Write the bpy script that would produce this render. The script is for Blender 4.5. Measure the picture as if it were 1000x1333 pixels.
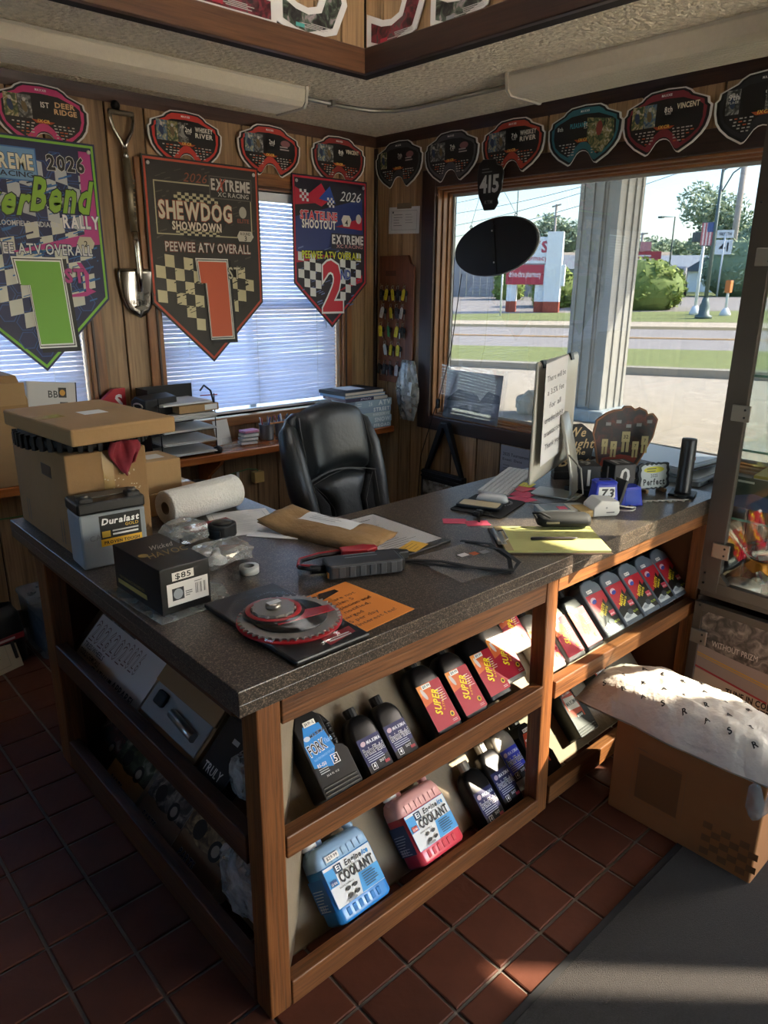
import bpy, bmesh, math, random
from mathutils import Vector, Matrix, noise
random.seed(7)
PI = math.pi
scene = bpy.context.scene
col = scene.collection
for o in list(bpy.data.objects): bpy.data.objects.remove(o)

# ------------------------------------------------------------------ camera
CAM = Vector((0, 0, 1.6))
F, PITCH, ROLL, YAW = 941.47, .304525, .0092653, .828475
fw = Vector((math.cos(YAW)*math.cos(PITCH), math.sin(YAW)*math.cos(PITCH), -math.sin(PITCH)))
rt = Vector((math.sin(YAW), -math.cos(YAW), 0)); up = rt.cross(fw)
cr = rt*math.cos(ROLL)+up*math.sin(ROLL); cu = -rt*math.sin(ROLL)+up*math.cos(ROLL)
cd = bpy.data.cameras.new('camera'); cam = bpy.data.objects.new('camera', cd); col.objects.link(cam)
cd.sensor_fit = 'HORIZONTAL'; cd.sensor_width = 36; cd.lens = F/1000*36; cd.clip_start = .05; cd.clip_end = 500
m = Matrix.Identity(4)
for i, v in enumerate((cr, cu, -fw)):
    for j in range(3): m[j][i] = v[j]
m.translation = CAM
cam.matrix_world = m
scene.camera = cam

# ------------------------------------------------------------------ light
SUN_EL, SUN_AZ = math.radians(38), math.atan2(-.69, .72)
w = bpy.data.worlds.new('world'); scene.world = w; w.use_nodes = True
nt = w.node_tree; bg = nt.nodes['Background']
sky = nt.nodes.new('ShaderNodeTexSky'); sky.sky_type = 'NISHITA'; sky.sun_disc = False
sky.sun_elevation = SUN_EL; sky.sun_rotation = PI/2-SUN_AZ; sky.dust_density = 2.0; sky.air_density = 1.0; sky.ozone_density = 1.0
hsv = nt.nodes.new('ShaderNodeHueSaturation'); hsv.inputs['Saturation'].default_value = 1.15
nt.links.new(sky.outputs[0], hsv.inputs['Color']); nt.links.new(hsv.outputs[0], bg.inputs[0])
bg.inputs[1].default_value = 1.25
sd = bpy.data.lights.new('sun', 'SUN'); sun = bpy.data.objects.new('sun', sd); col.objects.link(sun)
sd.energy = 26; sd.angle = math.radians(.8); sd.color = (1, .86, .68)
sv = Vector((math.cos(SUN_EL)*math.cos(SUN_AZ), math.cos(SUN_EL)*math.sin(SUN_AZ), math.sin(SUN_EL)))
sun.rotation_euler = sv.to_track_quat('Z', 'Y').to_euler()
sun.location = (6, -6, 8)
vs = scene.view_settings
vs.view_transform = 'Standard'; vs.look = 'None'; vs.gamma = 1; vs.use_curve_mapping = False; vs.exposure = 1.08

# ------------------------------------------------------------------ materials
def lin(h):
    if not isinstance(h, str): return (*h, 1)
    v = [int(h[i:i+2], 16)/255 for i in (0, 2, 4)]
    return tuple(c/12.92 if c <= .04045 else ((c+.055)/1.055)**2.4 for c in v)+(1,)
MATS = {}
def mat(name, c='808080', rough=.5, metal=0, var=.0, scale=20, bump=0, bscale=None, alpha=None, trans=0, ior=1.45, spec=.5, emit=0, stretch=None, rand=0, coat=0, bdist=.01):
    if name in MATS: return MATS[name]
    M = bpy.data.materials.new(name); M.use_nodes = True; MATS[name] = M
    n = M.node_tree.nodes; L = M.node_tree.links; b = n['Principled BSDF']
    b.inputs['Base Color'].default_value = lin(c); b.inputs['Roughness'].default_value = rough; b.inputs['Metallic'].default_value = metal
    b.inputs['IOR'].default_value = ior; b.inputs['Specular IOR Level'].default_value = spec
    b.inputs['Transmission Weight'].default_value = trans; b.inputs['Coat Weight'].default_value = coat
    if emit: b.inputs['Emission Color'].default_value = lin(c); b.inputs['Emission Strength'].default_value = emit
    if alpha is not None: b.inputs['Alpha'].default_value = alpha
    if var or bump or rand:
        tc = n.new('ShaderNodeTexCoord'); mp = n.new('ShaderNodeMapping'); L.new(tc.outputs['Object'], mp.inputs[0])
        if stretch: mp.inputs['Scale'].default_value = stretch
        nz = n.new('ShaderNodeTexNoise'); nz.inputs['Scale'].default_value = scale; nz.inputs['Detail'].default_value = 6; nz.inputs['Roughness'].default_value = .65
        L.new(mp.outputs[0], nz.inputs['Vector'])
        if var or rand:
            hs = n.new('ShaderNodeHueSaturation'); hs.inputs['Color'].default_value = lin(c)
            mr = n.new('ShaderNodeMapRange'); mr.inputs[1].default_value = .25; mr.inputs[2].default_value = .75
            mr.inputs[3].default_value = 1-var; mr.inputs[4].default_value = 1+var
            L.new(nz.outputs['Fac'], mr.inputs[0])
            if rand:
                oi = n.new('ShaderNodeObjectInfo'); m2 = n.new('ShaderNodeMapRange'); m2.inputs[3].default_value = 1-rand; m2.inputs[4].default_value = 1+rand
                L.new(oi.outputs['Random'], m2.inputs[0]); mu = n.new('ShaderNodeMath'); mu.operation = 'MULTIPLY'
                L.new(mr.outputs[0], mu.inputs[0]); L.new(m2.outputs[0], mu.inputs[1]); L.new(mu.outputs[0], hs.inputs['Value'])
            else: L.new(mr.outputs[0], hs.inputs['Value'])
            L.new(hs.outputs[0], b.inputs['Base Color'])
        if bump:
            bp = n.new('ShaderNodeBump'); bp.inputs['Strength'].default_value = bump; bp.inputs['Distance'].default_value = bdist
            if bscale:
                nz = n.new('ShaderNodeTexNoise'); nz.inputs['Scale'].default_value = bscale; nz.inputs['Detail'].default_value = 3; L.new(mp.outputs[0], nz.inputs['Vector'])
            L.new(nz.outputs['Fac'], bp.inputs['Height']); L.new(bp.outputs[0], b.inputs['Normal'])
    return M
def wood(name, c1, c2, axis=2, rough=.5, sc=9, rand=.15, bump=.15, cracks=.5):
    """two-tone grain running along one object axis"""
    if name in MATS: return MATS[name]
    M = bpy.data.materials.new(name); M.use_nodes = True; MATS[name] = M
    n = M.node_tree.nodes; L = M.node_tree.links; b = n['Principled BSDF']; b.inputs['Roughness'].default_value = rough
    tc = n.new('ShaderNodeTexCoord'); oi = n.new('ShaderNodeObjectInfo'); ad = n.new('ShaderNodeVectorMath'); ad.operation = 'MULTIPLY_ADD'
    L.new(oi.outputs['Random'], ad.inputs[0]); ad.inputs[1].default_value = (7, 3, 5); L.new(tc.outputs['Object'], ad.inputs[2])
    mp = n.new('ShaderNodeMapping'); s = [sc, sc, sc]; s[axis] = sc*.06; mp.inputs['Scale'].default_value = s; L.new(ad.outputs[0], mp.inputs[0])
    nz = n.new('ShaderNodeTexNoise'); nz.inputs['Scale'].default_value = 2.2; nz.inputs['Detail'].default_value = 8; nz.inputs['Roughness'].default_value = .6; nz.inputs['Distortion'].default_value = .8
    L.new(mp.outputs[0], nz.inputs['Vector'])
    mp2 = n.new('ShaderNodeMapping'); s2 = [sc*9]*3; s2[axis] = sc*.35; mp2.inputs['Scale'].default_value = s2; L.new(ad.outputs[0], mp2.inputs[0])
    n2 = n.new('ShaderNodeTexNoise'); n2.inputs['Scale'].default_value = 1.5; n2.inputs['Detail'].default_value = 4; L.new(mp2.outputs[0], n2.inputs['Vector'])
    cr_ = n.new('ShaderNodeValToRGB'); cr_.color_ramp.elements[0].position = .32; cr_.color_ramp.elements[1].position = .68
    cr_.color_ramp.elements[0].color = lin(c1); cr_.color_ramp.elements[1].color = lin(c2); L.new(nz.outputs['Fac'], cr_.inputs[0])
    mx = n.new('ShaderNodeMix'); mx.data_type = 'RGBA'; mx.blend_type = 'MULTIPLY'; mx.inputs['Factor'].default_value = cracks
    c3 = n.new('ShaderNodeValToRGB'); c3.color_ramp.elements[0].position = .3; c3.color_ramp.elements[0].color = (.25, .2, .17, 1); c3.color_ramp.elements[1].position = .55
    L.new(n2.outputs['Fac'], c3.inputs[0]); L.new(cr_.outputs[0], mx.inputs['A']); L.new(c3.outputs[0], mx.inputs['B'])
    hs = n.new('ShaderNodeHueSaturation'); mr = n.new('ShaderNodeMapRange'); mr.inputs[3].default_value = 1-rand; mr.inputs[4].default_value = 1+rand
    L.new(oi.outputs['Random'], mr.inputs[0]); L.new(mr.outputs[0], hs.inputs['Value']); L.new(mx.outputs['Result'], hs.inputs['Color']); L.new(hs.outputs[0], b.inputs['Base Color'])
    bp = n.new('ShaderNodeBump'); bp.inputs['Strength'].default_value = bump; bp.inputs['Distance'].default_value = .004; L.new(n2.outputs['Fac'], bp.inputs['Height']); L.new(bp.outputs[0], b.inputs['Normal'])
    return M
def speck(name, c, dots, rough=.4, sc=400, bump=0):
    """laminate / stone with fine speckles: dots = [(threshold, hex), ...]"""
    if name in MATS: return MATS[name]
    M = bpy.data.materials.new(name); M.use_nodes = True; MATS[name] = M
    n = M.node_tree.nodes; L = M.node_tree.links; b = n['Principled BSDF']; b.inputs['Roughness'].default_value = rough
    tc = n.new('ShaderNodeTexCoord'); v = n.new('ShaderNodeTexVoronoi'); v.inputs['Scale'].default_value = sc; L.new(tc.outputs['Object'], v.inputs['Vector'])
    sp = n.new('ShaderNodeSeparateColor'); L.new(v.outputs['Color'], sp.inputs[0])
    r = n.new('ShaderNodeValToRGB'); r.color_ramp.interpolation = 'CONSTANT'; e = r.color_ramp.elements; e[0].color = lin(c); e[1].position = dots[0][0]; e[1].color = lin(dots[0][1])
    for t, h in dots[1:]: x = e.new(t); x.color = lin(h)
    L.new(sp.outputs[0], r.inputs[0])
    nz = n.new('ShaderNodeTexNoise'); nz.inputs['Scale'].default_value = 9; nz.inputs['Detail'].default_value = 5; L.new(tc.outputs['Object'], nz.inputs['Vector'])
    hs = n.new('ShaderNodeHueSaturation'); mr = n.new('ShaderNodeMapRange'); mr.inputs[3].default_value = .8; mr.inputs[4].default_value = 1.2
    L.new(nz.outputs['Fac'], mr.inputs[0]); L.new(mr.outputs[0], hs.inputs['Value']); L.new(r.outputs[0], hs.inputs['Color']); L.new(hs.outputs[0], b.inputs['Base Color'])
    if bump:
        bp = n.new('ShaderNodeBump'); bp.inputs['Strength'].default_value = bump; bp.inputs['Distance'].default_value = .01; L.new(v.outputs['Distance'], bp.inputs['Height']); L.new(bp.outputs[0], b.inputs['Normal'])
    return M
def photo(name, cols, sc=14, rough=.45, ramp=None):
    """printed picture: blotches of a few colours"""
    if name in MATS: return MATS[name]
    M = bpy.data.materials.new(name); M.use_nodes = True; MATS[name] = M
    n = M.node_tree.nodes; L = M.node_tree.links; b = n['Principled BSDF']; b.inputs['Roughness'].default_value = rough
    tc = n.new('ShaderNodeTexCoord'); nz = n.new('ShaderNodeTexNoise'); nz.inputs['Scale'].default_value = sc; nz.inputs['Detail'].default_value = 5; nz.inputs['Distortion'].default_value = 1.2
    L.new(tc.outputs['Object'], nz.inputs['Vector']); r = n.new('ShaderNodeValToRGB'); L.new(nz.outputs['Fac'], r.inputs[0])
    e = r.color_ramp.elements; k = len(cols)
    e[0].position = .3; e[0].color = lin(cols[0]); e[1].position = .7; e[1].color = lin(cols[-1])
    for i in range(1, k-1): x = e.new(.3+.4*i/(k-1)); x.color = lin(cols[i])
    L.new(r.outputs[0], b.inputs['Base Color'])
    return M
def glassy(name, tint=(1, 1, 1), gloss=.08, rough=.02, haze=None, hazef=0):
    """thin clear sheet: transparent with a faint gloss, optionally milky"""
    if name in MATS: return MATS[name]
    M = bpy.data.materials.new(name); M.use_nodes = True; MATS[name] = M
    n = M.node_tree.nodes; L = M.node_tree.links; out = n['Material Output']; n.remove(n['Principled BSDF'])
    t = n.new('ShaderNodeBsdfTransparent'); t.inputs[0].default_value = (*tint, 1); g = n.new('ShaderNodeBsdfGlossy'); g.inputs['Roughness'].default_value = rough
    mx = n.new('ShaderNodeMixShader'); mx.inputs[0].default_value = gloss; L.new(t.outputs[0], mx.inputs[1]); L.new(g.outputs[0], mx.inputs[2]); last = mx
    if haze:
        d = n.new('ShaderNodeBsdfDiffuse'); d.inputs[0].default_value = lin(haze); m2 = n.new('ShaderNodeMixShader'); L.new(mx.outputs[0], m2.inputs[1]); L.new(d.outputs[0], m2.inputs[2])
        tc = n.new('ShaderNodeTexCoord'); nz = n.new('ShaderNodeTexNoise'); nz.inputs['Scale'].default_value = 25; nz.inputs['Detail'].default_value = 5; L.new(tc.outputs['Object'], nz.inputs['Vector'])
        mr = n.new('ShaderNodeMapRange'); mr.inputs[1].default_value = .3; mr.inputs[2].default_value = .7; mr.inputs[3].default_value = hazef*.4; mr.inputs[4].default_value = hazef*1.6
        L.new(nz.outputs['Fac'], mr.inputs[0]); L.new(mr.outputs[0], m2.inputs[0]); last = m2
    L.new(last.outputs[0], out.inputs[0]); return M
def ink(h, rough=.5):
    return mat('ink_'+h+('' if rough == .5 else '_g'), h, rough)

# ------------------------------------------------------------------ mesh builder
class MB:
    def __init__(s): s.v = []; s.f = []; s.m = []; s.M = Matrix.Identity(4); s.mi = 0; s.sm = []
    def add(s, vs, fs, mi=None, smooth=False):
        b = len(s.v); s.v += [s.M @ Vector(p) for p in vs]; s.f += [tuple(b+i for i in f) for f in fs]
        s.m += [s.mi if mi is None else mi]*len(fs); s.sm += [smooth]*len(fs); return s
    def box(s, x0, x1, y0, y1, z0, z1, mi=None):
        return s.add([(x, y, z) for x in (x0, x1) for y in (y0, y1) for z in (z0, z1)], [(0, 1, 3, 2), (4, 6, 7, 5), (0, 4, 5, 1), (2, 3, 7, 6), (0, 2, 6, 4), (1, 5, 7, 3)], mi)
    def cbox(s, c, d, mi=None, R=None):
        o = s.M
        s.M = o @ Matrix.Translation(c) @ (R.to_4x4() if R else Matrix.Identity(4)); s.box(-d[0]/2, d[0]/2, -d[1]/2, d[1]/2, -d[2]/2, d[2]/2, mi); s.M = o; return s
    def prism(s, poly, a, b, ax=2, mi=None, smooth=False):
        """extrude a 2-D polygon between a and b along axis ax"""
        def P(p, t): return (p[0], p[1], t) if ax == 2 else ((p[0], t, p[1]) if ax == 1 else (t, p[0], p[1]))
        n = len(poly); vs = [P(p, a) for p in poly]+[P(p, b) for p in poly]
        fs = [tuple(range(n))[::-1], tuple(range(n, 2*n))]; s.add(vs, fs, mi)
        s.add(vs, [(i, (i+1) % n, n+(i+1) % n, n+i) for i in range(n)], mi, smooth); return s
    def rings(s, rs, cap=True, mi=None, smooth=True, closed=True):
        """loft through rings of equal point count"""
        n = len(rs[0]); vs = [p for r in rs for p in r]; fs = []
        for k in range(len(rs)-1):
            for i in range(n if closed else n-1): j = (i+1) % n; fs.append((k*n+i, k*n+j, (k+1)*n+j, (k+1)*n+i))
        s.add(vs, fs, mi, smooth)
        if cap: s.add(list(rs[0]), [tuple(range(n))[::-1]], mi); s.add(list(rs[-1]), [tuple(range(n))], mi)
        return s
    def lathe(s, prof, n=20, c=(0, 0, 0), mi=None, cap=True, sx=1, sy=1):
        return s.rings([[(c[0]+r*sx*math.cos(2*PI*i/n), c[1]+r*sy*math.sin(2*PI*i/n), c[2]+z) for i in range(n)] for r, z in prof], cap, mi)
    def tube(s, path, r, n=8, mi=None, cap=True, closed=False):
        path = [Vector(p) for p in path]; rs = []; N = len(path); last = None
        for i, p in enumerate(path):
            a = path[i-1] if i > 0 else (path[-1] if closed else p); b = path[i+1] if i < N-1 else (path[0] if closed else p)
            t = (b-a).normalized()
            if last is None: u = t.orthogonal().normalized()
            else: u = (last-t*last.dot(t)).normalized()
            last = u; v = t.cross(u); rr = r[i] if isinstance(r, (list, tuple)) else r
            rs.append([p+u*rr*math.cos(2*PI*k/n)+v*rr*math.sin(2*PI*k/n) for k in range(n)])
        if closed: rs.append(rs[0])
        return s.rings(rs, cap and not closed, mi)
    def cyl(s, p0, p1, r, n=16, mi=None, r1=None): return s.tube([p0, p1], [r, r if r1 is None else r1], n, mi)
    def grid(s, fn, nu, nv, mi=None, smooth=True):
        vs = [fn(i/nu, j/nv) for j in range(nv+1) for i in range(nu+1)]; w_ = nu+1
        return s.add(vs, [(j*w_+i, j*w_+i+1, (j+1)*w_+i+1, (j+1)*w_+i) for j in range(nv) for i in range(nu)], mi, smooth)
    def build(s, name, mats, parent=None, bevel=0, seg=2, solid=0, loc=None, rot=None, kind=None, subd=0, fix=True):
        me = bpy.data.meshes.new(name); me.from_pydata([tuple(v) for v in s.v], [], s.f)
        if not isinstance(mats, (list, tuple)): mats = [mats]
        for x in mats: me.materials.append(x)
        me.polygons.foreach_set('material_index', s.m); me.polygons.foreach_set('use_smooth', s.sm)
        if fix:
            bm = bmesh.new(); bm.from_mesh(me); bmesh.ops.remove_doubles(bm, verts=bm.verts, dist=1e-6); bmesh.ops.recalc_face_normals(bm, faces=bm.faces); bm.to_mesh(me); bm.free()
        me.update()
        return link(name, me, parent, bevel, seg, solid, loc, rot, kind, subd)
def link(name, me, parent=None, bevel=0, seg=2, solid=0, loc=None, rot=None, kind=None, subd=0):
    o = bpy.data.objects.new(name, me); col.objects.link(o); o.parent = parent
    if loc: o.location = loc
    if rot: o.rotation_euler = rot
    if solid: x = o.modifiers.new('thickness', 'SOLIDIFY'); x.thickness = solid; x.offset = 0
    if bevel: x = o.modifiers.new('bevel', 'BEVEL'); x.width = bevel; x.segments = seg; x.limit_method = 'ANGLE'; x.angle_limit = math.radians(40); x.harden_normals = False
    if subd: x = o.modifiers.new('subd', 'SUBSURF'); x.levels = subd; x.render_levels = subd
    if kind: o['kind'] = kind
    return o
def tag(o, label, cat, group=None):
    o['label'] = label; o['category'] = cat
    if group: o['group'] = group
    return o
def thing(name, label, cat, loc=(0, 0, 0), rz=0, group=None, rot=None):
    o = bpy.data.objects.new(name, None); col.objects.link(o); o.empty_display_size = .05
    o.location = loc; o.rotation_euler = rot if rot else (0, 0, rz); return tag(o, label, cat, group)
def copy_tree(o, parent=None):
    c = o.copy(); col.objects.link(c); c.parent = parent
    for ch in o.children: copy_tree(ch, c)
    return c
def dup(o, loc, label, rz=None, rot=None, group=None):
    c = copy_tree(o); c.location = loc; c['label'] = label
    if rz is not None: c.rotation_euler = (0, 0, rz)
    if rot is not None: c.rotation_euler = rot
    if group: c['group'] = group
    return c
def bx(name, m_, x0, x1, y0, y1, z0, z1, parent=None, bevel=0, **k): return MB().box(x0, x1, y0, y1, z0, z1).build(name, m_, parent, bevel, **k)
def rrect(w_, h_, r, n=4, cx=0, cy=0):
    out = []
    for (sx, sy, a0) in ((1, 1, 0), (-1, 1, PI/2), (-1, -1, PI), (1, -1, 1.5*PI)):
        for i in range(n+1): a = a0+PI/2*i/n; out.append((cx+sx*(w_/2-r)+r*math.cos(a), cy+sy*(h_/2-r)+r*math.sin(a)))
    return out
def Rz(a): return Matrix.Rotation(a, 3, 'Z')

# ------------------------------------------------------------------ lettering: glyph outlines of the built-in font, laid out flat
GLY = {}
def load_glyphs():
    chars = 'ABCDEFGHIJKLMNOPQRSTUVWXYZabcdefghijklmnopqrstuvwxyz0123456789$.,:;%/-!&|+\'()#*@"'
    tmp = []
    for wgt, off in ((0, 0), (1, .015), (2, .035), (3, .065)):
        for c in chars:
            cv = bpy.data.curves.new('g', 'FONT'); cv.body = c; cv.size = 1; cv.offset = off; cv.resolution_u = 2; cv.fill_mode = 'BOTH'
            o = bpy.data.objects.new('g', cv); col.objects.link(o); tmp.append((c, wgt, o))
    dg = bpy.context.evaluated_depsgraph_get(); dg.update()
    for c, wgt, o in tmp:
        me = o.evaluated_get(dg).to_mesh(); vs = [(v.co.x, v.co.y) for v in me.vertices]; fs = [tuple(p.vertices) for p in me.polygons]
        x0 = min(v[0] for v in vs) if vs else 0; x1 = max(v[0] for v in vs) if vs else .3
        GLY[c, wgt] = (vs, fs, x0, x1); o.to_mesh_clear()
    for c, wgt, o in tmp:
        cv = o.data; bpy.data.objects.remove(o); bpy.data.curves.remove(cv)
load_glyphs()
CAPH = max(v[1] for v in GLY['H', 0][0])
class Canvas:
    """flat print on a local X-Z sheet facing -Y; every call lies a hair in front of the last"""
    def __init__(s, step=.00025): s.mb = MB(); s.mats = []; s.k = 0; s.step = step
    def _m(s, c):
        if isinstance(c, str): c = ink(c)
        if c not in s.mats: s.mats.append(c)
        return s.mats.index(c)
    def poly(s, pts, c):
        s.k += 1; y = -s.k*s.step; s.mb.add([(p[0], y, p[1]) for p in pts], [tuple(range(len(pts)))], s._m(c)); return s
    def polys(s, lst, c):
        s.k += 1; y = -s.k*s.step; i = s._m(c)
        for pts in lst: s.mb.add([(p[0], y, p[1]) for p in pts], [tuple(range(len(pts)))], i)
        return s
    def rect(s, x, z, w_, h_, c): return s.poly([(x, z), (x+w_, z), (x+w_, z+h_), (x, z+h_)], c)
    def ell(s, x, z, a, b, c, n=24, rot=0):
        return s.poly([(x+a*math.cos(t)*math.cos(rot)-b*math.sin(t)*math.sin(rot), z+a*math.cos(t)*math.sin(rot)+b*math.sin(t)*math.cos(rot)) for t in [2*PI*i/n for i in range(n)]], c)
    def frame(s, x, z, w_, h_, t, c):
        return s.polys([[(x, z), (x+w_, z), (x+w_, z+t), (x, z+t)], [(x, z+h_-t), (x+w_, z+h_-t), (x+w_, z+h_), (x, z+h_)], [(x, z+t), (x+t, z+t), (x+t, z+h_-t), (x, z+h_-t)], [(x+w_-t, z+t), (x+w_, z+t), (x+w_, z+h_-t), (x+w_-t, z+h_-t)]], c)
    def text(s, t, x, z, h_, c, width=None, wgt=1, align=0, shear=0, outline=None, rot=0):
        """x = left edge (align 0), centre (1) or right edge (2); z = baseline; h_ = cap height; width squeezes to fit"""
        pos = 0; items = []
        for ch in t:
            if ch == ' ': pos += .3; continue
            g = GLY.get((ch, wgt))
            if not g: pos += .3; continue
            items.append((ch, pos-g[2])); pos += g[3]-g[2]+.09
        pos -= .09; k = h_/CAPH; sx = k if not width else width/max(pos, .01); ox = x-(0, .5, 1)[align]*pos*sx
        cr_, sr = math.cos(rot), math.sin(rot)
        for lw, cc in (((3, outline),) if outline else ())+((wgt, c),):
            s.k += 1; y = -s.k*s.step; i = s._m(cc)
            for ch, p in items:
                g = GLY[ch, lw]; pts = []
                for vx, vy in g[0]:
                    a = ox+(vx+p)*sx+vy*k*shear-x; b = vy*k; pts.append((x+a*cr_-b*sr, y, z+a*sr+b*cr_))
                s.mb.add(pts, g[1], i)
        return s
    def lines(s, x, z, w_, n, pitch, t, c, seed=0, lo=.6):
        r = random.Random(seed); L = []
        for i in range(n):
            ww = w_*r.uniform(lo, 1); zz = z-i*pitch; L.append([(x, zz), (x+ww, zz), (x+ww, zz+t), (x, zz+t)])
        return s.polys(L, c)
    def checks(s, x, z, w_, h_, nx, nz, c, skew=0):
        L = []
        for i in range(nx):
            for j in range(nz):
                if (i+j) % 2:
                    a = x+w_*i/nx; b = z+h_*j/nz; q = [(a, b), (a+w_/nx, b), (a+w_/nx, b+h_/nz), (a, b+h_/nz)]
                    L.append([(p[0]+skew*(p[1]-z), p[1]) for p in q])
        return s.polys(L, c)
    def bars(s, x, z, w_, h_, n, c='111111', seed=1):
        r = random.Random(seed); L = []; t = w_/n
        for i in range(n):
            if r.random() < .75: a = x+i*t; b = t*r.uniform(.25, .75); L.append([(a, z), (a+b, z), (a+b, z+h_), (a, z+h_)])
        return s.polys(L, c)
    def build(s, name, parent, loc=None, rot=None): return s.mb.build(name, s.mats, parent, loc=loc, rot=rot, fix=False)

def leaves(mb, n, c, r, size, seed=0, flat=.6, hollow=.75, bottom=-1):
    rd = random.Random(seed)
    for _ in range(n):
        while True:
            v = Vector((rd.uniform(-1, 1), rd.uniform(-1, 1), rd.uniform(bottom, 1)))
            if v.length < 1 and v.length > hollow*rd.random(): break
        k = .85+.25*noise.noise(v*2.3+Vector((seed, 0, 0)))
        p = Vector((c[0]+v.x*r[0]*k, c[1]+v.y*r[1]*k, c[2]+v.z*r[2]*k)); a = Vector((rd.gauss(0, 1), rd.gauss(0, 1), rd.gauss(0, 1))).normalized(); b = a.orthogonal().normalized(); s_ = size*rd.uniform(.6, 1.4)
        mb.add([p-a*s_, p+b*s_*.5, p+a*s_, p-b*s_*.5], [(0, 1, 2, 3)], rd.choice((0, 0, 1, 2)) if mb.mi == 0 else None)
# ================================================================== the room
XW, YW, ZC = 3.14, 3.52, 2.42
XB, YB = -2.6, -2.0
M_panel = wood('panelling', '7d6040', 'b08b62', 2, .45, 7, .16)
M_panelh = wood('panelling_dark', '4a3223', '6a4a33', 2, .5, 7, .1)
M_casing = wood('casing_wood', '6a3f22', '99673a', 2, .35, 10, .12)
M_casingh = wood('casing_wood_long', '6a3f22', '99673a', 1, .35, 10, .12)
M_casingx = wood('casing_wood_cross', '6a3f22', '99673a', 0, .35, 10, .12)
M_dark = wood('dark_stained_trim', '2a1710', '3d2418', 2, .4, 9, .1)
M_darky = wood('dark_stained_trim_long', '2a1710', '3d2418', 1, .4, 9, .1)
M_darkx = wood('dark_stained_trim_cross', '3a2115', '51301e', 0, .4, 9, .1)
M_groove = mat('groove_backing', '1d130d', .8)  # plain dark brown backing behind the planks and their joints
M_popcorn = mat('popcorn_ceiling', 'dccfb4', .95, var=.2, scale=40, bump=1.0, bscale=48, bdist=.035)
M_tile = mat('quarry_tile', '4f2b1d', .6, spec=.25, var=.22, scale=7, bump=.12, bscale=40, rand=.2)
M_grout = mat('grout', '6d675e', .9, var=.15, scale=80)
M_blank = mat('plain_wall', '8d7a62', .8)

def struct(o): o['kind'] = 'structure'; return o
# floor: grout bed + tiles
fl = struct(bx('floor', M_grout, XB, XW, YB, YW, -.12, -.006))
TP = .1607; tx0, ty0 = .976, .96
tile_me = None; far_tiles = MB(); cnt = 0
tm = MB(); h = TP/2-.0045
tm.rings([[(-h, -h, -.012), (h, -h, -.012), (h, h, -.012), (-h, h, -.012)], [(-h, -h, -.002), (h, -h, -.002), (h, h, -.002), (-h, h, -.002)], [(-h+.003, -h+.003, 0), (h-.003, -h+.003, 0), (h-.003, h-.003, 0), (-h+.003, h-.003, 0)]], smooth=False)
def inview(p, pad=20):
    v = Vector(p)-CAM; d = v.dot(fw)
    if d < .1: return False
    x = 500+F*v.dot(cr)/d; y = 666.5-F*v.dot(cu)/d
    return -pad < x < 1000+pad and -pad < y < 1333+pad
for i in range(-23, 14):
    for j in range(-25, 17):
        cx, cy = tx0+(i+.5)*TP, ty0+(j+.5)*TP
        if cx+h > XW-.01 or cy+h > YW-.01 or cx-h < XB or cy-h < YB: continue
        vis = inview((cx, cy, 0), 60) and not (cx > .72 and cy > 1.3) and not (cx > 1.0 and cy < .5) and not (cx > 1.95 and cy < .95) and cx < 2.4
        if vis and cnt < 298:
            cnt += 1
            if tile_me is None: o = tm.build('floor_tile', M_tile, fl); tile_me = o.data
            else: o = link('floor_tile', tile_me, fl)
            o.location = (cx, cy, random.uniform(-.0006, .0006)); o.rotation_euler = (random.uniform(-.003, .003), random.uniform(-.003, .003), random.choice((0, PI/2, PI)))
        elif cx > -1: far_tiles.box(cx-h, cx+h, cy-h, cy+h, -.012, 0)
far_tiles.build('floor_tiles', M_tile, fl, kind='stuff')
# soffit round the raised tray
TX, TY = 2.182, 2.514; TX0, TY0 = -1.4, -1.4; ZT = 3.35
c_ = MB()
for a in ((XB, XW, TY+.02, YW), (TX+.02, XW, YB, TY+.02), (XB, TX0-.02, YB, TY+.02), (TX0-.02, TX+.02, YB, TY0-.02)): c_.box(*a, ZC, ZC+.05)
struct(c_.build('ceiling', M_popcorn))
SK = (1.15, 2.1, 1.35, 2.4)
ct_ = MB(); tx_ = (TX0-.1, TX+.1, TY0-.1, TY+.1)
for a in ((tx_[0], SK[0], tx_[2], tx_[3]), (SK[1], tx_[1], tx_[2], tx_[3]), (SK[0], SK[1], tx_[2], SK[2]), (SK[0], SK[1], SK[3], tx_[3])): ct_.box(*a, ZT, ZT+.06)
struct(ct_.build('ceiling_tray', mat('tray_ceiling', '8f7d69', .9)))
def plank_wall(name, along, pieces, at, face, parentkind=True, m_=M_panel, thick=.014):
    """vertical planks with recessed joints; along = 0 (x) or 1 (y); pieces = (a0, a1, z0, z1)"""
    pass
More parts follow.
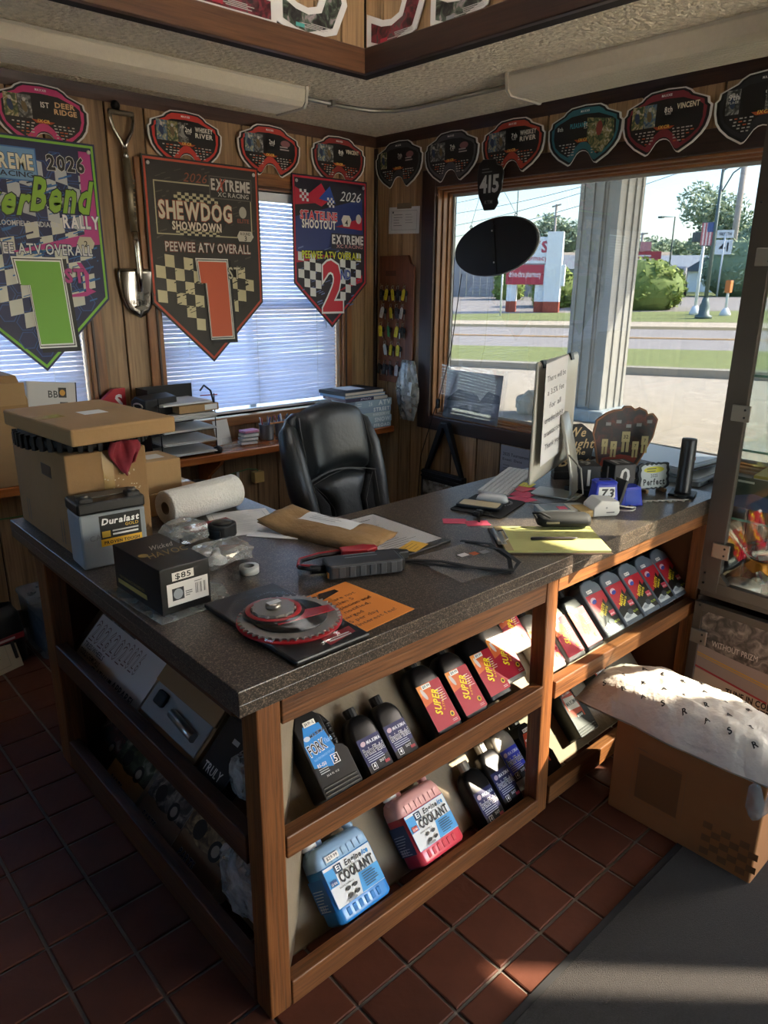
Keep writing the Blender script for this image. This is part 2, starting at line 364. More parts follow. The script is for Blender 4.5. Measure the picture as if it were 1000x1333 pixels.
def add_planks(par, along, at, sign, spans, edges, m_=M_panel, g=.0028, t=.012):
    """cut each span (a0,a1,z0,z1) at the joints in edges and lay one plank object per piece; sign = side the planks stand proud of"""
    for a0, a1, z0, z1 in spans:
        cuts = [a0]+[e for e in edges if a0+.02 < e < a1-.02]+[a1]
        for p, q in zip(cuts, cuts[1:]):
            b = MB(); lo, hi = p+g, q-g; mid = (lo+hi)/2; zm = (z0+z1)/2; hw = (hi-lo)/2; hz = (z1-z0)/2
            prof = [(-hw, 0), (-hw, t*.6), (-hw+.003, t), (hw-.003, t), (hw, t*.6), (hw, 0)]
            if along == 0: b.prism([(x, sign*y) for x, y in prof], -hz, hz); o = b.build('wall_plank', m_, par, loc=(mid, at, zm))
            else: b.prism([(sign*y, x) for x, y in prof], -hz, hz); o = b.build('wall_plank', m_, par, loc=(at, mid, zm))
# left wall (y = YW) with two blind-covered windows
W1 = (.18, 1.318); W2 = (1.69, 2.85); WZ0, WZ1 = .90, 2.07
wl = MB(); T = .16
wl.box(XB, W1[0], YW, YW+T, 0, ZT); wl.box(W1[1], W2[0], YW, YW+T, 0, ZT); wl.box(W2[1], XW+T, YW, YW+T, 0, ZT)
for a, b in (W1, W2): wl.box(a, b, YW, YW+T, 0, WZ0); wl.box(a, b, YW, YW+T, WZ1, ZT)
wl = struct(wl.build('wall_left', M_groove))
ed = [-.6, -.35, -.15, .05, .2, .41, .5, .71, .82, 1.02, 1.10, 1.23, 1.505, 1.70, 1.80, 2.0, 2.215, 2.36, 2.62, 2.66, 2.9, 3.04]
add_planks(wl, 0, YW, -1, [(-.8, XW, .1, WZ0-.05), (W1[1], W2[0], WZ0-.05, ZC), (W2[1], XW, WZ0-.05, ZC), (-.8, W1[1], WZ1, ZC), (W2[0], W2[1], WZ1, ZC), (-.8, W1[0], WZ0-.05, WZ1)], ed)
# right wall (x = XW): big picture window, then unseen door and sidelight openings added for the sun patches
B0, B1, BZ0, BZ1 = 1.06, 3.01, .85, 2.115     # picture window
D0, D1, DZ1 = -.54, .20, 2.64                   # added door opening for the sun
S0, S1 = -1.36, -1.11                           # added slot for the sun strip on the mat
wr = MB()
wr.box(XW, XW+T, B1, YW+T, 0, ZT); wr.box(XW, XW+T, B0, B1, -.3, BZ0); wr.box(XW, XW+T, B0, B1, BZ1, ZT); wr.box(XW, XW+T, D1, B0, -.3, ZT)
wr.box(XW, XW+T, D0, D1, DZ1, ZT); wr.box(XW, XW+T, S1, D0, -.3, ZT); wr.box(XW, XW+T, S0, S1, -.3, 1.2); wr.box(XW, XW+T, S0, S1, 2.36, ZT); wr.box(XW, XW+T, YB, S0, -.3, ZT)
wr = struct(wr.build('wall_right', M_groove))
edr = [.35, .55, .72, .9, 1.12, 1.3, 1.46, 1.6, 1.81, 1.98, 2.1, 2.29, 2.461, 2.632, 2.83, 3.074, 3.176, 3.28, 3.39]
add_planks(wr, 1, XW, -1, [(B1, YW-.012, .1, ZC), (.25, B1, .1, BZ0-.02), (.25, B1, BZ1+.02, ZC), (.25, B0-.1, BZ0-.02, BZ1+.02), (S1+.02, D0-.02, .1, ZC), (YB, S0-.02, .1, ZC)], edr+[-1.8, -1.6, -1.0, -.85, -.7])
# walls behind the camera: window openings added on both for fill daylight
wbk = MB(); K0, K1, KZ0, KZ1 = .9, 1.75, 1.35, 2.15
wbk.box(XB-.15, XB, YB, K0, -.3, ZT); wbk.box(XB-.15, XB, K1, YW+T, -.3, ZT); wbk.box(XB-.15, XB, K0, K1, -.3, KZ0); wbk.box(XB-.15, XB, K0, K1, KZ1, ZT)
struct(wbk.build('wall_back', M_blank)); struct(bx('fill_window_back', glassy('window_glass', (.95, .97, .98), .05), XB-.08, XB-.074, K0, K1, KZ0, KZ1))
struct(MB().add([(-40, YB, -.2), (XB-.16, YB, -.2), (XB-.16, 40, -.2), (-40, 40, -.2)], [(0, 1, 2, 3)]).build('ground_back', mat('bounce_concrete', 'ddd6c8', .9, var=.08, scale=2)))
wf = MB(); F0, F1, FZ0, FZ1 = 1.3, 3.05, .15, 2.38
wf.box(XB, F0, YB-.15, YB, -.3, ZT); wf.box(F1, XW+T, YB-.15, YB, -.3, ZT); wf.box(F0, F1, YB-.15, YB, -.3, FZ0); wf.box(F0, F1, YB-.15, YB, FZ1, ZT)
struct(wf.build('wall_front', M_blank))
rsl = MB()
for a in ((XB-.2, SK[0], YB-.2, YW+.2), (SK[1], XW+.2, YB-.2, YW+.2), (SK[0], SK[1], YB-.2, SK[2]), (SK[0], SK[1], SK[3], YW+.2)): rsl.box(*a, ZT+.06, ZT+.14)
struct(rsl.build('roof_slab', M_blank))
struct(bx('sun_block_porch', M_blank, -2, 8, -5.1, YB-.16, 2.45, 2.55))  # unseen roof added to keep direct sun off the front glazing
# raised tray faces
for nm, M_, sp in (('wall_tray_left', 0, None), ('wall_tray_right', 1, None)):
    if M_ == 0: o = bx(nm, M_groove, TX0, TX, TY, TY+.05, ZC-.012, ZT)
    else: o = bx(nm, M_groove, TX, TX+.05, TY0, TY+.05, ZC-.012, ZT)
    struct(o)
    if M_ == 0: add_planks(o, 0, TY, -1, [(TX0, TX-.012, ZC+.075, ZT)], [-1, -.7, -.4, -.1, .1, .3, .52, .7, .96, 1.1, 1.3, 1.52, 1.75, 1.92, 2.05])
    else: add_planks(o, 1, TX, -1, [(TY0, TY-.012, ZC+.075, ZT)], [-1, -.7, -.4, -.1, .2, .4, .6, .9, 1.2, 1.45, 1.65, 1.8, 2.0, 2.22, 2.4])
struct(bx('wall_tray_back', M_blank, TX0-.05, TX0, TY0, TY, ZC, ZT)); struct(bx('wall_tray_front', M_blank, TX0, TX, TY0-.05, TY0, ZC, ZT))
struct(bx('trim_1', wood('tray_trim', '4f3020', '6f4a2e', 0, .4, 9, .05), TX0, TX-.02, TY-.028, TY, ZC-.015, ZC+.075, bevel=.004)); struct(bx('trim_2', M_darky, TX-.028, TX, TY0, TY, ZC-.015, ZC+.075, bevel=.004))
# crown strips, baseboards, corner bead
struct(MB().prism([(YW, ZC), (YW-.03, ZC), (YW-.022, ZC-.03), (YW-.012, ZC-.055), (YW, ZC-.06)], -.8, XW, 0).build('trim_3', M_darkx))
struct(MB().prism([(XW, ZC), (XW-.03, ZC), (XW-.022, ZC-.03), (XW-.012, ZC-.055), (XW, ZC-.06)], .2, YW, 1).build('trim_4', M_darky))
struct(bx('trim_5', M_dark, XW-.03, XW-.012, YW-.035, YW-.012, .1, ZC-.06, bevel=.004))
struct(bx('baseboard_left', M_darkx, -.8, XW, YW-.02, YW, 0, .1, bevel=.004)); struct(bx('baseboard_right', M_darky, XW-.02, XW, .25, YW-.02, 0, .1, bevel=.004))

# blinds windows
M_pane = glassy('window_glass', (.95, .97, .98), .05)
def translucent(name, c, f=.5):
    M = bpy.data.materials.new(name); M.use_nodes = True; n = M.node_tree.nodes; L = M.node_tree.links; n.remove(n['Principled BSDF'])
    d = n.new('ShaderNodeBsdfDiffuse'); d.inputs[0].default_value = lin(c); t = n.new('ShaderNodeBsdfTranslucent'); t.inputs[0].default_value = lin(c); x = n.new('ShaderNodeMixShader'); x.inputs[0].default_value = f
    L.new(d.outputs[0], x.inputs[1]); L.new(t.outputs[0], x.inputs[2]); L.new(x.outputs[0], n['Material Output'].inputs[0]); return M
M_slat = translucent('blind_slat', 'd8dcea', .5)
struct(MB().box(SK[0]-.04, SK[1]+.04, SK[2]-.04, SK[3]+.04, ZT+.14, ZT+.15).build('fill_skylight', translucent('fill_skylight_panel', 'dcdcd8', .75)))  # unseen skylight added to light the counter from above
M_blindw = mat('blind_rail', 'd8dade', .5)
M_vinyl = mat('window_vinyl', 'a9aba8', .5)
def blind_window(name, x0, x1, nm):
    w_ = bx(name, M_casing, x0-.075, x0, YW-.03, YW-.012, WZ0-.03, WZ1+.085, bevel=.005); struct(w_)
    bx('casing', M_casing, x1, x1+.075, YW-.03, YW-.012, WZ0-.03, WZ1+.085, w_, .005)
    bx('casing', M_casingx, x0, x1, YW-.03, YW-.012, WZ1, WZ1+.085, w_, .005)
    bx('casing_bead', M_darkx, x0, x1, YW-.036, YW-.03, WZ1+.005, WZ1+.02, w_, .002)
    for a, s in ((x0, 1), (x1, -1)):
        bx('jamb', M_casing, min(a, a+s*.012), max(a, a+s*.012), YW-.012, YW+.12, WZ0, WZ1, w_)
        bx('casing_bead', M_dark, min(a-s*.03, a-s*.018), max(a-s*.03, a-s*.018), YW-.036, YW-.03, WZ0, WZ1+.02, w_, .002)
    bx('sill', M_casingx, x0-.09, x1+.09, YW-.05, YW+.12, WZ0-.05, WZ0, w_, .004)
    bx('head', M_casingx, x0, x1, YW-.012, YW+.12, WZ1, WZ1+.012, w_)
    bx('pane', M_pane, x0+.01, x1-.01, YW+.1, YW+.106, WZ0, WZ1, w_)
    mid = (x0+x1)/2; bx('sash', M_vinyl, mid-.02, mid+.02, YW+.085, YW+.1, WZ0, WZ1, w_); bx('sash', M_vinyl, x0+.01, x1-.01, YW+.085, YW+.1, 1.46, 1.5, w_)
    hb = bx('head_rail', M_blindw, x0+.014, x1-.014, YW+.005, YW+.045, WZ1-.05, WZ1-.004, w_, .003)
    sl = MB(); hw = (x1-x0)/2-.016; prof = [(-.0115, -.004), (-.006, .0005), (0, .0018), (.006, .0005), (.0115, -.004)]
    sl.rings([[(-hw, y, z) for y, z in prof]+[(-hw, y, z-.0006) for y, z in prof[::-1]], [(hw, y, z) for y, z in prof]+[(hw, y, z-.0006) for y, z in prof[::-1]]])
    me = None; z = WZ1-.062; k = 0
    while z > WZ0+.035:
        if me is None: o = sl.build('slat', M_slat, w_); me = o.data
        else: o = link('slat', me, w_)
        o.location = (mid, YW+.026, z); o.rotation_euler = (math.radians(58)+.04*math.sin(k*1.3), .002*math.sin(k*.7), 0); z -= .0215; k += 1
    bx('bottom_rail', M_blindw, x0+.016, x1-.016, YW+.012, YW+.04, WZ0+.008, WZ0+.024, w_, .003)
    for fx in (.14, .5, .86): bx('ladder_cord', M_blindw, x0+(x1-x0)*fx-.0012, x0+(x1-x0)*fx+.0012, YW+.012, YW+.0135, WZ0+.02, WZ1-.05, w_)
    MB().cyl((x1-.10, YW+.008, WZ1-.06), (x1-.10, YW+.004, WZ0+.45), .003, 6).build('tilt_wand', M_pane if False else mat('clear_wand', 'cfd4d8', .2), w_)
    return w_
blind_window('window_2', *W2, 0); blind_window('window_3', *W1, 1)
# picture window
M_tint = glassy('view_dimming_glass', (.348, .36, .366), .04)  # grey tint added to dim the outdoor view against the room
wb = struct(bx('window_1', M_dark, XW-.022, XW, B1, B1+.10, BZ0-.08, BZ1+.09, bevel=.004))
bx('casing', M_darky, XW-.022, XW, B0-.1, B1, BZ1, BZ1+.09, wb, .004); bx('casing', M_darky, XW-.022, XW, B0-.1, B1, BZ0-.08, BZ0, wb, .004); bx('casing', M_dark, XW-.022, XW, B0-.1, B0, BZ0, BZ1, wb, .004)
for k, (d0, d1, t) in enumerate(((0, .035, .012), (.035, .07, .022), (.07, .12, .032))):
    bx('jamb_step', M_casing, XW+d0-.004, XW+d1-.004, B1-t, B1, BZ0, BZ1, wb, .003); bx('jamb_step', M_casingh, XW+d0-.004, XW+d1-.004, B0, B1, BZ1-t, BZ1, wb, .003)
    bx('jamb_step', M_casingh, XW+d0-.004, XW+d1-.004, B0, B1, BZ0, BZ0+t*.8, wb, .003)
bx('pane', M_tint, XW+.105, XW+.111, B0, B1, BZ0, BZ1, wb)
bx('glazing_bead', M_vinyl, XW+.092, XW+.104, B1-.046, B1-.032, BZ0, BZ1, wb, .002); bx('glazing_bead', M_vinyl, XW+.092, XW+.104, B0, B1, BZ1-.046, BZ1-.032, wb, .002); bx('glazing_bead', M_vinyl, XW+.092, XW+.104, B0, B1, BZ0+.026, BZ0+.04, wb, .002)
# unseen door and sidelight, added and sized to aim the sun patches
dr = struct(bx('sun_door', M_dark, XW+.03, XW+.07, D0+.01, D0+.09, 0, DZ1-.01))
bx('stile', M_dark, XW+.03, XW+.07, D1-.09, D1-.01, 0, DZ1-.01, dr); bx('rail', M_darky, XW+.03, XW+.07, D0+.09, D1-.09, DZ1-.05, DZ1-.01, dr); bx('rail', M_darky, XW+.03, XW+.07, D0+.09, D1-.09, 0, .2, dr)
M_film = glassy('sun_dimming_pane', (.80, .80, .80), .05)  # added film, its transmission set by the wanted sun patch strength
bx('pane', M_film, XW+.047, XW+.053, D0+.09, D1-.09, .2, DZ1-.05, dr)
struct(bx('sun_slot', M_film, XW+.05, XW+.056, S0, S1, 1.2, 2.36)); struct(bx('fill_window_front', M_pane, F0, F1, YB-.08, YB-.074, FZ0, FZ1))  # added panes: sun slot, and unseen front window for fill daylight

# ================================================================== outdoors
M_gravel = mat('gravel_lot', 'a89f90', .95, var=.28, scale=5, bump=.6, bscale=60)
M_road = mat('asphalt', '8f8a86', .9, var=.12, scale=3, bump=.3, bscale=90)
M_conc = mat('concrete', 'b3a793', .9, var=.12, scale=4)
M_grass = mat('grass', '7c8450', .9, var=.35, scale=9, bump=1, bscale=90)
def gz(x, y):
    s = x*.94+y*.34
    return -.2 if s < 16 else (-.2+.045*(s-16) if s < 50 else 1.33)
def ext(a, b, k0=14, k1=14):
    a, b = Vector(a), Vector(b); d = (b-a).normalized(); n = 12; a2, b2 = a-d*k0, b+d*k1
    return [a2.lerp(b2, i/n) for i in range(n+1)]
def strip(name, la, lb, m_, dz=0, thick=0):
    b = MB(); nn = 5; b.grid(lambda u, v: (lambda p: (p.x, p.y, gz(p.x, p.y)+dz))(la[int(round(u*12))].lerp(lb[int(round(u*12))], v)), 12, nn, smooth=False)
    return struct(b.build(name, m_))
Lk0 = ext((12.7, 11.51), (15.42, 6.31)); Lk1 = ext((12.95, 11.64), (15.67, 6.44)); Lg = ext((15.03, 13.64), (18.73, 7.74)); Lr = ext((19.9, 18.04), (24.6, 10.4)); Lw = ext((20.93, 19.05), (25.9, 11.6)); Lf = ext((34, 30), (43, 15)); Lz = ext((80, 70), (95, 20), 40, 60)
near = ext((-6, 3.9), (-6, 3.7), .1, .1)
b = MB(); b.grid(lambda u, v: (3.3+ (Lk0[int(round(u*12))].x-3.3)*v, (60-120*u)*(1-v)+Lk0[int(round(u*12))].y*v, -.2), 12, 6, smooth=False); struct(b.build('ground_gravel', M_gravel))
struct(MB().add([(-2.7, 3.7, -.2), (3.3, 3.7, -.2), (3.3, 60, -.2), (-2.7, 60, -.2)], [(0, 1, 2, 3)]).build('ground_side', M_conc))
struct(MB().add([(-40, -60, -.2), (60, -60, -.2), (60, -2.16, -.2), (-40, -2.16, -.2)], [(0, 1, 2, 3)]).build('ground_front', mat('bounce_concrete', 'ddd6c8', .9, var=.08, scale=2)))  # unseen ground, made pale to bounce sunlight up to the ceiling
kb = MB()
for i in range(12):
    a, b_, c, d = Lk0[i], Lk0[i+1], Lk1[i+1], Lk1[i]; z0, z1 = gz(*a[:2]), gz(*b_[:2])
    kb.add([(a.x, a.y, z0-.05), (b_.x, b_.y, z1-.05), (c.x, c.y, z1-.05), (d.x, d.y, z0-.05), (a.x, a.y, z0+.14), (b_.x, b_.y, z1+.14), (c.x, c.y, z1+.15), (d.x, d.y, z0+.15)], [(0, 1, 5, 4), (4, 5, 6, 7), (3, 2, 6, 7)])
struct(kb.build('kerb_near', mat('kerb_concrete', '9a9486', .9, var=.15, scale=6)))
strip('grass_verge', Lk1, Lg, M_grass, .12); strip('street', Lg, Lr, M_road, .0); 
yl = MB()
for off in (0, .22):
    ya, yb = Vector((17.75+off, 16.05)), Vector((22.1+off, 8.95)); d = (yb-ya).normalized(); n_ = Vector((-d.y, d.x))*.06; pts = [ya+(yb-ya)*(i/10*3-1) for i in range(11)]
    for p, q in zip(pts, pts[1:]): yl.add([(*(p-n_), gz(*p)+.012), (*(q-n_), gz(*q)+.012), (*(q+n_), gz(*q)+.012), (*(p+n_), gz(*p)+.012)], [(0, 1, 2, 3)])
struct(yl.build('street_line', mat('road_paint', 'c79b52', .8)))
strip('sidewalk_far', Lr, Lw, M_conc, .09); strip('grass_far', Lw, ext((22.96, 20.92), (29.83, 14.5)), M_grass, .1); strip('lot_far', ext((22.9, 20.92), (29.8, 14.5)), Lf, M_road, .02); strip('field_far', Lf, Lz, M_grass, 0)
# canopy column outside the window
M_alu = mat('column_cladding', 'a9a9a4', .55, .2, var=.1, scale=6)
cp = thing('canopy_column', 'tall ribbed grey metal canopy column on a concrete plinth outside window', 'column', (9.27, 5.67, -.2))
b = MB(); W = .30; prof = []
for sx, sy, dx, dy in ((-1, -1, 1, 0), (1, -1, 0, 1), (1, 1, -1, 0), (-1, 1, 0, -1)):
    for u, dd in ((0, 0), (.10, 0), (.11, .018), (.30, .018), (.31, 0), (.36, 0), (.37, .018), (.63, .018), (.64, 0), (.69, 0), (.70, .018), (.89, .018), (.9, 0)):
        px, py = sx*W+dx*u*2*W, sy*W+dy*u*2*W; nx, ny = (-dy if False else dy), -dx
        prof.append((px-nx*dd, py-ny*dd))
b.prism(prof, .0, 4.0); b.build('cladding', M_alu, cp)
bx('plinth', mat('painted_plinth', '9eabb2', .8, var=.2, scale=5), -.42, .42, -.42, .42, -.02, .16, cp, .03); 
bx('conduit', M_alu, -.33, -.30, -.08, -.03, .2, 4.0, cp)
cn = tag(bx('canopy_roof', mat('canopy_metal', '9a9a96', .6), 3.7, 11.6, -1.2, 9, 3.8, 4.1), 'unseen flat canopy roof on the grey metal column, sized to block sun', 'canopy')  # out of view; extent set to shade the column and picture window
rk = MB(); bm_ = bmesh.new(); bmesh.ops.create_icosphere(bm_, subdivisions=3, radius=1)
for v in bm_.verts: v.co *= 1+.35*noise.noise(v.co*1.7)
rk.add([(v.co.x*.16, v.co.y*.18, v.co.z*.2+.14) for v in bm_.verts], [tuple(v.index for v in f.verts) for f in bm_.faces]); bm_.free()
tag(rk.build('rock', mat('limestone', 'b8b0a0', .95, var=.25, scale=12, bump=.6, bscale=30), loc=(8.75, 6.42, -.2)), 'rough grey rock on the gravel left of the canopy column', 'rock')
# pharmacy sign
sg = thing('pylon_sign', 'white pharmacy pylon sign with red panel and brick feet across the street', 'sign', (26.7, 19.75, gz(26.7, 19.75)), math.radians(-60))
M_sw = mat('sign_white', 'dfe6ea', .6); M_brick = mat('sign_brick', '9b5140', .9, var=.3, scale=30)
sc_ = 1.0
bx('cabinet_upper', M_sw, -1.15, .62, -.25, .25, 2.0, 3.05, sg, .01); bx('cabinet_lower', mat('sign_red', 'b3404f', .6), -1.15, .45, -.27, .25, 1.15, 1.95, sg, .01); bx('tower', M_sw, .5, 1.15, -.35, .3, .45, 3.25, sg, .01)
bx('side_return', M_sw, .45, 1.3, -.3, .25, 1.1, 1.95, sg, .01)
for a, c in ((-1.1, -.7), (.1, .55)): bx('foot', M_sw, a, c, -.2, .2, .45, 1.15, sg); bx('brick_base', M_brick, a, c, -.22, .22, -.3, .45, sg)
bx('brick_base', M_brick, .5, 1.15, -.36, .3, -.3, .46, sg)
cv = Canvas(.004); cv.text('CVS', .55, 2.45, .42, 'b5485a', width=1.25, align=2, wgt=2); cv.text('pharmacy', .55, 2.12, .2, 'c05566', width=1.1, align=2); cv.build('lettering', sg, loc=(0, -.252, 0))
cv = Canvas(.004); cv.text('drive-thru pharmacy', -.35, 1.45, .24, 'f4eef0', width=1.35, align=1); cv.build('lettering', sg, loc=(0, -.272, 0))
# fence, far buildings
M_fence = mat('board_fence', '8d8f92', .9, var=.15, scale=3)
fc = thing('board_fence', 'grey board fence behind the oval hanging sign across the street', 'fence', (33.4, 29.6, gz(33.4, 29.6)), math.radians(-55))
fb = MB().box(-.19, .19, -.03, .03, 0, 2.3).build('board', M_fence, fc); 
for i in range(30):
    o = fb if i == 0 else link('board', fb.data, fc)
    o.location = (-6.5+i*.4, .02*(i % 2), -.1+.04*math.sin(i))
def house(name, label, x, y, rz, w_, d_, h_, rh, wall, roof, wins=()):
    t = thing(name, label, 'building', (x, y, gz(x, y)-.2), rz)
    bx('walls', mat('wall_'+wall, wall, .8), -w_/2, w_/2, -d_/2, d_/2, 0, h_, t)
    MB().prism([(-d_/2-.3, h_), (d_/2+.3, h_), (0, h_+rh)], -w_/2-.3, w_/2+.3, 0).build('roof', mat('roof_'+roof, roof, .9, var=.1, scale=4), t)
    for a, b_, c, d in wins: bx('window', mat('far_window', '4c5660', .2), a, b_, -d_/2-.03, -d_/2+.02, c, d, t)
    return t
house('house', 'low tan-roofed house behind the hedge across the street', 57.5, 35.0, math.radians(-60), 9.4, 6, 1.75, 1.5, 'c3cdd2', 'a89a88', ((-4, -3, .5, 1.2), (1, 2, .5, 1.2)))
house('house', 'white shed-like house with dark gable beside the parked car', 55, 26.6, math.radians(-68), 4.4, 4, 1.55, 1.2, 'd9dfe2', '98a0a8', ((-1.8, -1, .4, 1.1),))
house('storage_shed', 'small white gabled shed right of the parked car', 50.5, 23.2, math.radians(20), 2.4, 2.2, 1.5, .9, 'e0e4e6', '5a6470')
house('house', 'grey bungalow behind the pharmacy sign', 46, 32.5, math.radians(-60), 5, 5, 1.6, 1.0, '8c98a2', '7f858b', ((-1, -.2, .6, 1.2),))
# parked car
ca = thing('parked_car', 'silver parked car seen beyond the hedge', 'car', (41.5, 21.1, gz(41.5, 21.1)), math.radians(25))
M_car = mat('car_paint', '9a9896', .3, .3)
MB().prism([(-2.1, .35), (2.1, .35), (2.15, .8), (1.4, .95), (.8, 1.5), (-1.5, 1.55), (-2.1, .95)], -.85, .85, 1).build('body', M_car, ca, .08)
MB().prism([(-1.45, 1.0), (1.2, .98), (.75, 1.43), (-1.35, 1.47)], -.87, .87, 1).build('side_window', mat('car_glass', '3a4650', .1), ca)
bx('rear_window', MATS['car_glass'], -2.0, -1.6, -.65, .65, 1.02, 1.42, ca, .02)
for s in (-1, 1):
    for x in (-1.3, 1.35): MB().cyl((x, s*.72, .33), (x, s*.9, .33), .33, 16).build('wheel', mat('tyre', '1e1e1e', .8), ca)
    bx('tail_light', mat('tail_lamp', '8c2d2a', .3), -2.16, -2.08, s*.6-.12, s*.6+.12, .85, 1.05, ca)
# foliage
LG = [mat('leaf_a', '7c8c3c', .8, rand=.1, var=.2, scale=3), mat('leaf_b', '9aa850', .8), mat('leaf_c', '66783a', .8)]
LT = [mat('leaf_d', '8a9a7c', .85), mat('leaf_e', 'a3b08c', .85), mat('leaf_f', '788a6c', .85)]
M_bark = mat('bark', '6a5a4a', .95)
def bush(name, label, x, y, r, n, size, seed, mats=LG, cat='hedge', zc=.55):
    t = thing(name, label, cat, (x, y, gz(x, y)), group=None)
    b = MB(); leaves(b, n, (0, 0, r[2]*zc), r, size, seed, bottom=-.6); b.build('foliage', mats, t, fix=False)
    bm2 = bmesh.new(); bmesh.ops.create_icosphere(bm2, subdivisions=3, radius=1); k = MB()
    k.add([(v.co.x*r[0]*.82, v.co.y*r[1]*.82, v.co.z*r[2]*.82*(1+.2*noise.noise(v.co*3))+r[2]*zc) for v in bm2.verts], [tuple(v.index for v in f.verts) for f in bm2.faces]); bm2.free(); k.build('inner_mass', mats[2], t)
    return t
bush('hedge', 'rounded bright green hedge right of the canopy column', 31.2, 17.35, (2.2, 2.4, 1.5), 5200, .13, 3)
bush('hedge', 'bright green hedge between the pharmacy sign and the column', 29.9, 20.9, (1.3, 1.25, 1.35), 3000, .13, 4)
bush('shrub', 'small green shrub by the fence, left of the pharmacy sign', 33.0, 26.0, (1.0, 1.0, 1.3), 1500, .13, 5, cat='shrub')
bush('shrub', 'dark leafy shrub behind the route sign', 43.5, 18.0, (1.8, 2.6, 1.9), 3600, .15, 6, LT, 'shrub', .7)
def tree(label, x, y, h_, r, n, seed, mats=LT):
    t = thing('tree', label, 'tree', (x, y, gz(x, y)-.3)); rd = random.Random(seed)
    MB().tube([(0, 0, 0), (.1, 0, h_*.4), (0, .1, h_*.7)], [.22, .16, .06], 8).build('trunk', M_bark, t)
    b = MB()
    for k in range(7):
        a = rd.uniform(0, 6.28); q = rd.uniform(.2, .65)*r; leaves(b, n//7, (q*math.cos(a), q*math.sin(a), h_*rd.uniform(.4, .85)), (r*.6, r*.6, h_*.25), .22, seed*10+k)
    b.build('foliage', mats, t, fix=False); return t
for i, (x, y, h_, r, lb) in enumerate(((62, 44, 7, 3.2, 'pale green tree beyond the pharmacy sign, left of the column'), (79, 47.2, 6.1, 3.9, 'low yellow-green tree just right of the column, behind the tan roof'), (70, 38.5, 5.2, 3.5, 'low green tree above the far tan-roofed house'), (79, 39.4, 5.6, 3.7, 'low green tree above the small red roadside sign'),
        (66, 30.4, 8.6, 3.3, 'tall loose tree behind the thin white post'), (77, 31.4, 7.4, 3.8, 'green tree directly behind the flag banner'), (66, 24.2, 6.5, 3.0, 'dense tree behind the lamp post with the flag'), (54, 17.8, 10.5, 3.6, 'tall dark tree beside the display cabinet post, behind utility pole'), (60, 23.8, 5.9, 2.7, 'low tree between lamp post and wooden utility pole'))):
    tree(lb, x, y, h_, r, 3600, 20+i)
# poles and signs
M_pole = mat('pole_grey_green', '5c6a68', .5, .3); M_timber = mat('pole_timber', 'a8a09a', .9); M_wh = mat('painted_white', 'd5dadc', .6)
lp = thing('lamp_post', 'dark green street lamp post carrying a flag banner', 'lamp post', (27.25, 12.42, gz(27.25, 12.42)+.08))
MB().lathe([(.30, 0), (.3, .12), (.2, .16), (.19, .45), (.13, .6), (.1, .75)], 14).build('base', M_pole, lp)
MB().cyl((0, 0, .5), (0, 0, 5.2), .075, 10, r1=.05).build('pole', M_pole, lp)
MB().tube([(0, 0, 5.0), (.25, -.45, 5.25), (.45, -.8, 5.4), (.6, -1.0, 5.45)], .03, 6).build('arm', M_pole, lp); MB().tube([(0, 0, 4.2), (.15, -.3, 4.9), (.45, -.8, 5.35)], .025, 6).build('brace', M_pole, lp)
bx('banner_arm', M_pole, -.3, .03, -.02, .62, 3.42, 3.45, lp) if False else None
fb_ = thing('flag_banner', 'stars and stripes banner hanging from the lamp post', 'flag', (27.25, 12.42, gz(27.25, 12.42)+2.62), math.radians(-62))
bx('rod', M_pole, -.46, 0, -.012, .012, .76, .785, fb_); bx('rod', M_pole, -.46, 0, -.012, .012, -.02, .005, fb_)
bx('cloth', mat('flag_white', 'd9c8c6', .8), -.44, -.06, -.006, .006, 0, .77, fb_)
cv = Canvas(.003); cv.polys([[(-.44+i*.11, 0), (-.39+i*.11, 0), (-.39+i*.11, .77), (-.44+i*.11, .77)] for i in range(4)], 'b0666c'); cv.rect(-.26, .45, .2, .32, '4a5d8c'); cv.build('stripes', fb_, loc=(0, -.007, 0))
wp = thing('signal_post', 'white crosswalk signal post with a box head beside the lamp post', 'post', (28.6, 13.4, gz(28.6, 13.4)+.08)); MB().cyl((0, 0, 0), (0, 0, 3.1), .06, 10).build('pole', M_wh, wp); MB().lathe([(.2, 0), (.2, .1), (.1, .35)], 10).build('base', M_wh, wp); bx('signal_head', mat('signal_dark', '4a5254', .6), -.5, -.12, -.1, .25, 2.65, 3.0, wp, .03)
bp_ = thing('bollard', 'short white bollard with orange reflector right of the lamp post', 'bollard', (28.9, 12.35, gz(28.9, 12.35)+.08)); MB().lathe([(.2, 0), (.2, .1), (.08, .3)], 10).build('base', M_wh, bp_); MB().cyl((0, 0, .2), (0, 0, 1.25), .05, 8).build('pole', M_wh, bp_); bx('reflector', mat('reflector_orange', 'c9763c', .6), -.12, .12, -.1, .1, .85, 1.3, bp_, .02)
up_ = thing('utility_pole', 'tall wooden utility pole with cross arms at the right of the window', 'utility pole', (46.2, 19.85, 1.0)); MB().cyl((0, 0, 0), (0, 0, 11), .2, 10, r1=.14).build('pole', M_timber, up_)
for z, w_ in ((10.3, 1.5), (8.7, 1.3), (8.0, 1.0)):
    xa = MB().cbox((0, 0, z), (.14, w_*1.7, .14), R=Rz(-.5)).build('cross_arm', M_timber, up_)
    for q in (-.7, -.35, .35, .7): MB().lathe([(.05, 0), (.07, .1), (.04, .2)], 8, (q*w_*.41, q*w_*.72, z+.06)).build('insulator', M_pole, xa)
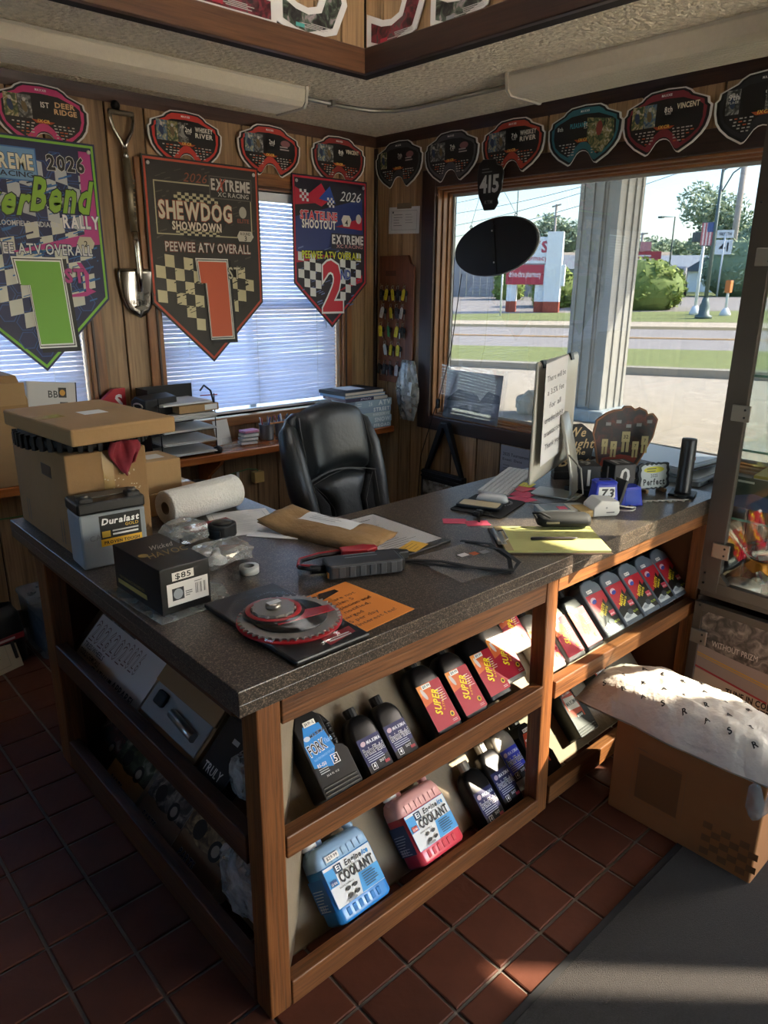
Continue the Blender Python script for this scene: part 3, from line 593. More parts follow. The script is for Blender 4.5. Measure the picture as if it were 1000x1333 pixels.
for x, y, h_, a, lb in ((51, 36.0, 6.6, 1.1, 'distant utility pole with cross arms above the pharmacy sign'), (52, 29.0, 4.3, .9, 'distant thin pole left of the small red roadside sign')):
    p = thing('utility_pole', lb, 'utility pole', (x, y, 1.1)); MB().cyl((0, 0, 0), (0, 0, h_), .09, 8).build('pole', M_timber, p)
    for z in (h_-.1, h_-.9): MB().cbox((0, 0, z), (.1, a*1.6, .1), R=Rz(-.6)).build('cross_arm', M_timber, p)
for x, y, h_, lb in ((52, 40.6, 8.2, 'far street light with a square arm behind the oval sign'), (50.5, 25.9, 5.1, 'thin far street light above the parked car')):
    p = thing('street_light', lb, 'street light', (x, y, 1.1)); MB().tube([(0, 0, 0), (0, 0, h_), (-.6, .7, h_)], .05, 6).build('pole', M_pole, p); MB().cbox((-.6, .7, h_-.03), (.3, .3, .12)).build('lamp_head', M_pole, p)
gp = thing('street_light', 'dark street light with hanging globe beside the column', 'street light', (36, 21.8, .9)); MB().tube([(0, 0, 0), (0, 0, 4.1), (.15, -.35, 4.2), (.2, -.5, 4.0)], .04, 6).build('pole', M_pole, gp); MB().lathe([(.05, 0), (.16, -.1), (.14, -.35), (.02, -.42)], 10, (.2, -.5, 4.0)).build('lamp_head', M_pole, gp)
rs = thing('road_sign', 'white highway route sign reading 41 on a thin post', 'sign', (41.9, 18.5, gz(41.9, 18.5)), math.radians(-64)); MB().cyl((0, 0, 0), (0, 0, 3.3), .05, 8).build('post', M_wh, rs); bx('plate', M_wh, -.42, .42, -.02, .02, 2.2, 2.95, rs, .01); bx('plate', M_wh, -.42, .42, -.02, .02, 3.05, 3.45, rs, .01); cv = Canvas(.004); cv.text('41', 0, 2.36, .44, '23262a', align=1); cv.text('NORTH', 0, 3.17, .16, '23262a', align=1, width=.6); cv.build('lettering', rs, loc=(0, -.03, 0))
rg = thing('roadside_sign', 'small red roadside sign on two posts above the hedge', 'sign', (48, 26.4, 1.2), math.radians(-60))
for x in (-.7, .4): MB().cyl((x, 0, 0), (x, 0, 2.6), .06, 8).build('post', M_pole, rg)
bx('board', mat('sign_red2', 'b0454c', .6), -1.1, 1.0, -.08, .08, 1.9, 2.7, rg); bx('topper', mat('sign_pink', 'c98a8c', .6), -.4, .3, -.08, .08, 2.72, 3.3, rg)
cv = Canvas(.004); cv.text('Auto Care', 0, 2.15, .35, 'f0e0e0', align=1, width=1.7, shear=.2) if False else cv.lines(-.9, 2.35, 1.8, 2, .22, .12, 'e8d0d0', 3); cv.build('lettering', rg, loc=(0, -.085, 0))
tp = thing('thin_post', 'thin white post standing in front of the pharmacy sign', 'post', (23.4, 18.8, gz(23.4, 18.8))); MB().cyl((0, 0, 0), (0, 0, 2.6), .035, 8).build('pole', M_wh, tp)
# overhead wires
for i, (a, b_) in enumerate((((44, 18.9, 11.2), (60, 62, 9.5)), ((44, 18.6, 9.6), (58, 62, 8.5)), ((44, 19.3, 9.6), (56, 60, 6.8)), ((44, 18.9, 8.9), (55, 60, 5.6)), ((40, 0, 11.5), (44, 18.9, 11.2)))):
    a, b_ = Vector(a), Vector(b_); w1 = MB().tube([a.lerp(b_, k/10)-Vector((0, 0, 1.0*4*(k/10)*(1-k/10))) for k in range(11)], .022, 5).build('overhead_wire', mat('wire', '7c8a92', .7))
    tag(w1, ('topmost overhead wire crossing the sky in the window', 'second overhead wire from the top in the window', 'middle overhead wire sloping to the utility pole', 'lowest overhead wire above the far trees', 'overhead wire running right from the utility pole')[i], 'wire', 'overhead wires')
# ================================================================== display counter
M_lam = speck('speckled_laminate', '2c2621', [(.45, '413931'), (.7, '5a4f45'), (.88, '776a5c')], .28, 420)
M_oak = wood('counter_oak', '56331a', '80512a', 0, .45, 12, .12, .3, .7)
M_oakz = wood('counter_oak_upright', '5a3419', '835228', 2, .45, 12, .1, .3, .7)
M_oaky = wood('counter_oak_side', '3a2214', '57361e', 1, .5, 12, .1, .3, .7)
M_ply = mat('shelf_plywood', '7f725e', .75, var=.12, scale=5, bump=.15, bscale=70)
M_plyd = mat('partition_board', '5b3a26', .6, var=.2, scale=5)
CZ = .87
dk = thing('display_counter', 'l-shaped wooden display counter with speckled laminate top and slanted shelves', 'counter', (0, 0, 0))
poly = [(.604, 1.057), (2.66, 1.057), (2.66, 1.775), (1.31, 1.775), (1.31, 2.434), (.604, 2.434)]
MB().prism(poly, CZ-.03, CZ).build('countertop', M_lam, dk, .0015)
for a in ((.604, 2.66, 1.057, 1.075, CZ-.056, CZ-.03), (.604, .622, 1.075, 2.434, CZ-.056, CZ-.03), (.622, 1.31, 2.416, 2.434, CZ-.056, CZ-.03)): bx('edge_band', M_lam, *a, dk, .001)
bx('top_rail', M_oak, .704, 1.596, 1.064, 1.09, .752, CZ-.056, dk, .003); bx('top_rail', M_oak, 1.655, 2.60, 1.064, 1.09, .768, CZ-.056, dk, .003)
bx('corner_post', M_oakz, .645, .702, 1.065, 1.125, 0, CZ-.056, dk, .004)
p_ = MB().box(-.027, .027, -.03, .02, 0, .815).build('middle_post', M_oakz, dk, .004, loc=(1.668, 1.095, 0), rot=(0, -.05, 0))
bx('end_post', M_oakz, 2.60, 2.65, 1.065, 1.115, 0, CZ-.056, dk, .004)
MB().prism([(.704, .418), (1.62, .408), (1.62, .476), (.704, .474)], 1.064, 1.10, 1).build('shelf_rail', M_oak, dk, .003)
bx('shelf_rail', M_oak, 1.685, 2.60, 1.064, 1.10, .405, .462, dk, .003)
MB().prism([(.704, .0), (1.645, .0), (1.645, .062), (.704, .07)], 1.064, 1.10, 1).build('bottom_rail', M_oak, dk, .003)
bx('bottom_rail', M_oak, 1.705, 2.60, 1.064, 1.10, .012, .078, dk, .003)
# slanted boards of the front bays, mitred against a diagonal partition
TA = math.radians(46); ct, st = math.cos(TA), math.sin(TA)
def slant(z0, y0=1.09, y1=1.56, x1=2.6, th=.012):
    lo = .006 if z0 < .006 else z0+.05
    y0 += (lo-z0)/math.tan(TA); z0 = lo
    dz = (y1-y0)*math.tan(TA); k = y1-1.09; k0 = y0-1.09
    b = MB(); top = [(.70+k0, y0, z0), (x1, y0, z0), (x1, y1, z0+dz), (.70+k, y1, z0+dz)]
    b.add(top+[(p[0], p[1], p[2]-th/ct) for p in top], [(0, 1, 2, 3), (7, 6, 5, 4), (0, 4, 5, 1), (1, 5, 6, 2), (2, 6, 7, 3), (3, 7, 4, 0)]); return b
ZS1, ZS0 = .362, -.076
slant(ZS1, y1=1.50).build('slanted_shelf', M_ply, dk); slant(ZS0).build('slanted_shelf', M_ply, dk)
MB().add([(.702, 1.092, .012), (1.18, 1.56, .012), (1.18, 1.56, CZ-.056), (.702, 1.092, CZ-.056), (.695, 1.1, .012), (1.17, 1.57, .012), (1.17, 1.57, CZ-.056), (.695, 1.1, CZ-.056)], [(0, 1, 2, 3), (7, 6, 5, 4), (0, 4, 5, 1), (1, 5, 6, 2), (2, 6, 7, 3), (3, 7, 4, 0)]).build('partition', M_ply, dk)
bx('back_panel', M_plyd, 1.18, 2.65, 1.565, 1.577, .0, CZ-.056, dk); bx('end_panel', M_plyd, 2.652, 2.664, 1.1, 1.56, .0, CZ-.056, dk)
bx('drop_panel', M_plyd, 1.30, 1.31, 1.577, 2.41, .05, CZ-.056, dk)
# left-hand side of the counter
bx('back_post', M_oakz, .64, .70, 2.27, 2.36, 0, CZ-.056, dk, .004)
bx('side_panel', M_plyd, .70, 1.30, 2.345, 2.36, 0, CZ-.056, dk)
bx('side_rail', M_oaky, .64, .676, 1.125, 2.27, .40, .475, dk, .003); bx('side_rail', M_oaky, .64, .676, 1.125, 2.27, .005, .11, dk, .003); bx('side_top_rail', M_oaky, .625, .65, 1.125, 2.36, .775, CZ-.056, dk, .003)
def slant2(z0, x0=.666, x1=1.16, th=.012):
    xa = x0
    lo = .006 if z0 < .006 else z0+.05
    x0 += (lo-z0)/math.tan(TA); z0 = lo
    dz = (x1-x0)*math.tan(TA); k = x1-xa
    b = MB(); top = [(x0, 2.34, z0), (x0, 1.11+x0-xa, z0), (x1, 1.11+k, z0+dz), (x1, 2.34, z0+dz)]
    b.add(top+[(p[0], p[1], p[2]-th/ct) for p in top], [(0, 1, 2, 3), (7, 6, 5, 4), (0, 4, 5, 1), (1, 5, 6, 2), (2, 6, 7, 3), (3, 7, 4, 0)]); return b
slant2(ZS1, x1=1.08).build('slanted_shelf', M_ply, dk); slant2(ZS0).build('slanted_shelf', M_ply, dk)

# ------------------------------------------------------------------ bottles on the slanted shelves
M_blk = mat('black_plastic', '0f0f10', .32); M_cap = mat('cap_black', '0b0b0b', .45); M_silver = mat('silver_plastic', '9a958b', .32, .45); M_grey = mat('bluegrey_plastic', '5d656d', .38)
RX = -(PI/2-TA)
def slot(x, depth, z0, lift=0.0, y0=1.10):
    """world place of a bottle's lower back edge on the front slanted shelf, its foot just behind the rail"""
    y = y0+.002+depth*st; return (x, y+lift*ct, z0+(y-1.09)*math.tan(TA)+.0015+lift*st)
def price(par, txt, x, z, y, w_=.03, rot=0, name='price_tag'):
    c = Canvas(); c.rect(-w_/2, 0, w_, w_*.38, 'e8e6de'); c.text(txt, 0, w_*.1, w_*.2, '1b1b1b', align=1, width=w_*.8); return c.build(name, par, loc=(x, y, z), rot=(0, rot, 0))
def body_loft(w_, d_, h_, hs, neck, cr=.3, nx=0, htop=None):
    """rounded-rectangle bottle body with sloping shoulders to a round neck; back face on y=0"""
    b = MB(); r = []; N = 5
    def ring(ww, dd, z, rr, cx=0): return [(p[0], p[1], z) for p in rrect(ww, dd, rr, N, cx, -d_/2)]
    r.append(ring(w_*.96, d_*.92, 0, d_*.2)); r.append(ring(w_, d_, .006, d_*.22)); r.append(ring(w_, d_, hs, d_*.22))
    for k in (.25, .5, .75, 1):
        q = math.sin(k*PI/2); ww = w_+(neck*2-w_)*(1-math.cos(k*PI/2)); dd = d_+(neck*2-d_)*(1-math.cos(k*PI/2)); r.append(ring(ww, dd, hs+(h_-hs)*q, min(ww, dd)*(.22+.27*k), nx*k))
    b.rings(r); return b
def cap_on(par, cx, d_, z, r, h_, m_):
    b = MB(); n = 24; pts = []
    def ring(rad, zz, rib): return [(cx+(rad-(.0008 if rib and i % 2 else 0))*math.cos(2*PI*i/n), -d_/2+(rad-(.0008 if rib and i % 2 else 0))*math.sin(2*PI*i/n), zz) for i in range(n)]
    b.rings([ring(r*.8, z-.004, 0), ring(r, z, 1), ring(r, z+h_*.9, 1), ring(r*.92, z+h_, 0)], smooth=False); return b.build('cap', m_, par)
G_SUPER = 'four-stroke oil bottles in the upper slanted bay'
PHRED = photo('oil_label_flame', ['a61224', 'b3152a', 'd2502a', 'e8a13c'], 18, .35)
def super_bottle(x, label, m_, cm, lift=0, z0=ZS1, rz=0, tagtxt='$19.99'):
    t = thing('oil_bottle', label, 'oil bottle', slot(x, .062, z0, lift), rot=(RX, 0, rz), group=G_SUPER)
    bd = body_loft(.098, .062, .195, .15, .017).build('body', m_, t); cap_on(t, 0, .062, .193, .019, .026, cm)
    c = Canvas(); W, Hh = .088, .128; c.rect(-W/2, 0, W, Hh, 'a3132a'); c.poly([(-W/2, Hh*.55), (-W/2, Hh), (W*.1, Hh), (-W*.1, Hh*.6)], 'd0622c'); c.poly([(-W/2, Hh*.75), (-W/2, Hh), (-W*.1, Hh)], 'e28a3a')
    c.ell(-W*.33, Hh*.80, .006, .017, 'c9beb6', 14, .3); c.text('SUPER', -.004, Hh*.26, .021, 'f0d21c', rot=1.22, width=.072, wgt=2, shear=.2); c.text('4-STROKE', .012, Hh*.32, .006, 'f0b01c', rot=1.22, width=.05)
    c.lines(.014, Hh*.78, .026, 6, .0065, .0016, 'e6c9c4', int(x*100)); c.ell(W*.3, Hh*.2, .0075, .0075, 'e0b41c', 16); c.ell(W*.3, Hh*.2, .0045, .0045, '2a1a12', 12); c.lines(W*.2, Hh*.08, .018, 2, .004, .0012, 'd9b6b6', 2)
    c.build('front_label', bd, loc=(0, -.0624, .014)); price(bd, tagtxt, -.012, .128, -.064, .032, 0)
    return t
super_bottle(1.266, 'black oil bottle with red label, leftmost of the large black ones', M_blk, M_cap)
super_bottle(1.378, 'black oil bottle with red label, second of the three large black ones', M_blk, M_cap)
super_bottle(1.492, 'black oil bottle with red label, rightmost of the three large black ones', M_blk, M_cap, .012)
super_bottle(1.578, 'silver oil bottle with red label half shadowed left of the middle post', M_silver, M_cap, .032)
super_bottle(1.757, 'silver oil bottle with red label just right of the middle post', M_silver, M_cap)
super_bottle(1.866, 'silver oil bottle with red label, second right of the middle post', M_silver, M_cap)
super_bottle(1.975, 'black oil bottle with red label beside the grey jugs', M_blk, M_cap)
super_bottle(1.665, 'silver oil bottle standing high behind the middle post', M_silver, M_cap, .10)
# bottles lying higher up on the same board, under the counter edge
super_bottle(1.30, 'red-labelled bottle pushed up behind the two brake fluid bottles', M_blk, M_cap, .235, tagtxt='$19.99')
super_bottle(1.72, 'silver bottle lying high under the counter edge by the middle post', M_silver, M_cap, .24)
G_J = 'grey jugs in the right upper bay'
def jug(x, label, lift=0, rz=0, tagtxt="$12.99", y0=1.10):
    d_ = .07; t = thing('oil_jug', label, 'oil jug', slot(x, d_, ZS1, lift, y0), rot=(RX, 0, rz), group=G_J)
    b = MB(); pl = [(-.056, .004), (-.05, 0), (.05, 0), (.056, .004), (.056, .172), (.046, .186), (.02, .203), (-.016, .203), (-.04, .196), (-.056, .178)]
    b.prism(pl, -d_, 0, 1); bd = b.build('body', M_grey, t, .006, 3); cap_on(t, .003, d_, .2, .017, .024, M_cap)
    c = Canvas(); W, Hh = .102, .136; c.rect(-W/2, 0, W, Hh, '16120f'); c.poly([(-W/2, Hh*.35), (W/2, Hh*.72), (W/2, Hh), (-W/2, Hh)], 'a11a28'); c.poly([(-W/2, 0), (W*.25, 0), (W*.1, Hh*.16), (-W*.2, Hh*.2), (-W/2, Hh*.12)], 'b9bdbd')
    c.ell(-W*.24, Hh*.84, .017, .01, 'c7aeb4', 20, .2); c.ell(-W*.22, Hh*.8, .014, .007, '2a3a8c', 16, .2); c.poly([(-W*.30, Hh*.42), (W*.28, Hh*.80), (W*.28, Hh*.62), (-W*.22, Hh*.28)], '0d0b0a')
    c.text('SxS/UTV', -W*.26, Hh*.40, .013, 'e9cf2a', rot=.58, width=.056, wgt=2); c.text('ENGINE OIL', -W*.1, Hh*.37, .008, 'e9cf2a', rot=.58, width=.046); c.rect(W*.16, Hh*.3, .03, .02, 'b23a4a'); c.text('10W-50', W*.17, Hh*.33, .006, 'f0e6e6', width=.024); c.text('FULL SYN', W*.14, Hh*.12, .007, 'b8cc3a', width=.03)
    c.ell(0, Hh*.18, .016, .011, '3a3e44', 14); c.ell(-W*.25, Hh*.1, .02, .006, '8d9294', 14)
    c.build('front_label', bd, loc=(0, -d_-.0004, .016)); price(bd, tagtxt, -.02, .157, -d_-.002, .03); 
    for k in range(3): bx('rib', M_grey, -.044, .044, -d_-.001, -d_+.002, .003+k*.004, .005+k*.004, t)
    return t
jug(2.096, 'grey oil jug with dark label, leftmost of the front row'); jug(2.22, 'grey oil jug with dark label, second of the front row'); jug(2.344, 'grey oil jug with dark label, third of the front row'); jug(2.462, 'grey oil jug with dark label, fourth of the front row, under the counter edge')
jug(2.575, 'grey oil jug with dark label next to the display cabinet, last of the front row')
jug(2.14, 'grey oil jug of the back row, leftmost under the counter edge', .235); jug(2.262, 'grey oil jug of the back row, middle one under the counter edge', .235); jug(2.385, 'grey oil jug of the back row, rightmost under the counter edge', .235)
# fork oil with a side handle
M_bluel = '1a78c8'
def handle_bottle(name, label, x, z0, lab, group=None, lift=0):
    d_ = .066; t = thing(name, label, 'oil bottle', slot(x, d_, z0, lift), rot=(RX, 0, 0), group=group)
    b = MB(); b.prism([(-.056, .004), (-.052, 0), (.052, 0), (.056, .004), (.056, .085), (.046, .1), (.026, .108), (.024, .182), (.004, .208), (-.036, .208), (-.056, .175)], -d_, 0, 1); bd = b.build('body', M_blk, t, .007, 3)
    b = MB(); b.tube([(.04, -d_*.45, .085), (.05, -d_*.45, .11), (.05, -d_*.45, .16), (.04, -d_*.45, .18), (.012, -d_*.45, .197)], [.012, .0095, .009, .0095, .012], 10); b.build('handle', M_blk, t)
    for k in range(4): MB().lathe([(.0065, 0), (.0105, .003), (.0105, .006), (.0065, .009)], 10, (.048, -d_*.5, .112+k*.014)).build('grip_bump', M_blk, t)
    cap_on(t, -.016, d_, .207, .021, .026, M_cap)
    for k in range(3): bx('rib', M_blk, -.05, .05, -d_-.0018, -d_+.001, .006+k*.009, .0105+k*.009, t, .0015)
    c = Canvas(); lab(c); c.build('front_label', bd, loc=(0, -d_-.0004, 0)); return t
def lab_fork(c):
    c.poly([(-.05, .075), (.0, .05), (.024, .1), (.012, .168), (-.034, .172), (-.05, .13)], '2387d6'); c.poly([(-.05, .05), (.024, .05), (.024, .1), (0, .062), (-.05, .075)], '121417')
    c.ell(-.036, .143, .009, .006, 'c8d4e2', 14); c.text('MAXIMA', -.027, .141, .007, '10131a', width=.044, wgt=2, shear=.2, rot=.12, outline='d8e4f2'); c.text('FORK', -.045, .102, .024, '0e1216', width=.05, wgt=1, rot=.1, outline='eef4fa'); c.text('fluid', .004, .116, .012, '9cc8f0', width=.022, rot=.1)
    c.text('RACE PERFORMANCE FORK FLUID', -.042, .088, .005, '8cc2f0', width=.062, rot=.1); c.text('85-150', -.042, .072, .008, 'e4e6e8', width=.026); c.lines(-.042, .066, .028, 3, .005, .002, 'b4b8bc', 4, .9)
    c.frame(.0, .064, .021, .023, .0018, 'f0f0f0'); c.text('5', .0105, .068, .0145, 'f4f4f4', align=1, wgt=1); c.text('33.8 FL OZ', -.03, .046, .004, 'c8c8c8', width=.036)
fk = handle_bottle('fork_oil_bottle', 'black fork oil bottle with blue label and side handle', .897, ZS1, lab_fork); price(fk, '$14.99 - 1L', -.014, .168, -.068, .034)
def lab_or(c):
    c.poly([(-.05, .075), (.024, .06), (.024, .1), (.012, .175), (-.034, .178), (-.05, .14)], 'b8401f'); c.poly([(-.042, .1), (.02, .094), (.014, .14), (-.042, .146)], 'd8d2cc'); c.text('MAXUM4', -.04, .114, .014, '22262a', width=.056, wgt=2); c.text('MAXIMA', -.038, .152, .008, 'f0e8e4', width=.046, shear=.2)
    c.rect(-.02, .06, .036, .018, '1c1c1e'); c.text('10W40', -.018, .065, .008, 'e8e8e8', width=.03)
o1 = handle_bottle('oil_bottle', 'black bottle with orange label behind the foot of the middle post', 1.80, ZS0, lab_or, 'orange-labelled bottles in the lower bay'); price(o1, '$18.99', -.014, .18, -.068, .03)
o2 = handle_bottle('oil_bottle', 'black bottle with orange label leaning beside the large carton', 2.065, ZS0, lab_or, 'orange-labelled bottles in the lower bay', .06); price(o2, '$18.99', -.014, .18, -.068, .03)
o3 = handle_bottle('oil_bottle', 'black bottle with red-orange label in shade right of the carton bag', 2.30, ZS0, lab_or, 'orange-labelled bottles in the lower bay', .09)
# slim brake-fluid style bottles
def slim(x, label, z0, m_, cm, tagtxt='$12.99', lift=0, lab='232a80'):
    d_ = .052; t = thing('fluid_bottle', label, 'fluid bottle', slot(x, d_, z0, lift), rot=(RX, 0, 0), group='slim fluid bottles on the slanted shelves')
    bd = body_loft(.084, d_, .158, .118, .015).build('body', m_, t); cap_on(t, 0, d_, .156, .0165, .026, cm)
    c = Canvas(); W, Hh = .072, .085; c.rect(-W/2, 0, W, Hh, '1c1f52' if lab == '232a80' else lab); c.poly([(-W/2, 0), (W/2, 0), (W/2, Hh*.35), (-W/2, Hh*.2)], '15161c'); c.ell(-W*.3, Hh*.84, .008, .006, 'c2a8b8', 14, .2); c.text('MAXIMA', -W*.16, Hh*.79, .008, 'd6d8e6', width=.044, shear=.2, wgt=2)
    c.text('Brake', -W*.42, Hh*.5, .016, '14161e', width=.03, outline='d8d8ea'); c.text('Fluid', W*.02, Hh*.5, .016, '14161e', width=.032, outline='d8d8ea'); c.lines(-W*.4, Hh*.42, .055, 3, .005, .0018, 'b4b8d0', 5); c.frame(-W*.36, Hh*.06, .015, .016, .0014, 'e0e0e8'); c.text('4', -W*.255, Hh*.1, .01, 'f0f0f0', align=1); c.text('DOT', W*.02, Hh*.18, .006, 'd8d8dc', width=.018); c.rect(W*.2, Hh*.09, .015, .007, 'a8323c')
    c.build('front_label', bd, loc=(0, -d_-.0004, .016)); price(bd, tagtxt, -.006, .122, -d_+.003, .034)
    if z0 == ZS0: t.scale = (1.12, 1.1, 1.2)
    return t
slim(1.024, 'slim black fluid bottle with blue label beside the fork oil bottle', ZS1, M_blk, M_cap); slim(1.113, 'slim black fluid bottle with blue label left of the red-labelled bottles', ZS1, M_blk, M_cap)
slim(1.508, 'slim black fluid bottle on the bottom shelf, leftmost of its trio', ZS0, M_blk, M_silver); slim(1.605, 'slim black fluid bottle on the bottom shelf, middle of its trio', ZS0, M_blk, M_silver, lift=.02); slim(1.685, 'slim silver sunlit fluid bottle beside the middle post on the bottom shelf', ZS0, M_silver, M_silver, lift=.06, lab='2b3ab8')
# coolant jugs
def coolant(x, label, c_liq, c_up, capc, price_t, side, dark):
    d_ = .092; w_ = .172; t = thing('coolant_jug', label, 'coolant jug', slot(x, d_, ZS0), rot=(RX, 0, 0), group='coolant jugs on the bottom shelf')
    M1 = mat('coolant_'+c_liq, c_liq, .3, coat=.3); M2 = mat('plastic_'+c_up, c_up, .35); h_ = .15
    b = MB(); b.rings([[(p[0], p[1], z) for p in rrect(w_*s, d_*s2, .018, 4, 0, -d_/2)] for z, s, s2 in ((0, .93, .9), (.008, 1, 1), (h_, 1, 1))]); fbd = b.build('filled_body', M1, t)
    b = MB(); b.rings([[(p[0]+o, p[1], z) for p in rrect(w_*s, d_*s2, .018*s2, 4, 0, -d_/2)] for z, s, s2, o in ((h_, 1, 1, 0), (.178, .98, .98, 0), (.196, .9, .86, 0), (.204, .8, .7, 0))]); b.build('upper_body', M2, t)
    b = MB(); b.tube([(w_*.36, -d_/2, .185), (w_*.40, -d_/2, .21), (w_*.3, -d_/2, .238), (.0, -d_/2, .246), (-w_*.2, -d_/2, .236), (-w_*.24, -d_/2, .2)], [.016, .0145, .0135, .0135, .0145, .018], 12); b.build('handle', M2, t)
    MB().lathe([(.018, .19), (.017, .214)], 16, (-w_*.36, -d_/2, 0)).build('neck', M2, t); MB().lathe([(.0215, .208), (.0215, .23), (.0195, .233)], 20, (-w_*.36, -d_/2, 0)).build('cap', mat('cap_'+capc, capc, .45), t)
    for k in range(7): bx('grip_rib', M2, -w_*.36+k*w_*.11, -w_*.36+k*w_*.11+.006, -d_-.002, -d_+.004, .152, .176, t, .002)
    for k in range(6): bx('mould_letter', M1, -w_*.34+k*w_*.115, -w_*.34+k*w_*.115+.012, -d_-.002, -d_+.002, .012, .034, fbd, .002)
    c = Canvas(); W, Hh = .156, .108; c.rect(-W/2, 0, W, Hh, 'd8dcde'); c.rect(-W/2, Hh*.5, W*.2, Hh*.42, '3f9ad8'); c.poly([(W*.02, Hh*.02), (W/2, Hh*.02), (W/2, Hh*.48), (W*.08, Hh*.48)], '3f9ad8'); c.frame(-W/2, 0, W, Hh, .001, '3f9ad8')
    c.rect(-W*.3, Hh*.75, .024, .022, '14304e'); c.text('Ei', -W*.22, Hh*.79, .014, 'f4f6f8', align=1, wgt=1); c.text('Engine', -W*.08, Hh*.8, .015, '12181e', width=.055, wgt=2, shear=.15, outline='f2f4f6'); c.text('ice', W*.29, Hh*.8, .015, '2a8ccc' if side == 'b' else '2a8ccc', width=.02, wgt=2, shear=.15)
    c.text('COOLANT', -W*.27, Hh*.5, .024, '14161a', width=.112, wgt=2); c.text('HI-PERFORMANCE ANTIFREEZE', -W*.27, Hh*.72, .004, '22262a', width=.07); c.rect(-W*.46, Hh*.52, .02, .015, dark); c.text('1/2 GAL', -W*.45, Hh*.55, .006, 'f4f4f4', width=.018); c.lines(W*.12, Hh*.4, .052, 6, .0065, .0022, '14384e', 3); c.text('ENGINE FORMULA', -W*.34, Hh*.4, .004, '22262a', width=.045)
    for i in range(2):
        for j in range(2): c.ell(-W*.2+i*.022, Hh*.14+j*.018, .008, .0045, '23262a', 10, .3)
    c.rect(-W*.3, Hh*.03, .03, .006, '8a9298'); c.build('front_label', fbd, loc=(0, -d_-.0004, .04))
    c = Canvas(); c.rect(-.042, .04, .084, .09, '3b4a6a' if side == 'r' else '2b66a8'); c.lines(-.034, .1, .06, 8, .008, .002, 'd6dae2', 6); c.bars(-.03, .045, .03, .018, 14, 'e6e8ec'); c.build('side_label', fbd, loc=(-w_/2-.0004, -d_/2, 0), rot=(0, 0, -PI/2))
    if price_t: price(t, price_t, -w_*.22, .158, -d_-.003, .042)
    t.scale = (1, 1, .93)
    return t
coolant(.972, 'blue half-gallon coolant jug with white cap and price sticker', '2f7fc6', '8fb0cf', 'd8d4cc', '$29.99', 'b', '1a4a86')
coolant(1.262, 'red half-gallon coolant jug with white cap on the bottom shelf', 'd0414f', 'd9a29c', 'd8d4cc', None, 'r', 'b0392e')

# ------------------------------------------------------------------ catalogues on the dark left side
def lslot(y, z0, lift=0, off=0):
    x = .679+off*st; return (x+lift*ct, y, z0+(x-.666)*math.tan(TA)+.001+lift*st)
LROT = (RX, 0, -PI/2)
M_page = mat('paper_edge', 'b8b0a4', .8)
def catalog(label, y, z0, w_, h_, th, draw, lift=0, off=0, tw=0, group='catalogues on the left shelves'):
    t = thing('catalogue', label, 'catalogue', lslot(y, z0, lift, th), rot=(RX, tw, -PI/2), group=group)
    bx('pages', M_page, -w_/2, w_/2, -th+.0012, -.0012, .0008, h_-.0008, t); b = MB(); b.box(-w_/2, w_/2, -.0012, 0, 0, h_); b.build('back_cover', ink('3a3836'), t); b = MB(); b.box(-w_/2, w_/2, -th, -th+.0012, 0, h_); fc_ = b.build('front_cover', ink('b7aea6'), t)
    c = Canvas(); draw(c, w_, h_); c.build('cover_print', fc_, loc=(0, -th-.0001, 0)); return t
PH_moto = photo('cover_photo_riders', ['161412', '2b2a28', '6a655e', '9a948a'], 26)
PH_moto2 = photo('cover_photo_motorbike', ['0f0f0e', '24221f', '4a2018', '7a7268'], 20)
PH_mud = photo('cover_photo_mud', ['201812', '4a3a28', '8a7452', 'b09a72'], 22); PH_green = photo('cover_photo_green', ['10120e', '20281c', '3c4a34', '8a8a80'], 18)
def cvA(sub, two):
    def d(c, w_, h_):
        c.rect(-w_/2, 0, w_, h_, 'c2b9b0'); c.rect(-w_/2, h_*.66, w_, h_*.34, PH_moto)
        for k in range(two): (c.text('2026', -w_*.46+k*w_*.47, h_*.34, h_*.24, '5a3026', width=w_*.45, wgt=2), c.text('2026', -w_*.46+k*w_*.47, h_*.34, h_*.24, 'bdb3aa', width=w_*.45, wgt=0))
        c.text('TIRES/WHEELS', -w_*.46, h_*.24, h_*.06, '2a2624', width=w_*.5) if two > 1 else None
        c.text('TOOLS/CHEMICALS', -w_*.46, h_*.15, h_*.06, '2a2624', width=w_*.5) if two > 1 else None
        c.rect(-w_*.06 if two > 1 else -w_*.46, h_*.06, w_*.08, h_*.07, '151312'); c.text(sub, w_*.06 if two > 1 else -w_*.34, h_*.06, h_*.09, '1d1a18', width=w_*(.4 if two > 1 else .7)); c.lines(-w_*.4, h_*.02, w_*.7, 1, .01, h_*.012, '5a5450', 1)
    return d
def cvB(pic, bgc, tx='PARTS', sub='UNLIMITED', px=-.35, pz=.12):
    def d(c, w_, h_):
        c.rect(-w_/2, 0, w_, h_, bgc); c.rect(-w_/2, h_*.35, w_, h_*.65, pic); c.ell(.0, h_*.5, w_*.36, h_*.17, pic, 18, .2); c.ell(w_*.2, h_*.42, w_*.12, w_*.12, '171513', 18); c.ell(w_*.2, h_*.42, w_*.07, w_*.07, '8a847a', 14); c.ell(-w_*.22, h_*.46, w_*.12, w_*.12, '171513', 18)
        c.text(tx, px*w_, h_*pz, h_*.08, '23284a', width=w_*.36, wgt=2, shear=.15, outline='d6cec6'); c.text(sub, px*w_, h_*(pz-.07), h_*.05, 'b03a36', width=w_*.4, wgt=2, shear=.15)
    return d
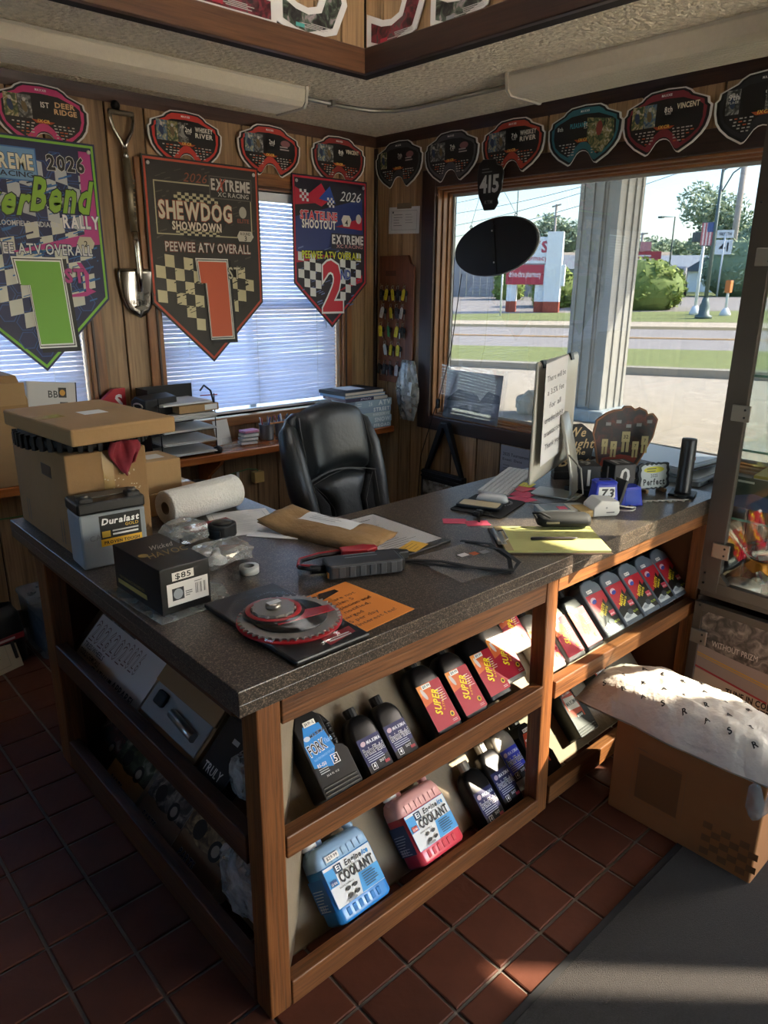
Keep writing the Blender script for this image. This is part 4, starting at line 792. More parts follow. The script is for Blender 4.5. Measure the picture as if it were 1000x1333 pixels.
catalog('pale catalogue reading ATV/UTV on the upper left shelf', 2.115, ZS1, .30, .27, .022, cvA('ATV/UTV', 2)); catalog('pale catalogue reading APPAREL on the upper left shelf', 1.90, ZS1, .21, .27, .03, cvA('APPAREL', 1))
catalog('dark motorbike catalogue, farthest of the lower left row', 2.245, ZS0, .18, .27, .03, cvB(PH_moto2, '3b3633', px=-.42, pz=.1), group=None or 'catalogues on the left shelves'); catalog('cream parts catalogue with a green buggy, second in the lower left row', 2.035, ZS0, .22, .27, .04, cvB(PH_green, 'b89a74'))
catalog('parts catalogue with a dark motorbike, third in the lower left row', 1.79, ZS0, .22, .27, .045, cvB(PH_moto, '8e7f72')); catalog('parts catalogue with a muddy rider, nearest in the lower left row', 1.545, ZS0, .23, .27, .06, cvB(PH_mud, '6a5238'))
M_card = mat('cardboard', '8a6b47', .85, var=.08, scale=6, bump=.08, bscale=60); M_card2 = mat('cardboard_light', '9a7b55', .85, var=.07, scale=6, bump=.08, bscale=60)
ob = thing('open_carton', 'open brown carton with a grey insert tray on the upper left shelf', 'box', lslot(1.60, ZS1, 0, .06), rot=LROT)
bx('box_base', M_card, -.16, .16, -.05, 0, 0, .2, ob, .002); bx('insert_tray', mat('grey_insert', '8a8784', .8), -.15, .15, -.056, -.05, .012, .15, ob, .003); bx('raised_lid', M_card, -.16, .16, -.06, -.052, .10, .30, ob, .002)
MB().cyl((-.01, -.064, .06), (.12, -.064, .05), .013, 14).build('metal_tube', mat('brushed_steel', 'a09c96', .3, .9), ob); bx('rubber_part', mat('rubber', '141414', .6), -.11, -.06, -.07, -.056, .05, .09, ob, .008)
tb = thing('black_box', 'black box printed TRULY at the corner of the upper left shelf', 'box', lslot(1.365, ZS1, 0, .05), rot=LROT); bx('carton', ink('0d0d0e', .4), -.06, .06, -.05, 0, 0, .16, tb, .002); c = Canvas(); c.text('TRULY', -.045, .02, .022, 'c8c4be', width=.08, rot=0, wgt=1); c.lines(.0, .11, .04, 1, .01, .012, 'a8a49e', 1); c.build('lettering', tb, loc=(0, -.0505, 0))
def crumple(name, label, cat, m_, loc, size, seed, rot=None, amp=.25, n=3, rz=0):
    bm2 = bmesh.new(); bmesh.ops.create_icosphere(bm2, subdivisions=n, radius=1); b = MB(); S = Vector((seed*3.1, seed*1.7, 0)); vs_ = []
    for v in bm2.verts:
        p = v.co.normalized(); q = Vector([math.copysign(abs(a)**.6, a) for a in p]); k = 1+amp*(noise.noise(p*2.2+S)+.6*abs(noise.noise(p*5.5+S))+.35*noise.noise(p*11+S)); vs_.append((q.x*size[0]*k, q.y*size[1]*k, (q.z*k)*size[2]))
    zm = min(v[2] for v in vs_); b.add([(v[0], v[1], v[2]-zm) for v in vs_], [tuple(v.index for v in f.verts) for f in bm2.faces], smooth=False); bm2.free()
    o = b.build(name, m_, None, loc=loc, rot=rot or (0, 0, rz)); return tag(o, label, cat)
M_bag = glassy('clear_bag', (.85, .86, .86), .14, .12, 'c9cccb', .22)
M_bagd = glassy('frosted_bag', (.8, .8, .8), .12, .15, 'b9b4ac', .45)
crumple('plastic_bag', 'crumpled clear bag behind the counter corner post, lower left shelf', 'bag', M_bagd, (.755, 1.30, .06), (.06, .085, .09), 3)
crumple('plastic_bag', 'crumpled clear bag beside the black box on the upper left shelf', 'bag', M_bagd, (.72, 1.24, .47), (.03, .04, .05), 5)
# ================================================================== things on the walls
OUT = [(0, .245), (.075, .240), (.10, .228), (.115, .214), (.163, .196), (.178, .19), (.182, .17), (.195, .16), (.193, .12), (.183, .085), (.165, .06), (.13, .03), (.075, .0), (.064, .003), (.055, .012), (.032, .044), (.017, .054), (0, .057)]
OUTL = OUT+[(-x, z) for x, z in OUT[::-1][1:-1]]
def inset(k, cz=.135, kx=None): return [(x*(kx or k), cz+(z-cz)*k) for x, z in OUTL]
M_wedge = mat('sign_board_white', 'cfcac2', .6)
FACE = [(0, .207), (.07, .203), (.14, .178), (.158, .165), (.160, .12), (.148, .085), (.12, .06), (.076, .036), (.04, .075), (.018, .092), (0, .095)]
FACE = FACE+[(-x, z) for x, z in FACE[::-1][1:-1]]
def plaque(par_label, loc, rz, rim, place, event, photos, evc='d8cfc0', black=False, extra=None):
    t = thing('goggle_plaque', par_label, 'plaque', loc, rz, 'goggle-shaped award plaques')
    bd_ = MB().prism(OUTL, 0, .004, 1).build('board', M_wedge, t)
    c = Canvas(); c.poly(inset(.955), '0e0d0d'); c.poly(inset(.89), rim); c.poly(FACE, '15110f')
    n = len(photos)
    for i, ph in enumerate(photos):
        x0 = -.150+i*.055; c.rect(x0, .108, .053, .086, ph); c.ell(x0+.024, .15, .011, .022, ('2c3a58', '6b5a3a', '8a8a86', '3c2a24')[i % 4], 12, .2); c.ell(x0+.025, .176, .007, .008, 'b8b2a8', 10)
    c.ell(.012, .16, .025, .028, '0c0b0b'); c.text(place, .012, .156, .02, 'f0eadf', align=1, width=.034, wgt=1); c.text('PLACE' if place != '1ST' else '', .012, .147, .007, 'd8d0c6', align=1, width=.024) if place != '1ST' else None
    for k, ln in enumerate(event): c.text(ln, .095, .163-k*.026, .019 if len(event) < 3 else .014, evc, align=1, width=min(.095, .018*len(ln)+.012), wgt=2)
    c.poly([(-.048, .107), (.046, .103), (.03, .094), (-.03, .094)], 'a8471c'); c.text('IXCR', 0, .098, .011, 'e6b24a', align=1, width=.05, wgt=2, shear=.15)
    r = random.Random(int(loc[0]*77+loc[1]*31))
    for sx in (-1, 1):
        L1, L2 = [], []
        for k in range(5):
            for q in range(5):
                w_ = r.uniform(.008, .015); x = sx*(.045+q*.019+k*.002)-.006; z = .089-k*.0115
                if abs(x)+.012 > .148-k*.012 or abs(x) < .036+.002*k: continue
                (L2 if r.random() < .25 else L1).append([(x, z), (x+w_, z), (x+w_, z+.0045), (x, z+.0045)])
        c.polys(L1, 'b8b2aa'); 
        if L2: c.polys(L2, 'b8562e')
    c.text('MAXXIS', 0, .215, .008, 'e8e4e0', align=1, width=.045, wgt=2)
    if extra: extra(c)
    c.build('print', bd_); return t
PHR = [photo('rider_print_a', ['1c2a3a', '4f6a84', '8a8a6a', 'c8c4b8'], 40), photo('rider_print_b', ['22281c', '4a5a34', '9a8a5a', 'd0c8b8'], 44), photo('rider_print_c', ['1a1a1a', '3c3c38', '7c7c78', 'b8b4ac'], 44), photo('rider_print_red', ['2a0c14', '7a1c30', 'a83048', 'c06070'], 30)]
PG = PHR[1]; yl_ = YW-.038
plaque('pink goggle-shaped plaque for first place above the navy banner', (1.227, yl_, 2.14), 0, 'c2356e', '1ST', ('DEER', 'RIDGE'), [PG, PHR[2]], 'd0a878'); plaque('red goggle-shaped plaque reading WHISKEY RIVER left of centre on blind wall', (1.885, yl_, 2.132), 0, 'c23328', '2nd', ('WHISKEY', 'RIVER'), [PHR[0], PG, PHR[2]])
plaque('red goggle-shaped plaque above the middle of the blinds', (2.363, yl_, 2.138), 0, 'b83a30', '2nd', ('',), [PHR[0], PHR[2]], 'b06a6a', extra=lambda c: (c.ell(.095, .165, .03, .016, '8a5a5a', 16), c.lines(.06, .145, .07, 2, .012, .006, 'a89a94', 3))); plaque('dark red goggle-shaped plaque reading VINCENT above the small banner', (2.826, yl_, 2.142), 0, '8c2a26', '8th', ('VINCENT',), [PHR[0], PHR[2]], 'd8ccb0')
xr_ = XW-.038; RR = -PI/2
plaque('grey goggle-shaped plaque nearest the room corner on window wall', (xr_, 3.287, 2.132), RR, '3c3c3e', '7th', ('',), [PHR[1]], 'c8a8a8', extra=lambda c: (c.ell(.095, .165, .03, .016, '8a5a5a', 16), c.lines(.06, .145, .07, 2, .012, .006, 'a89a94', 3))); plaque('grey goggle-shaped plaque left of the 415 number plate', (xr_, 2.884, 2.13), RR, '4a4a4c', '7th', ('',), [PHR[2], PHR[2]], 'c8a8a8', extra=lambda c: (c.ell(.095, .165, .03, .016, '8a5a5a', 16), c.lines(.06, .145, .07, 2, .012, .006, 'a89a94', 3)))
plaque('orange-red goggle-shaped plaque reading WHISKEY RIVER above the oval sign', (xr_, 2.477, 2.132), RR, 'a83a28', '7th', ('WHISKEY', 'RIVER'), [PHR[0], PHR[2]]); 
plaque('teal goggle-shaped plaque with green forest picture on window wall', (xr_, 2.072, 2.13), RR, '2f6a74', '8th', ('',), [], extra=lambda c: (c.poly([(.015, .19), (.15, .17), (.155, .1), (.1, .04), (.06, .05), (.02, .1)], PG), c.ell(.08, .14, .016, .03, '8c3a30', 14), c.text('PLEASANT', -.03, .155, .018, '3f93a4', align=1, width=.085, wgt=2), c.text('8th', -.125, .15, .016, 'e0dcd6', align=1, width=.03)))
plaque('maroon goggle-shaped plaque reading VINCENT above the canopy column', (xr_, 1.686, 2.13), RR, '7a2630', '8th', ('VINCENT',), [PG, PHR[0]], 'd8ccb0'); plaque('black goggle-shaped plaque at the right edge, above display cabinet', (xr_, 1.288, 2.13), RR, '26262a', '9th', ('',), [PHR[2]], extra=lambda c: (c.rect(.0, .11, .13, .08, PHR[2]), c.text('9th', -.12, .158, .02, 'e0dcd6', align=1, width=.04), c.text('PLACE', -.12, .146, .008, 'd0ccc6', align=1, width=.04)))
# numeral-shaped plaques up in the tray
def numeral(label, ch, loc, rz, h_, w_, ph, accent):
    t = thing('numeral_plaque', label, 'plaque', loc, rz, 'numeral-shaped award plaques'); vs_, fs_, x0, x1 = GLY[ch, 2]; k = h_/CAPH; sx = w_/(x1-x0)
    b = MB(); b.add([((v[0]-x0)*sx, 0, v[1]*k) for v in vs_], fs_); o = b.build('board', M_wedge, t, solid=.005)
    vs2, fs2, a0, a1 = GLY[ch, 0]; b = MB(); b.add([((v[0]-x0)*sx, -.0032, v[1]*k) for v in vs2], fs2); b.build('print', ph, t, fix=False)
    c = Canvas(); r = random.Random(ord(ch)+int(rz*10)); 
    for k2 in range(4): c.rect(w_*.3+r.uniform(0, w_*.2), h_*.02+k2*h_*.012, w_*.3, h_*.006, 'b4aea6')
    c.rect(w_*.25, h_*.012, w_*.12, h_*.03, accent); c.build('lettering', t, loc=(0, -.0036, 0)); return t
PT = photo('trophy_print', ['14110f', '2a2622', '4c5a48', '9a8a8a'], 30); PT2 = photo('trophy_print_red', ['1a0e0e', '4a161c', '7a2430', '3a3a36'], 24)
numeral('numeral plaque high on the tray face, leftmost one showing', '2', (1.00, TY-.02, 2.50), 0, .42, .36, PT, '8a2a3a'); numeral('numeral plaque high on the tray face with red edge', '2', (1.39, TY-.02, 2.50), 0, .42, .35, PT2, 'a82a3a'); numeral('numeral plaque with teal edge next to the tray corner', '3', (1.74, TY-.02, 2.50), 0, .42, .33, PT, '4fa39a')
numeral('numeral plaque with red edge right of the tray corner', '3', (TX-.02, 2.48, 2.49), RR, .42, .33, PT2, 'a82a3a'); numeral('numeral plaque second right of the tray corner', '3', (TX-.02, 2.13, 2.49), RR, .42, .32, PT, '8a8a8a')
# ------------------------------------------------------------------ banners
def banner(label, x0, W, H, sh, z0, draw, base, edge):
    t = thing('award_banner', label, 'banner', (x0, YW-.045, z0), 0, 'pennant award banners')
    out = [(0, H), (W, H), (W, sh), (W/2, 0), (0, sh)]
    ck_ = MB().prism(out, 0, .003, 1).build('cloth', ink(base), t)
    def ins(d): return [(d, H-d), (W-d, H-d), (W-d, sh+d*.6), (W/2, d*1.6), (d, sh+d*.6)]
    c = Canvas(); c.poly(ins(.008), edge); c.poly(ins(.018), base); draw(c, W, H); c.build('print', ck_)
    for x in (.03, W-.03): MB().lathe([(.009, 0), (.009, .002), (.005, .003)], 14).build('grommet', mat('grommet', 'b8b8b4', .3, .9), ck_, loc=(x, -.004, H-.035), rot=(PI/2, 0, 0))
    return t
def one(c, x, z, w_, h_, colr, out, back='141414'):
    P_ = [(0, 1), (.80, 1), (.88, 0), (.27, 0), (.21, .72), (.05, .72)]
    def tr(k, dx=0, dz=0): return [(x+dx+w_*(.45+(p[0]-.45)*k), z+dz+h_*(.5+(p[1]-.5)*(1+(k-1)*w_/h_*1.0))) for p in P_]
    c.poly(tr(1.22, .012, -.012), back); c.poly(tr(1.16), out); c.poly(tr(1.1), back); c.poly(tr(1.06), out); c.poly(tr(1.0), colr)
def scatter(c, x0, x1, z0, z1, n, colr, seed, w=(.01, .04), h=(.003, .008), slope=.3):
    r = random.Random(seed); L = []
    for _ in range(n):
        x = r.uniform(x0, x1); z = r.uniform(z0, z1); a = r.uniform(*w); b = r.uniform(*h); a = min(a, x1-x); L.append([(x, z), (x+a, z+a*slope), (x+a, z+b+a*slope), (x, z+b)])
    c.polys(L, colr)
def clip(c, W, H, sh, base): pass
def chk(c, W, sh, x0, x1, z0, z1, s, colr, skew):
    """checker cells kept inside the pennant's outline"""
    L = []; n = int((x1-x0)/s)+1; m_ = int((z1-z0)/s)+1
    for i in range(n):
        for j in range(m_):
            if (i+j) % 2: continue
            a, b = x0+i*s, z0+j*s*1.15; q = [(a, b+skew*a), (a+s, b+skew*(a+s)), (a+s, b+s*1.15+skew*(a+s)), (a, b+s*1.15+skew*a)]
            if all(.02 < p[0] < W-.02 and p[1] > .03+(sh*abs(p[0]-W/2)/(W/2)) for p in q): L.append(q)
    c.polys(L, colr)
def draw_shew(c, W, H):
    scatter(c, .03, W-.03, .5, .93, 60, '4a443c', 1); chk(c, W, .30, .03, .24, .08, .44, .05, 'c8bd96', -.12); chk(c, W, .30, .43, .61, .08, .44, .05, 'c8bd96', -.12); scatter(c, .1, .55, .25, .48, 60, '2a2620', 4)
    c.frame(.05, .62, .535, .24, .006, 'b0a684'); c.ell(.27, .715, .165, .115, '1c1916', 32); c.checks(.15, .775, .24, .04, 12, 3, 'b8ad8a'); c.checks(.15, .62, .24, .03, 12, 3, 'b8ad8a')
    c.text('2026', .205, .865, .04, '8a4a30', width=.125, wgt=0, shear=.3); c.rect(.345, .80, .245, .105, '5a544c'); c.rect(.35, .805, .235, .095, '2a2723'); c.text('EXTREME', .355, .842, .048, 'c2bcb0', width=.225, wgt=2, outline='3c2a24'); c.text('X', .385, .835, .06, 'a84a34', width=.04, wgt=1, shear=.3); c.text('XC RACING', .39, .812, .02, 'b8b2a6', width=.18)
    c.text('SHEWDOG', .065, .695, .075, 'd0c4ac', width=.40, wgt=2, outline='9a4a30'); c.text('SHOWDOWN', .13, .645, .036, 'd8cdb8', width=.27, wgt=2, outline='6a3426'); c.ell(.53, .745, .022, .028, 'a8a294', 20); c.text('ELITE', .53, .695, .018, '8a4434', align=1, width=.07, wgt=2)
    c.poly([(.49, .63), (.5, .605), (.57, .605), (.59, .63), (.575, .655), (.505, .655)], 'c4bcaa'); c.text('ROUND', .54, .636, .013, '2a2622', align=1, width=.06); c.text('3', .54, .608, .024, '2a2622', align=1)
    c.text('PEEWEE ATV OVERALL', .085, .545, .042, 'c9c3b8', width=.48, wgt=1, outline='7a3a2a'); one(c, .255, .13, .20, .37, 'cc5b38', 'd8d2c6'); c.text('ST', .425, .42, .055, 'c0b89c', width=.07, wgt=1, outline='2a2620')
def draw_river(c, W, H):
    r = random.Random(2); L = []
    for i in range(9):
        for j in range(12):
            cx, cz = .05+i*.068, .1+j*.078+(i % 2)*.039
            if cz < .07+.30*abs(cx-W/2)/(W/2) or cx > W-.05 or cz > H-.06: continue
            L.append([(cx+.042*math.cos(k*PI/3), cz+.042*math.sin(k*PI/3)) for k in range(6)])
    c.polys(L, '2c4a86'); c.polys([[(sum(p[0] for p in h_)/6+(p[0]-sum(q[0] for q in h_)/6)*.88, sum(p[1] for p in h_)/6+(p[1]-sum(q[1] for q in h_)/6)*.88) for p in h_] for h_ in L], '1b2552')
    chk(c, W, .30, .3, .60, .12, .5, .055, 'c9c9c0', .2); chk(c, W, .30, .03, .25, .14, .45, .055, 'c9c9c0', .2); chk(c, W, .30, .1, .6, .74, .9, .05, 'b8bcc0', -.25); scatter(c, .05, .6, .3, .9, 90, '2f66a8', 5, (.03, .08)); scatter(c, .05, .6, .5, .9, 40, '1a2148', 8, (.03, .08))
    c.poly([(.56, .93), (.61, .93), (.615, .55), (.2, .5), (.55, .59)], 'b83a86'); c.polys([[(.5, .47), (.52, .47), (.55, .42), (.545, .36), (.575, .345), (.53, .325), (.45, .32), (.455, .33), (.53, .345), (.53, .42)]], 'b83a86')
    c.rect(.10, .79, .28, .13, '3a6aa8'); c.rect(.105, .795, .27, .12, '6f9ac4'); c.text('EXTREME', .11, .835, .055, 'e0dcc4', width=.255, wgt=2, outline='23304a'); c.text('XC RACING', .12, .805, .02, '1a2036', width=.24)
    c.text('2026', .42, .845, .055, '1a1a1c', width=.16, wgt=2, outline='d8d6d0'); c.text('River', .02, .66, .11, '86b238', width=.30, wgt=2, shear=.35, outline='15202c'); c.text('Bend', .33, .68, .125, '86b238', width=.25, wgt=2, shear=.25, outline='15202c'); c.text('RALLY', .46, .615, .05, 'e6e2e4', width=.16, wgt=2, outline='3a4a8a'); c.text('BLOOMFIELD, INDIANA', .18, .612, .02, 'c6c8d0', width=.26)
    c.poly([(.51, .55), (.52, .53), (.58, .53), (.59, .555), (.575, .58), (.525, .58)], 'c4bcaa'); c.text('2', .55, .538, .024, '2a2622', align=1); c.text('PEEWEE ATV OVERALL', .075, .50, .042, 'd8dade', width=.50, wgt=1, outline='1e2f5e'); one(c, .24, .12, .23, .35, '74b03c', 'e4e6e0', '15181c'); c.text('ST', .44, .385, .055, 'b03a82', width=.085, wgt=2, outline='5a2a5a')
def draw_state(c, W, H):
    c.poly([(.02, .6), (.5, .72), (.51, .45), (.02, .42)], '26356e'); c.polys([[(.02, .75), (.2, .68), (.02, .66)], [(.5, .62), (.3, .56), (.5, .55)], [(.02, .42), (.3, .4), (.02, .36)], [(.3, .2), (.5, .3), (.5, .26)]], 'a81c34'); scatter(c, .03, .48, .12, .45, 60, '5a6a9a', 3); chk(c, W, .25, .03, .18, .1, .36, .04, 'd4d4d2', -.1); chk(c, W, .25, .33, .50, .1, .40, .04, 'd4d4d2', -.1)
    c.poly([(.08, .70), (.2, .78), (.26, .70), (.2, .66)], 'b8203a'); c.poly([(.18, .70), (.26, .77), (.3, .68)], '2a4a9a'); c.checks(.05, .68, .06, .06, 4, 4, 'd0d0ce'); c.checks(.24, .66, .05, .05, 4, 4, 'd0d0ce')
    c.text('STATELINE', .05, .59, .042, 'c83040', width=.26, wgt=2, outline='e2dede'); c.text('SHOOTOUT', .06, .545, .042, 'dcdad6', width=.24, wgt=2, outline='2a2a30'); c.text('2026', .33, .70, .05, 'd6d4d0', width=.15, wgt=0, shear=.35); c.ell(.47, .61, .02, .026, 'c0bcb4', 16)
    c.poly([(.34, .60), (.355, .565), (.40, .565), (.415, .60), (.40, .625), (.355, .625)], 'd2cabc'); c.text('4', .378, .57, .03, '26242a', align=1); c.rect(.265, .44, .25, .085, '2a2c3a'); c.text('EXTREME', .27, .47, .045, 'd4d2ce', width=.235, wgt=2, outline='3a2a3a'); c.text('XC RACING', .30, .447, .018, 'c08a8a', width=.2); c.text('PEEWEE ATV OVERALL', .055, .385, .038, 'd6d23a', width=.43, wgt=1, outline='2a3a2a')
    c.text('2', .195, .105, .255, 'c22c3c', width=.15, wgt=2, outline='dcdcdc'); c.text('ND', .33, .275, .05, '2c418c', width=.075, wgt=1, outline='9aa0b8')
banner('navy hexagon-pattern pennant banner with a big green 1', .795, .635, .965, .31, 1.213, draw_river, '1a2146', '7cb83c'); banner('dark brown checkered pennant banner with a big orange 1', 1.643, .635, .965, .30, 1.203, draw_shew, '2f2a25', 'b8482e'); banner('small red and blue pennant banner with a big red 2', 2.49, .537, .815, .25, 1.354, draw_state, '22202c', 'b01f32')
# ------------------------------------------------------------------ shovel trophy
M_chrome = mat('chrome', 'b8b4ac', .16, 1.0, var=.05, scale=30); M_plate = mat('engraved_plate', '8f8570', .35, .6)
sh_ = thing('trophy_shovel', 'chromed D-handle shovel trophy hanging between the banners', 'shovel', (1.58, YW-.05, 1.437), 0)
b = MB(); n = 10; outl = [(-.09, .225), (-.098, .20), (-.09, .12), (-.06, .05), (0, 0), (.06, .05), (.09, .12), (.098, .20), (.09, .225)]
b.grid(lambda u, v: (lambda hw, z: ((2*u-1)*hw, .028*(1-(2*u-1)**2)*(.3+.7*v)*-1+.02, z))(.098*math.sqrt(max(0.0, 1-(1-v)**2.2)) if v < .8 else .098, v*.225), 10, 12); b.build('blade', M_chrome, sh_, solid=.003)
c = Canvas(); c.text('BUTLEY', 0, .06, .02, '3a3732', align=1, width=.085); c.ell(0, .045, .03, .01, '6a655c', 14); c.text('ATV', .055, .1, .012, '4a4640', align=1); c.build('engraving', sh_, loc=(0, -.012, 0))
MB().tube([(-.002, -.012, .12), (-.002, -.02, .2), (-.003, -.012, .34), (-.004, -.006, .40)], [.008, .014, .0145, .015], 10).build('socket', M_chrome, sh_)
MB().tube([(-.004, -.006, .39), (-.01, 0, .70)], .017, 10).build('shaft', M_plate, sh_); c = Canvas(); c.polys([[(-.006+.001*k, .02*k), (.004+.001*k, .02*k), (.004+.001*k, .02*k+.013), (-.006+.001*k, .02*k+.013)] for k in range(10)], '4a4436'); c.build('shaft_lettering', sh_, loc=(.0, -.021, .42))
MB().cyl((-.01, 0, .69), (-.013, 0, .74), .014, 10).build('ferrule', M_chrome, sh_)
for s in (-1, 1): MB().tube([(-.013, 0, .735), (-.013+s*.012, 0, .765), (-.014+s*.042, 0, .815), (-.015+s*.052, 0, .86), (-.016+s*.052, 0, .885)], .0085, 8).build('yoke_arm', M_chrome, sh_)
MB().cyl((-.073, 0, .885), (.041, 0, .885), .011, 12).build('grip', mat('worn_grip', '6a6256', .4, .4), sh_); MB().lathe([(.02, 0), (.022, .006), (.012, .02), (.0, .024)], 12).build('hanging_hook', mat('black_iron', '1c1a18', .5, .5), sh_, loc=(-.03, .022, .915), rot=(PI/2, 0, 0))
# ------------------------------------------------------------------ strip lights and conduit
M_fix = mat('fixture_enamel', 'b5ad9d', .45); M_lens = mat('ribbed_lens', 'c7bda8', .35, var=.05, scale=60, bump=.2, bscale=300)
def strip_light(label, x, y, L_, rz):
    t = thing('strip_light', label, 'strip light', (x, y, ZC), rz, 'fluorescent wraparound strip lights'); 
    bx('housing', M_fix, 0, L_, -.12, .12, -.03, 0, t, .003); prof = [(-.125, -.012), (-.118, -.06), (-.10, -.078), (.10, -.078), (.118, -.06), (.125, -.012)]
    MB().prism(prof, .012, L_-.012, 0).build('lens', M_lens, t, .004)
    for a, b_ in ((0, .012), (L_-.012, L_)): MB().prism([(-.13, 0), (-.13, -.02), (-.122, -.064), (-.102, -.084), (.102, -.084), (.122, -.064), (.13, -.02), (.13, 0)], a, b_, 0).build('end_cap', M_fix, t)
    for k in range(-4, 5): bx('lens_rib', M_lens, .014, L_-.014, k*.022-.002, k*.022+.002, -.0795, -.077, t)
    return t
strip_light('cream strip light above the banners on the left', .83, 2.985, 1.32, 0); strip_light('cream strip light above the picture window on the right', 2.715, 2.12, 1.22, RR)
MB().tube([(2.16, 2.985, ZC-.014), (2.45, 2.985, ZC-.014), (2.6, 2.96, ZC-.014), (2.69, 2.88, ZC-.014), (2.715, 2.75, ZC-.014), (2.715, 2.13, ZC-.014)], .0095, 8).build('conduit_pipe', mat('galvanised', '8c877c', .35, .7)); cdt = bpy.data.objects['conduit_pipe']; tag(cdt, 'thin metal conduit joining the two ceiling strip lights', 'conduit')
MB().box(2.37, 2.39, 2.965, 3.005, ZC-.026, ZC-.0).build('pipe_strap', MATS['galvanised'], cdt)
# ------------------------------------------------------------------ window-wall items
M_paper = mat('white_paper', 'c9c6c2', .8); M_sheet = mat('bright_paper', 'd8d8d6', .8)
def sheet(name, label, cat, loc, rot, w_, h_, draw=None, m_=None, th=.0006, sag=0, group=None):
    t = thing(name, label, cat, loc, rot=rot, group=group); b = MB()
    if sag: b.grid(lambda u, v: ((u-.5)*w_, -sag*math.sin(v*PI)*(1+.4*math.sin(u*5))-.001, v*h_), 6, 6); b.build('sheet', m_ or M_paper, t, solid=th)
    else: b.box(-w_/2, w_/2, 0, th, 0, h_); b.build('sheet', m_ or M_paper, t)
    if draw: c = Canvas(.0002); draw(c, w_, h_); c.build('print', t, loc=(0, -.0004 if not sag else -sag*1.6-.002, 0))
    return t
def form(c, w_, h_):
    c.frame(-w_*.42, h_*.14, w_*.84, h_*.72, .0015, '5a5a5a'); c.lines(-w_*.34, h_*.7, w_*.3, 5, h_*.1, .003, '6a6a6a', 2); c.lines(w_*.05, h_*.7, w_*.28, 4, h_*.1, .003, '8a8a8a', 3); c.ell(-w_*.36, h_*.8, .006, .006, '2a2a2a', 10)
sheet('wall_certificate', 'white form taped to the panelling above the key board', 'paper', (XW-.016, 3.26, 1.885), (0, .03, RR), .255, .145, form)
bx('tape', mat('clear_tape', '7a6a55', .4), -.06, .06, -.0012, -.0006, .135, .165, bpy.data.objects['wall_certificate'])
kbd = thing('key_board', 'brown wooden key rack board with clipped corners in the room corner', 'key rack', (XW-.015, 3.30, 1.02), RR)
MB().prism([(-.15, 0), (.15, 0), (.15, .68), (.12, .70), (.10, .745), (-.15, .745)], -.018, 0, 1).build('board', wood('key_board_wood', '5a2d18', '7a4224', 2, .5, 8), kbd, .003)
c = Canvas(); c.lines(-.09, .63, .14, 1, .02, .03, '4a2414', 1); c.build('lettering', kbd, loc=(0, -.019, 0))
M_brass = mat('hook_brass', '8a7448', .35, .8); M_keyb = mat('key_head_black', '121212', .4); M_keym = mat('key_steel', '9a968e', .3, .9)
TAGC = {'y': 'c8b41e', 'w': 'b8b4b0', 'g': '2a7a4a', 'b': '2a5a9a', 'k': '1c1c1c'}
keyrows = [(.545, [(-.115, 'k'), (-.065, 'y'), (-.015, 'y'), (.03, 'k'), (.085, 'y')]), (.44, [(-.10, 'w'), (-.03, 'y'), (.02, 'k'), (.07, 'w')]), (.33, [(-.12, 'y'), (-.05, 'g'), (.03, 'y'), (.075, 'k')]), (.22, [(-.08, 'w'), (-.02, 'y'), (.04, 'y')]), (.10, [(-.13, 'k'), (-.08, 'k'), (-.03, 'k'), (.03, 'w'), (.08, 'b')])]
ord_ = ('first', 'second', 'third', 'fourth', 'fifth'); colw = {'y': 'yellow', 'w': 'white', 'g': 'green', 'b': 'blue', 'k': 'black'}; rown = ('top row', 'second row', 'third row', 'fourth row', 'bottom row')
for ri, (z, row) in enumerate(keyrows):
    for i, (x, cc) in enumerate(row):
        MB().tube([(x, -.018, z+.03), (x, -.034, z+.028), (x, -.038, z+.034), (x, -.036, z+.042)], .0016, 6).build('hook', M_brass, kbd)
        k = thing('key', '%s-tagged key hanging %s on the %s of the key rack' % (colw[cc], ord_[i], rown[ri]), 'key', (XW-.015-.032, 3.30-x, 1.02+z), RR+.2*math.sin(i*3+ri), 'keys on the key rack')
        MB().tube([(.009*math.cos(a), 0, .018+.011*math.sin(a)) for a in [2*PI*q/10 for q in range(10)]], .0013, 5, closed=True).build('ring', M_keym, k)
        L_ = .055 if cc in 'yg' else .045; b = MB(); b.prism([(-.011, -.055), (.011, -.055), (.013, -.04), (.013, 0), (.006, .01), (-.006, .01), (-.013, 0), (-.013, -.04)], -.003, 0, 1); b.build('tag', ink(TAGC[cc]), k, rot=(0, .25*math.sin(i*2+ri*1.7), 0))
        c = Canvas(); c.lines(-.007, -.015, .014, 3, .009, .002, '3a3620' if cc == 'y' else '6a6a6a', i+ri); c.build('writing', k, loc=(0, -.004, 0), rot=(0, .25*math.sin(i*2+ri*1.7), 0))
        b = MB(); b.prism([(.004, .005), (.022, .0), (.026, -.02), (.016, -.03), (.004, -.022)], .002, .009, 1); b.build('key_head', M_keyb, k, .002); b = MB(); b.box(.011, .018, .004, .0065, -.062, -.028); b.build('key_blade', M_keym, k)
gb = MB(); gb.grid(lambda u, v: ((u-.5)*(.10+.09*math.sin(v*PI*.9+.2)), -.03-.035*math.sin(u*PI)*math.sin(v*PI)+.006*math.sin(u*17+v*9), v*.36), 12, 16)
pb = thing('hanging_bag', 'clear plastic bag of small papers hanging below the key rack', 'bag', (XW-.035, 3.15, .81), RR); gb.build('film', M_bagd, pb, solid=.004)
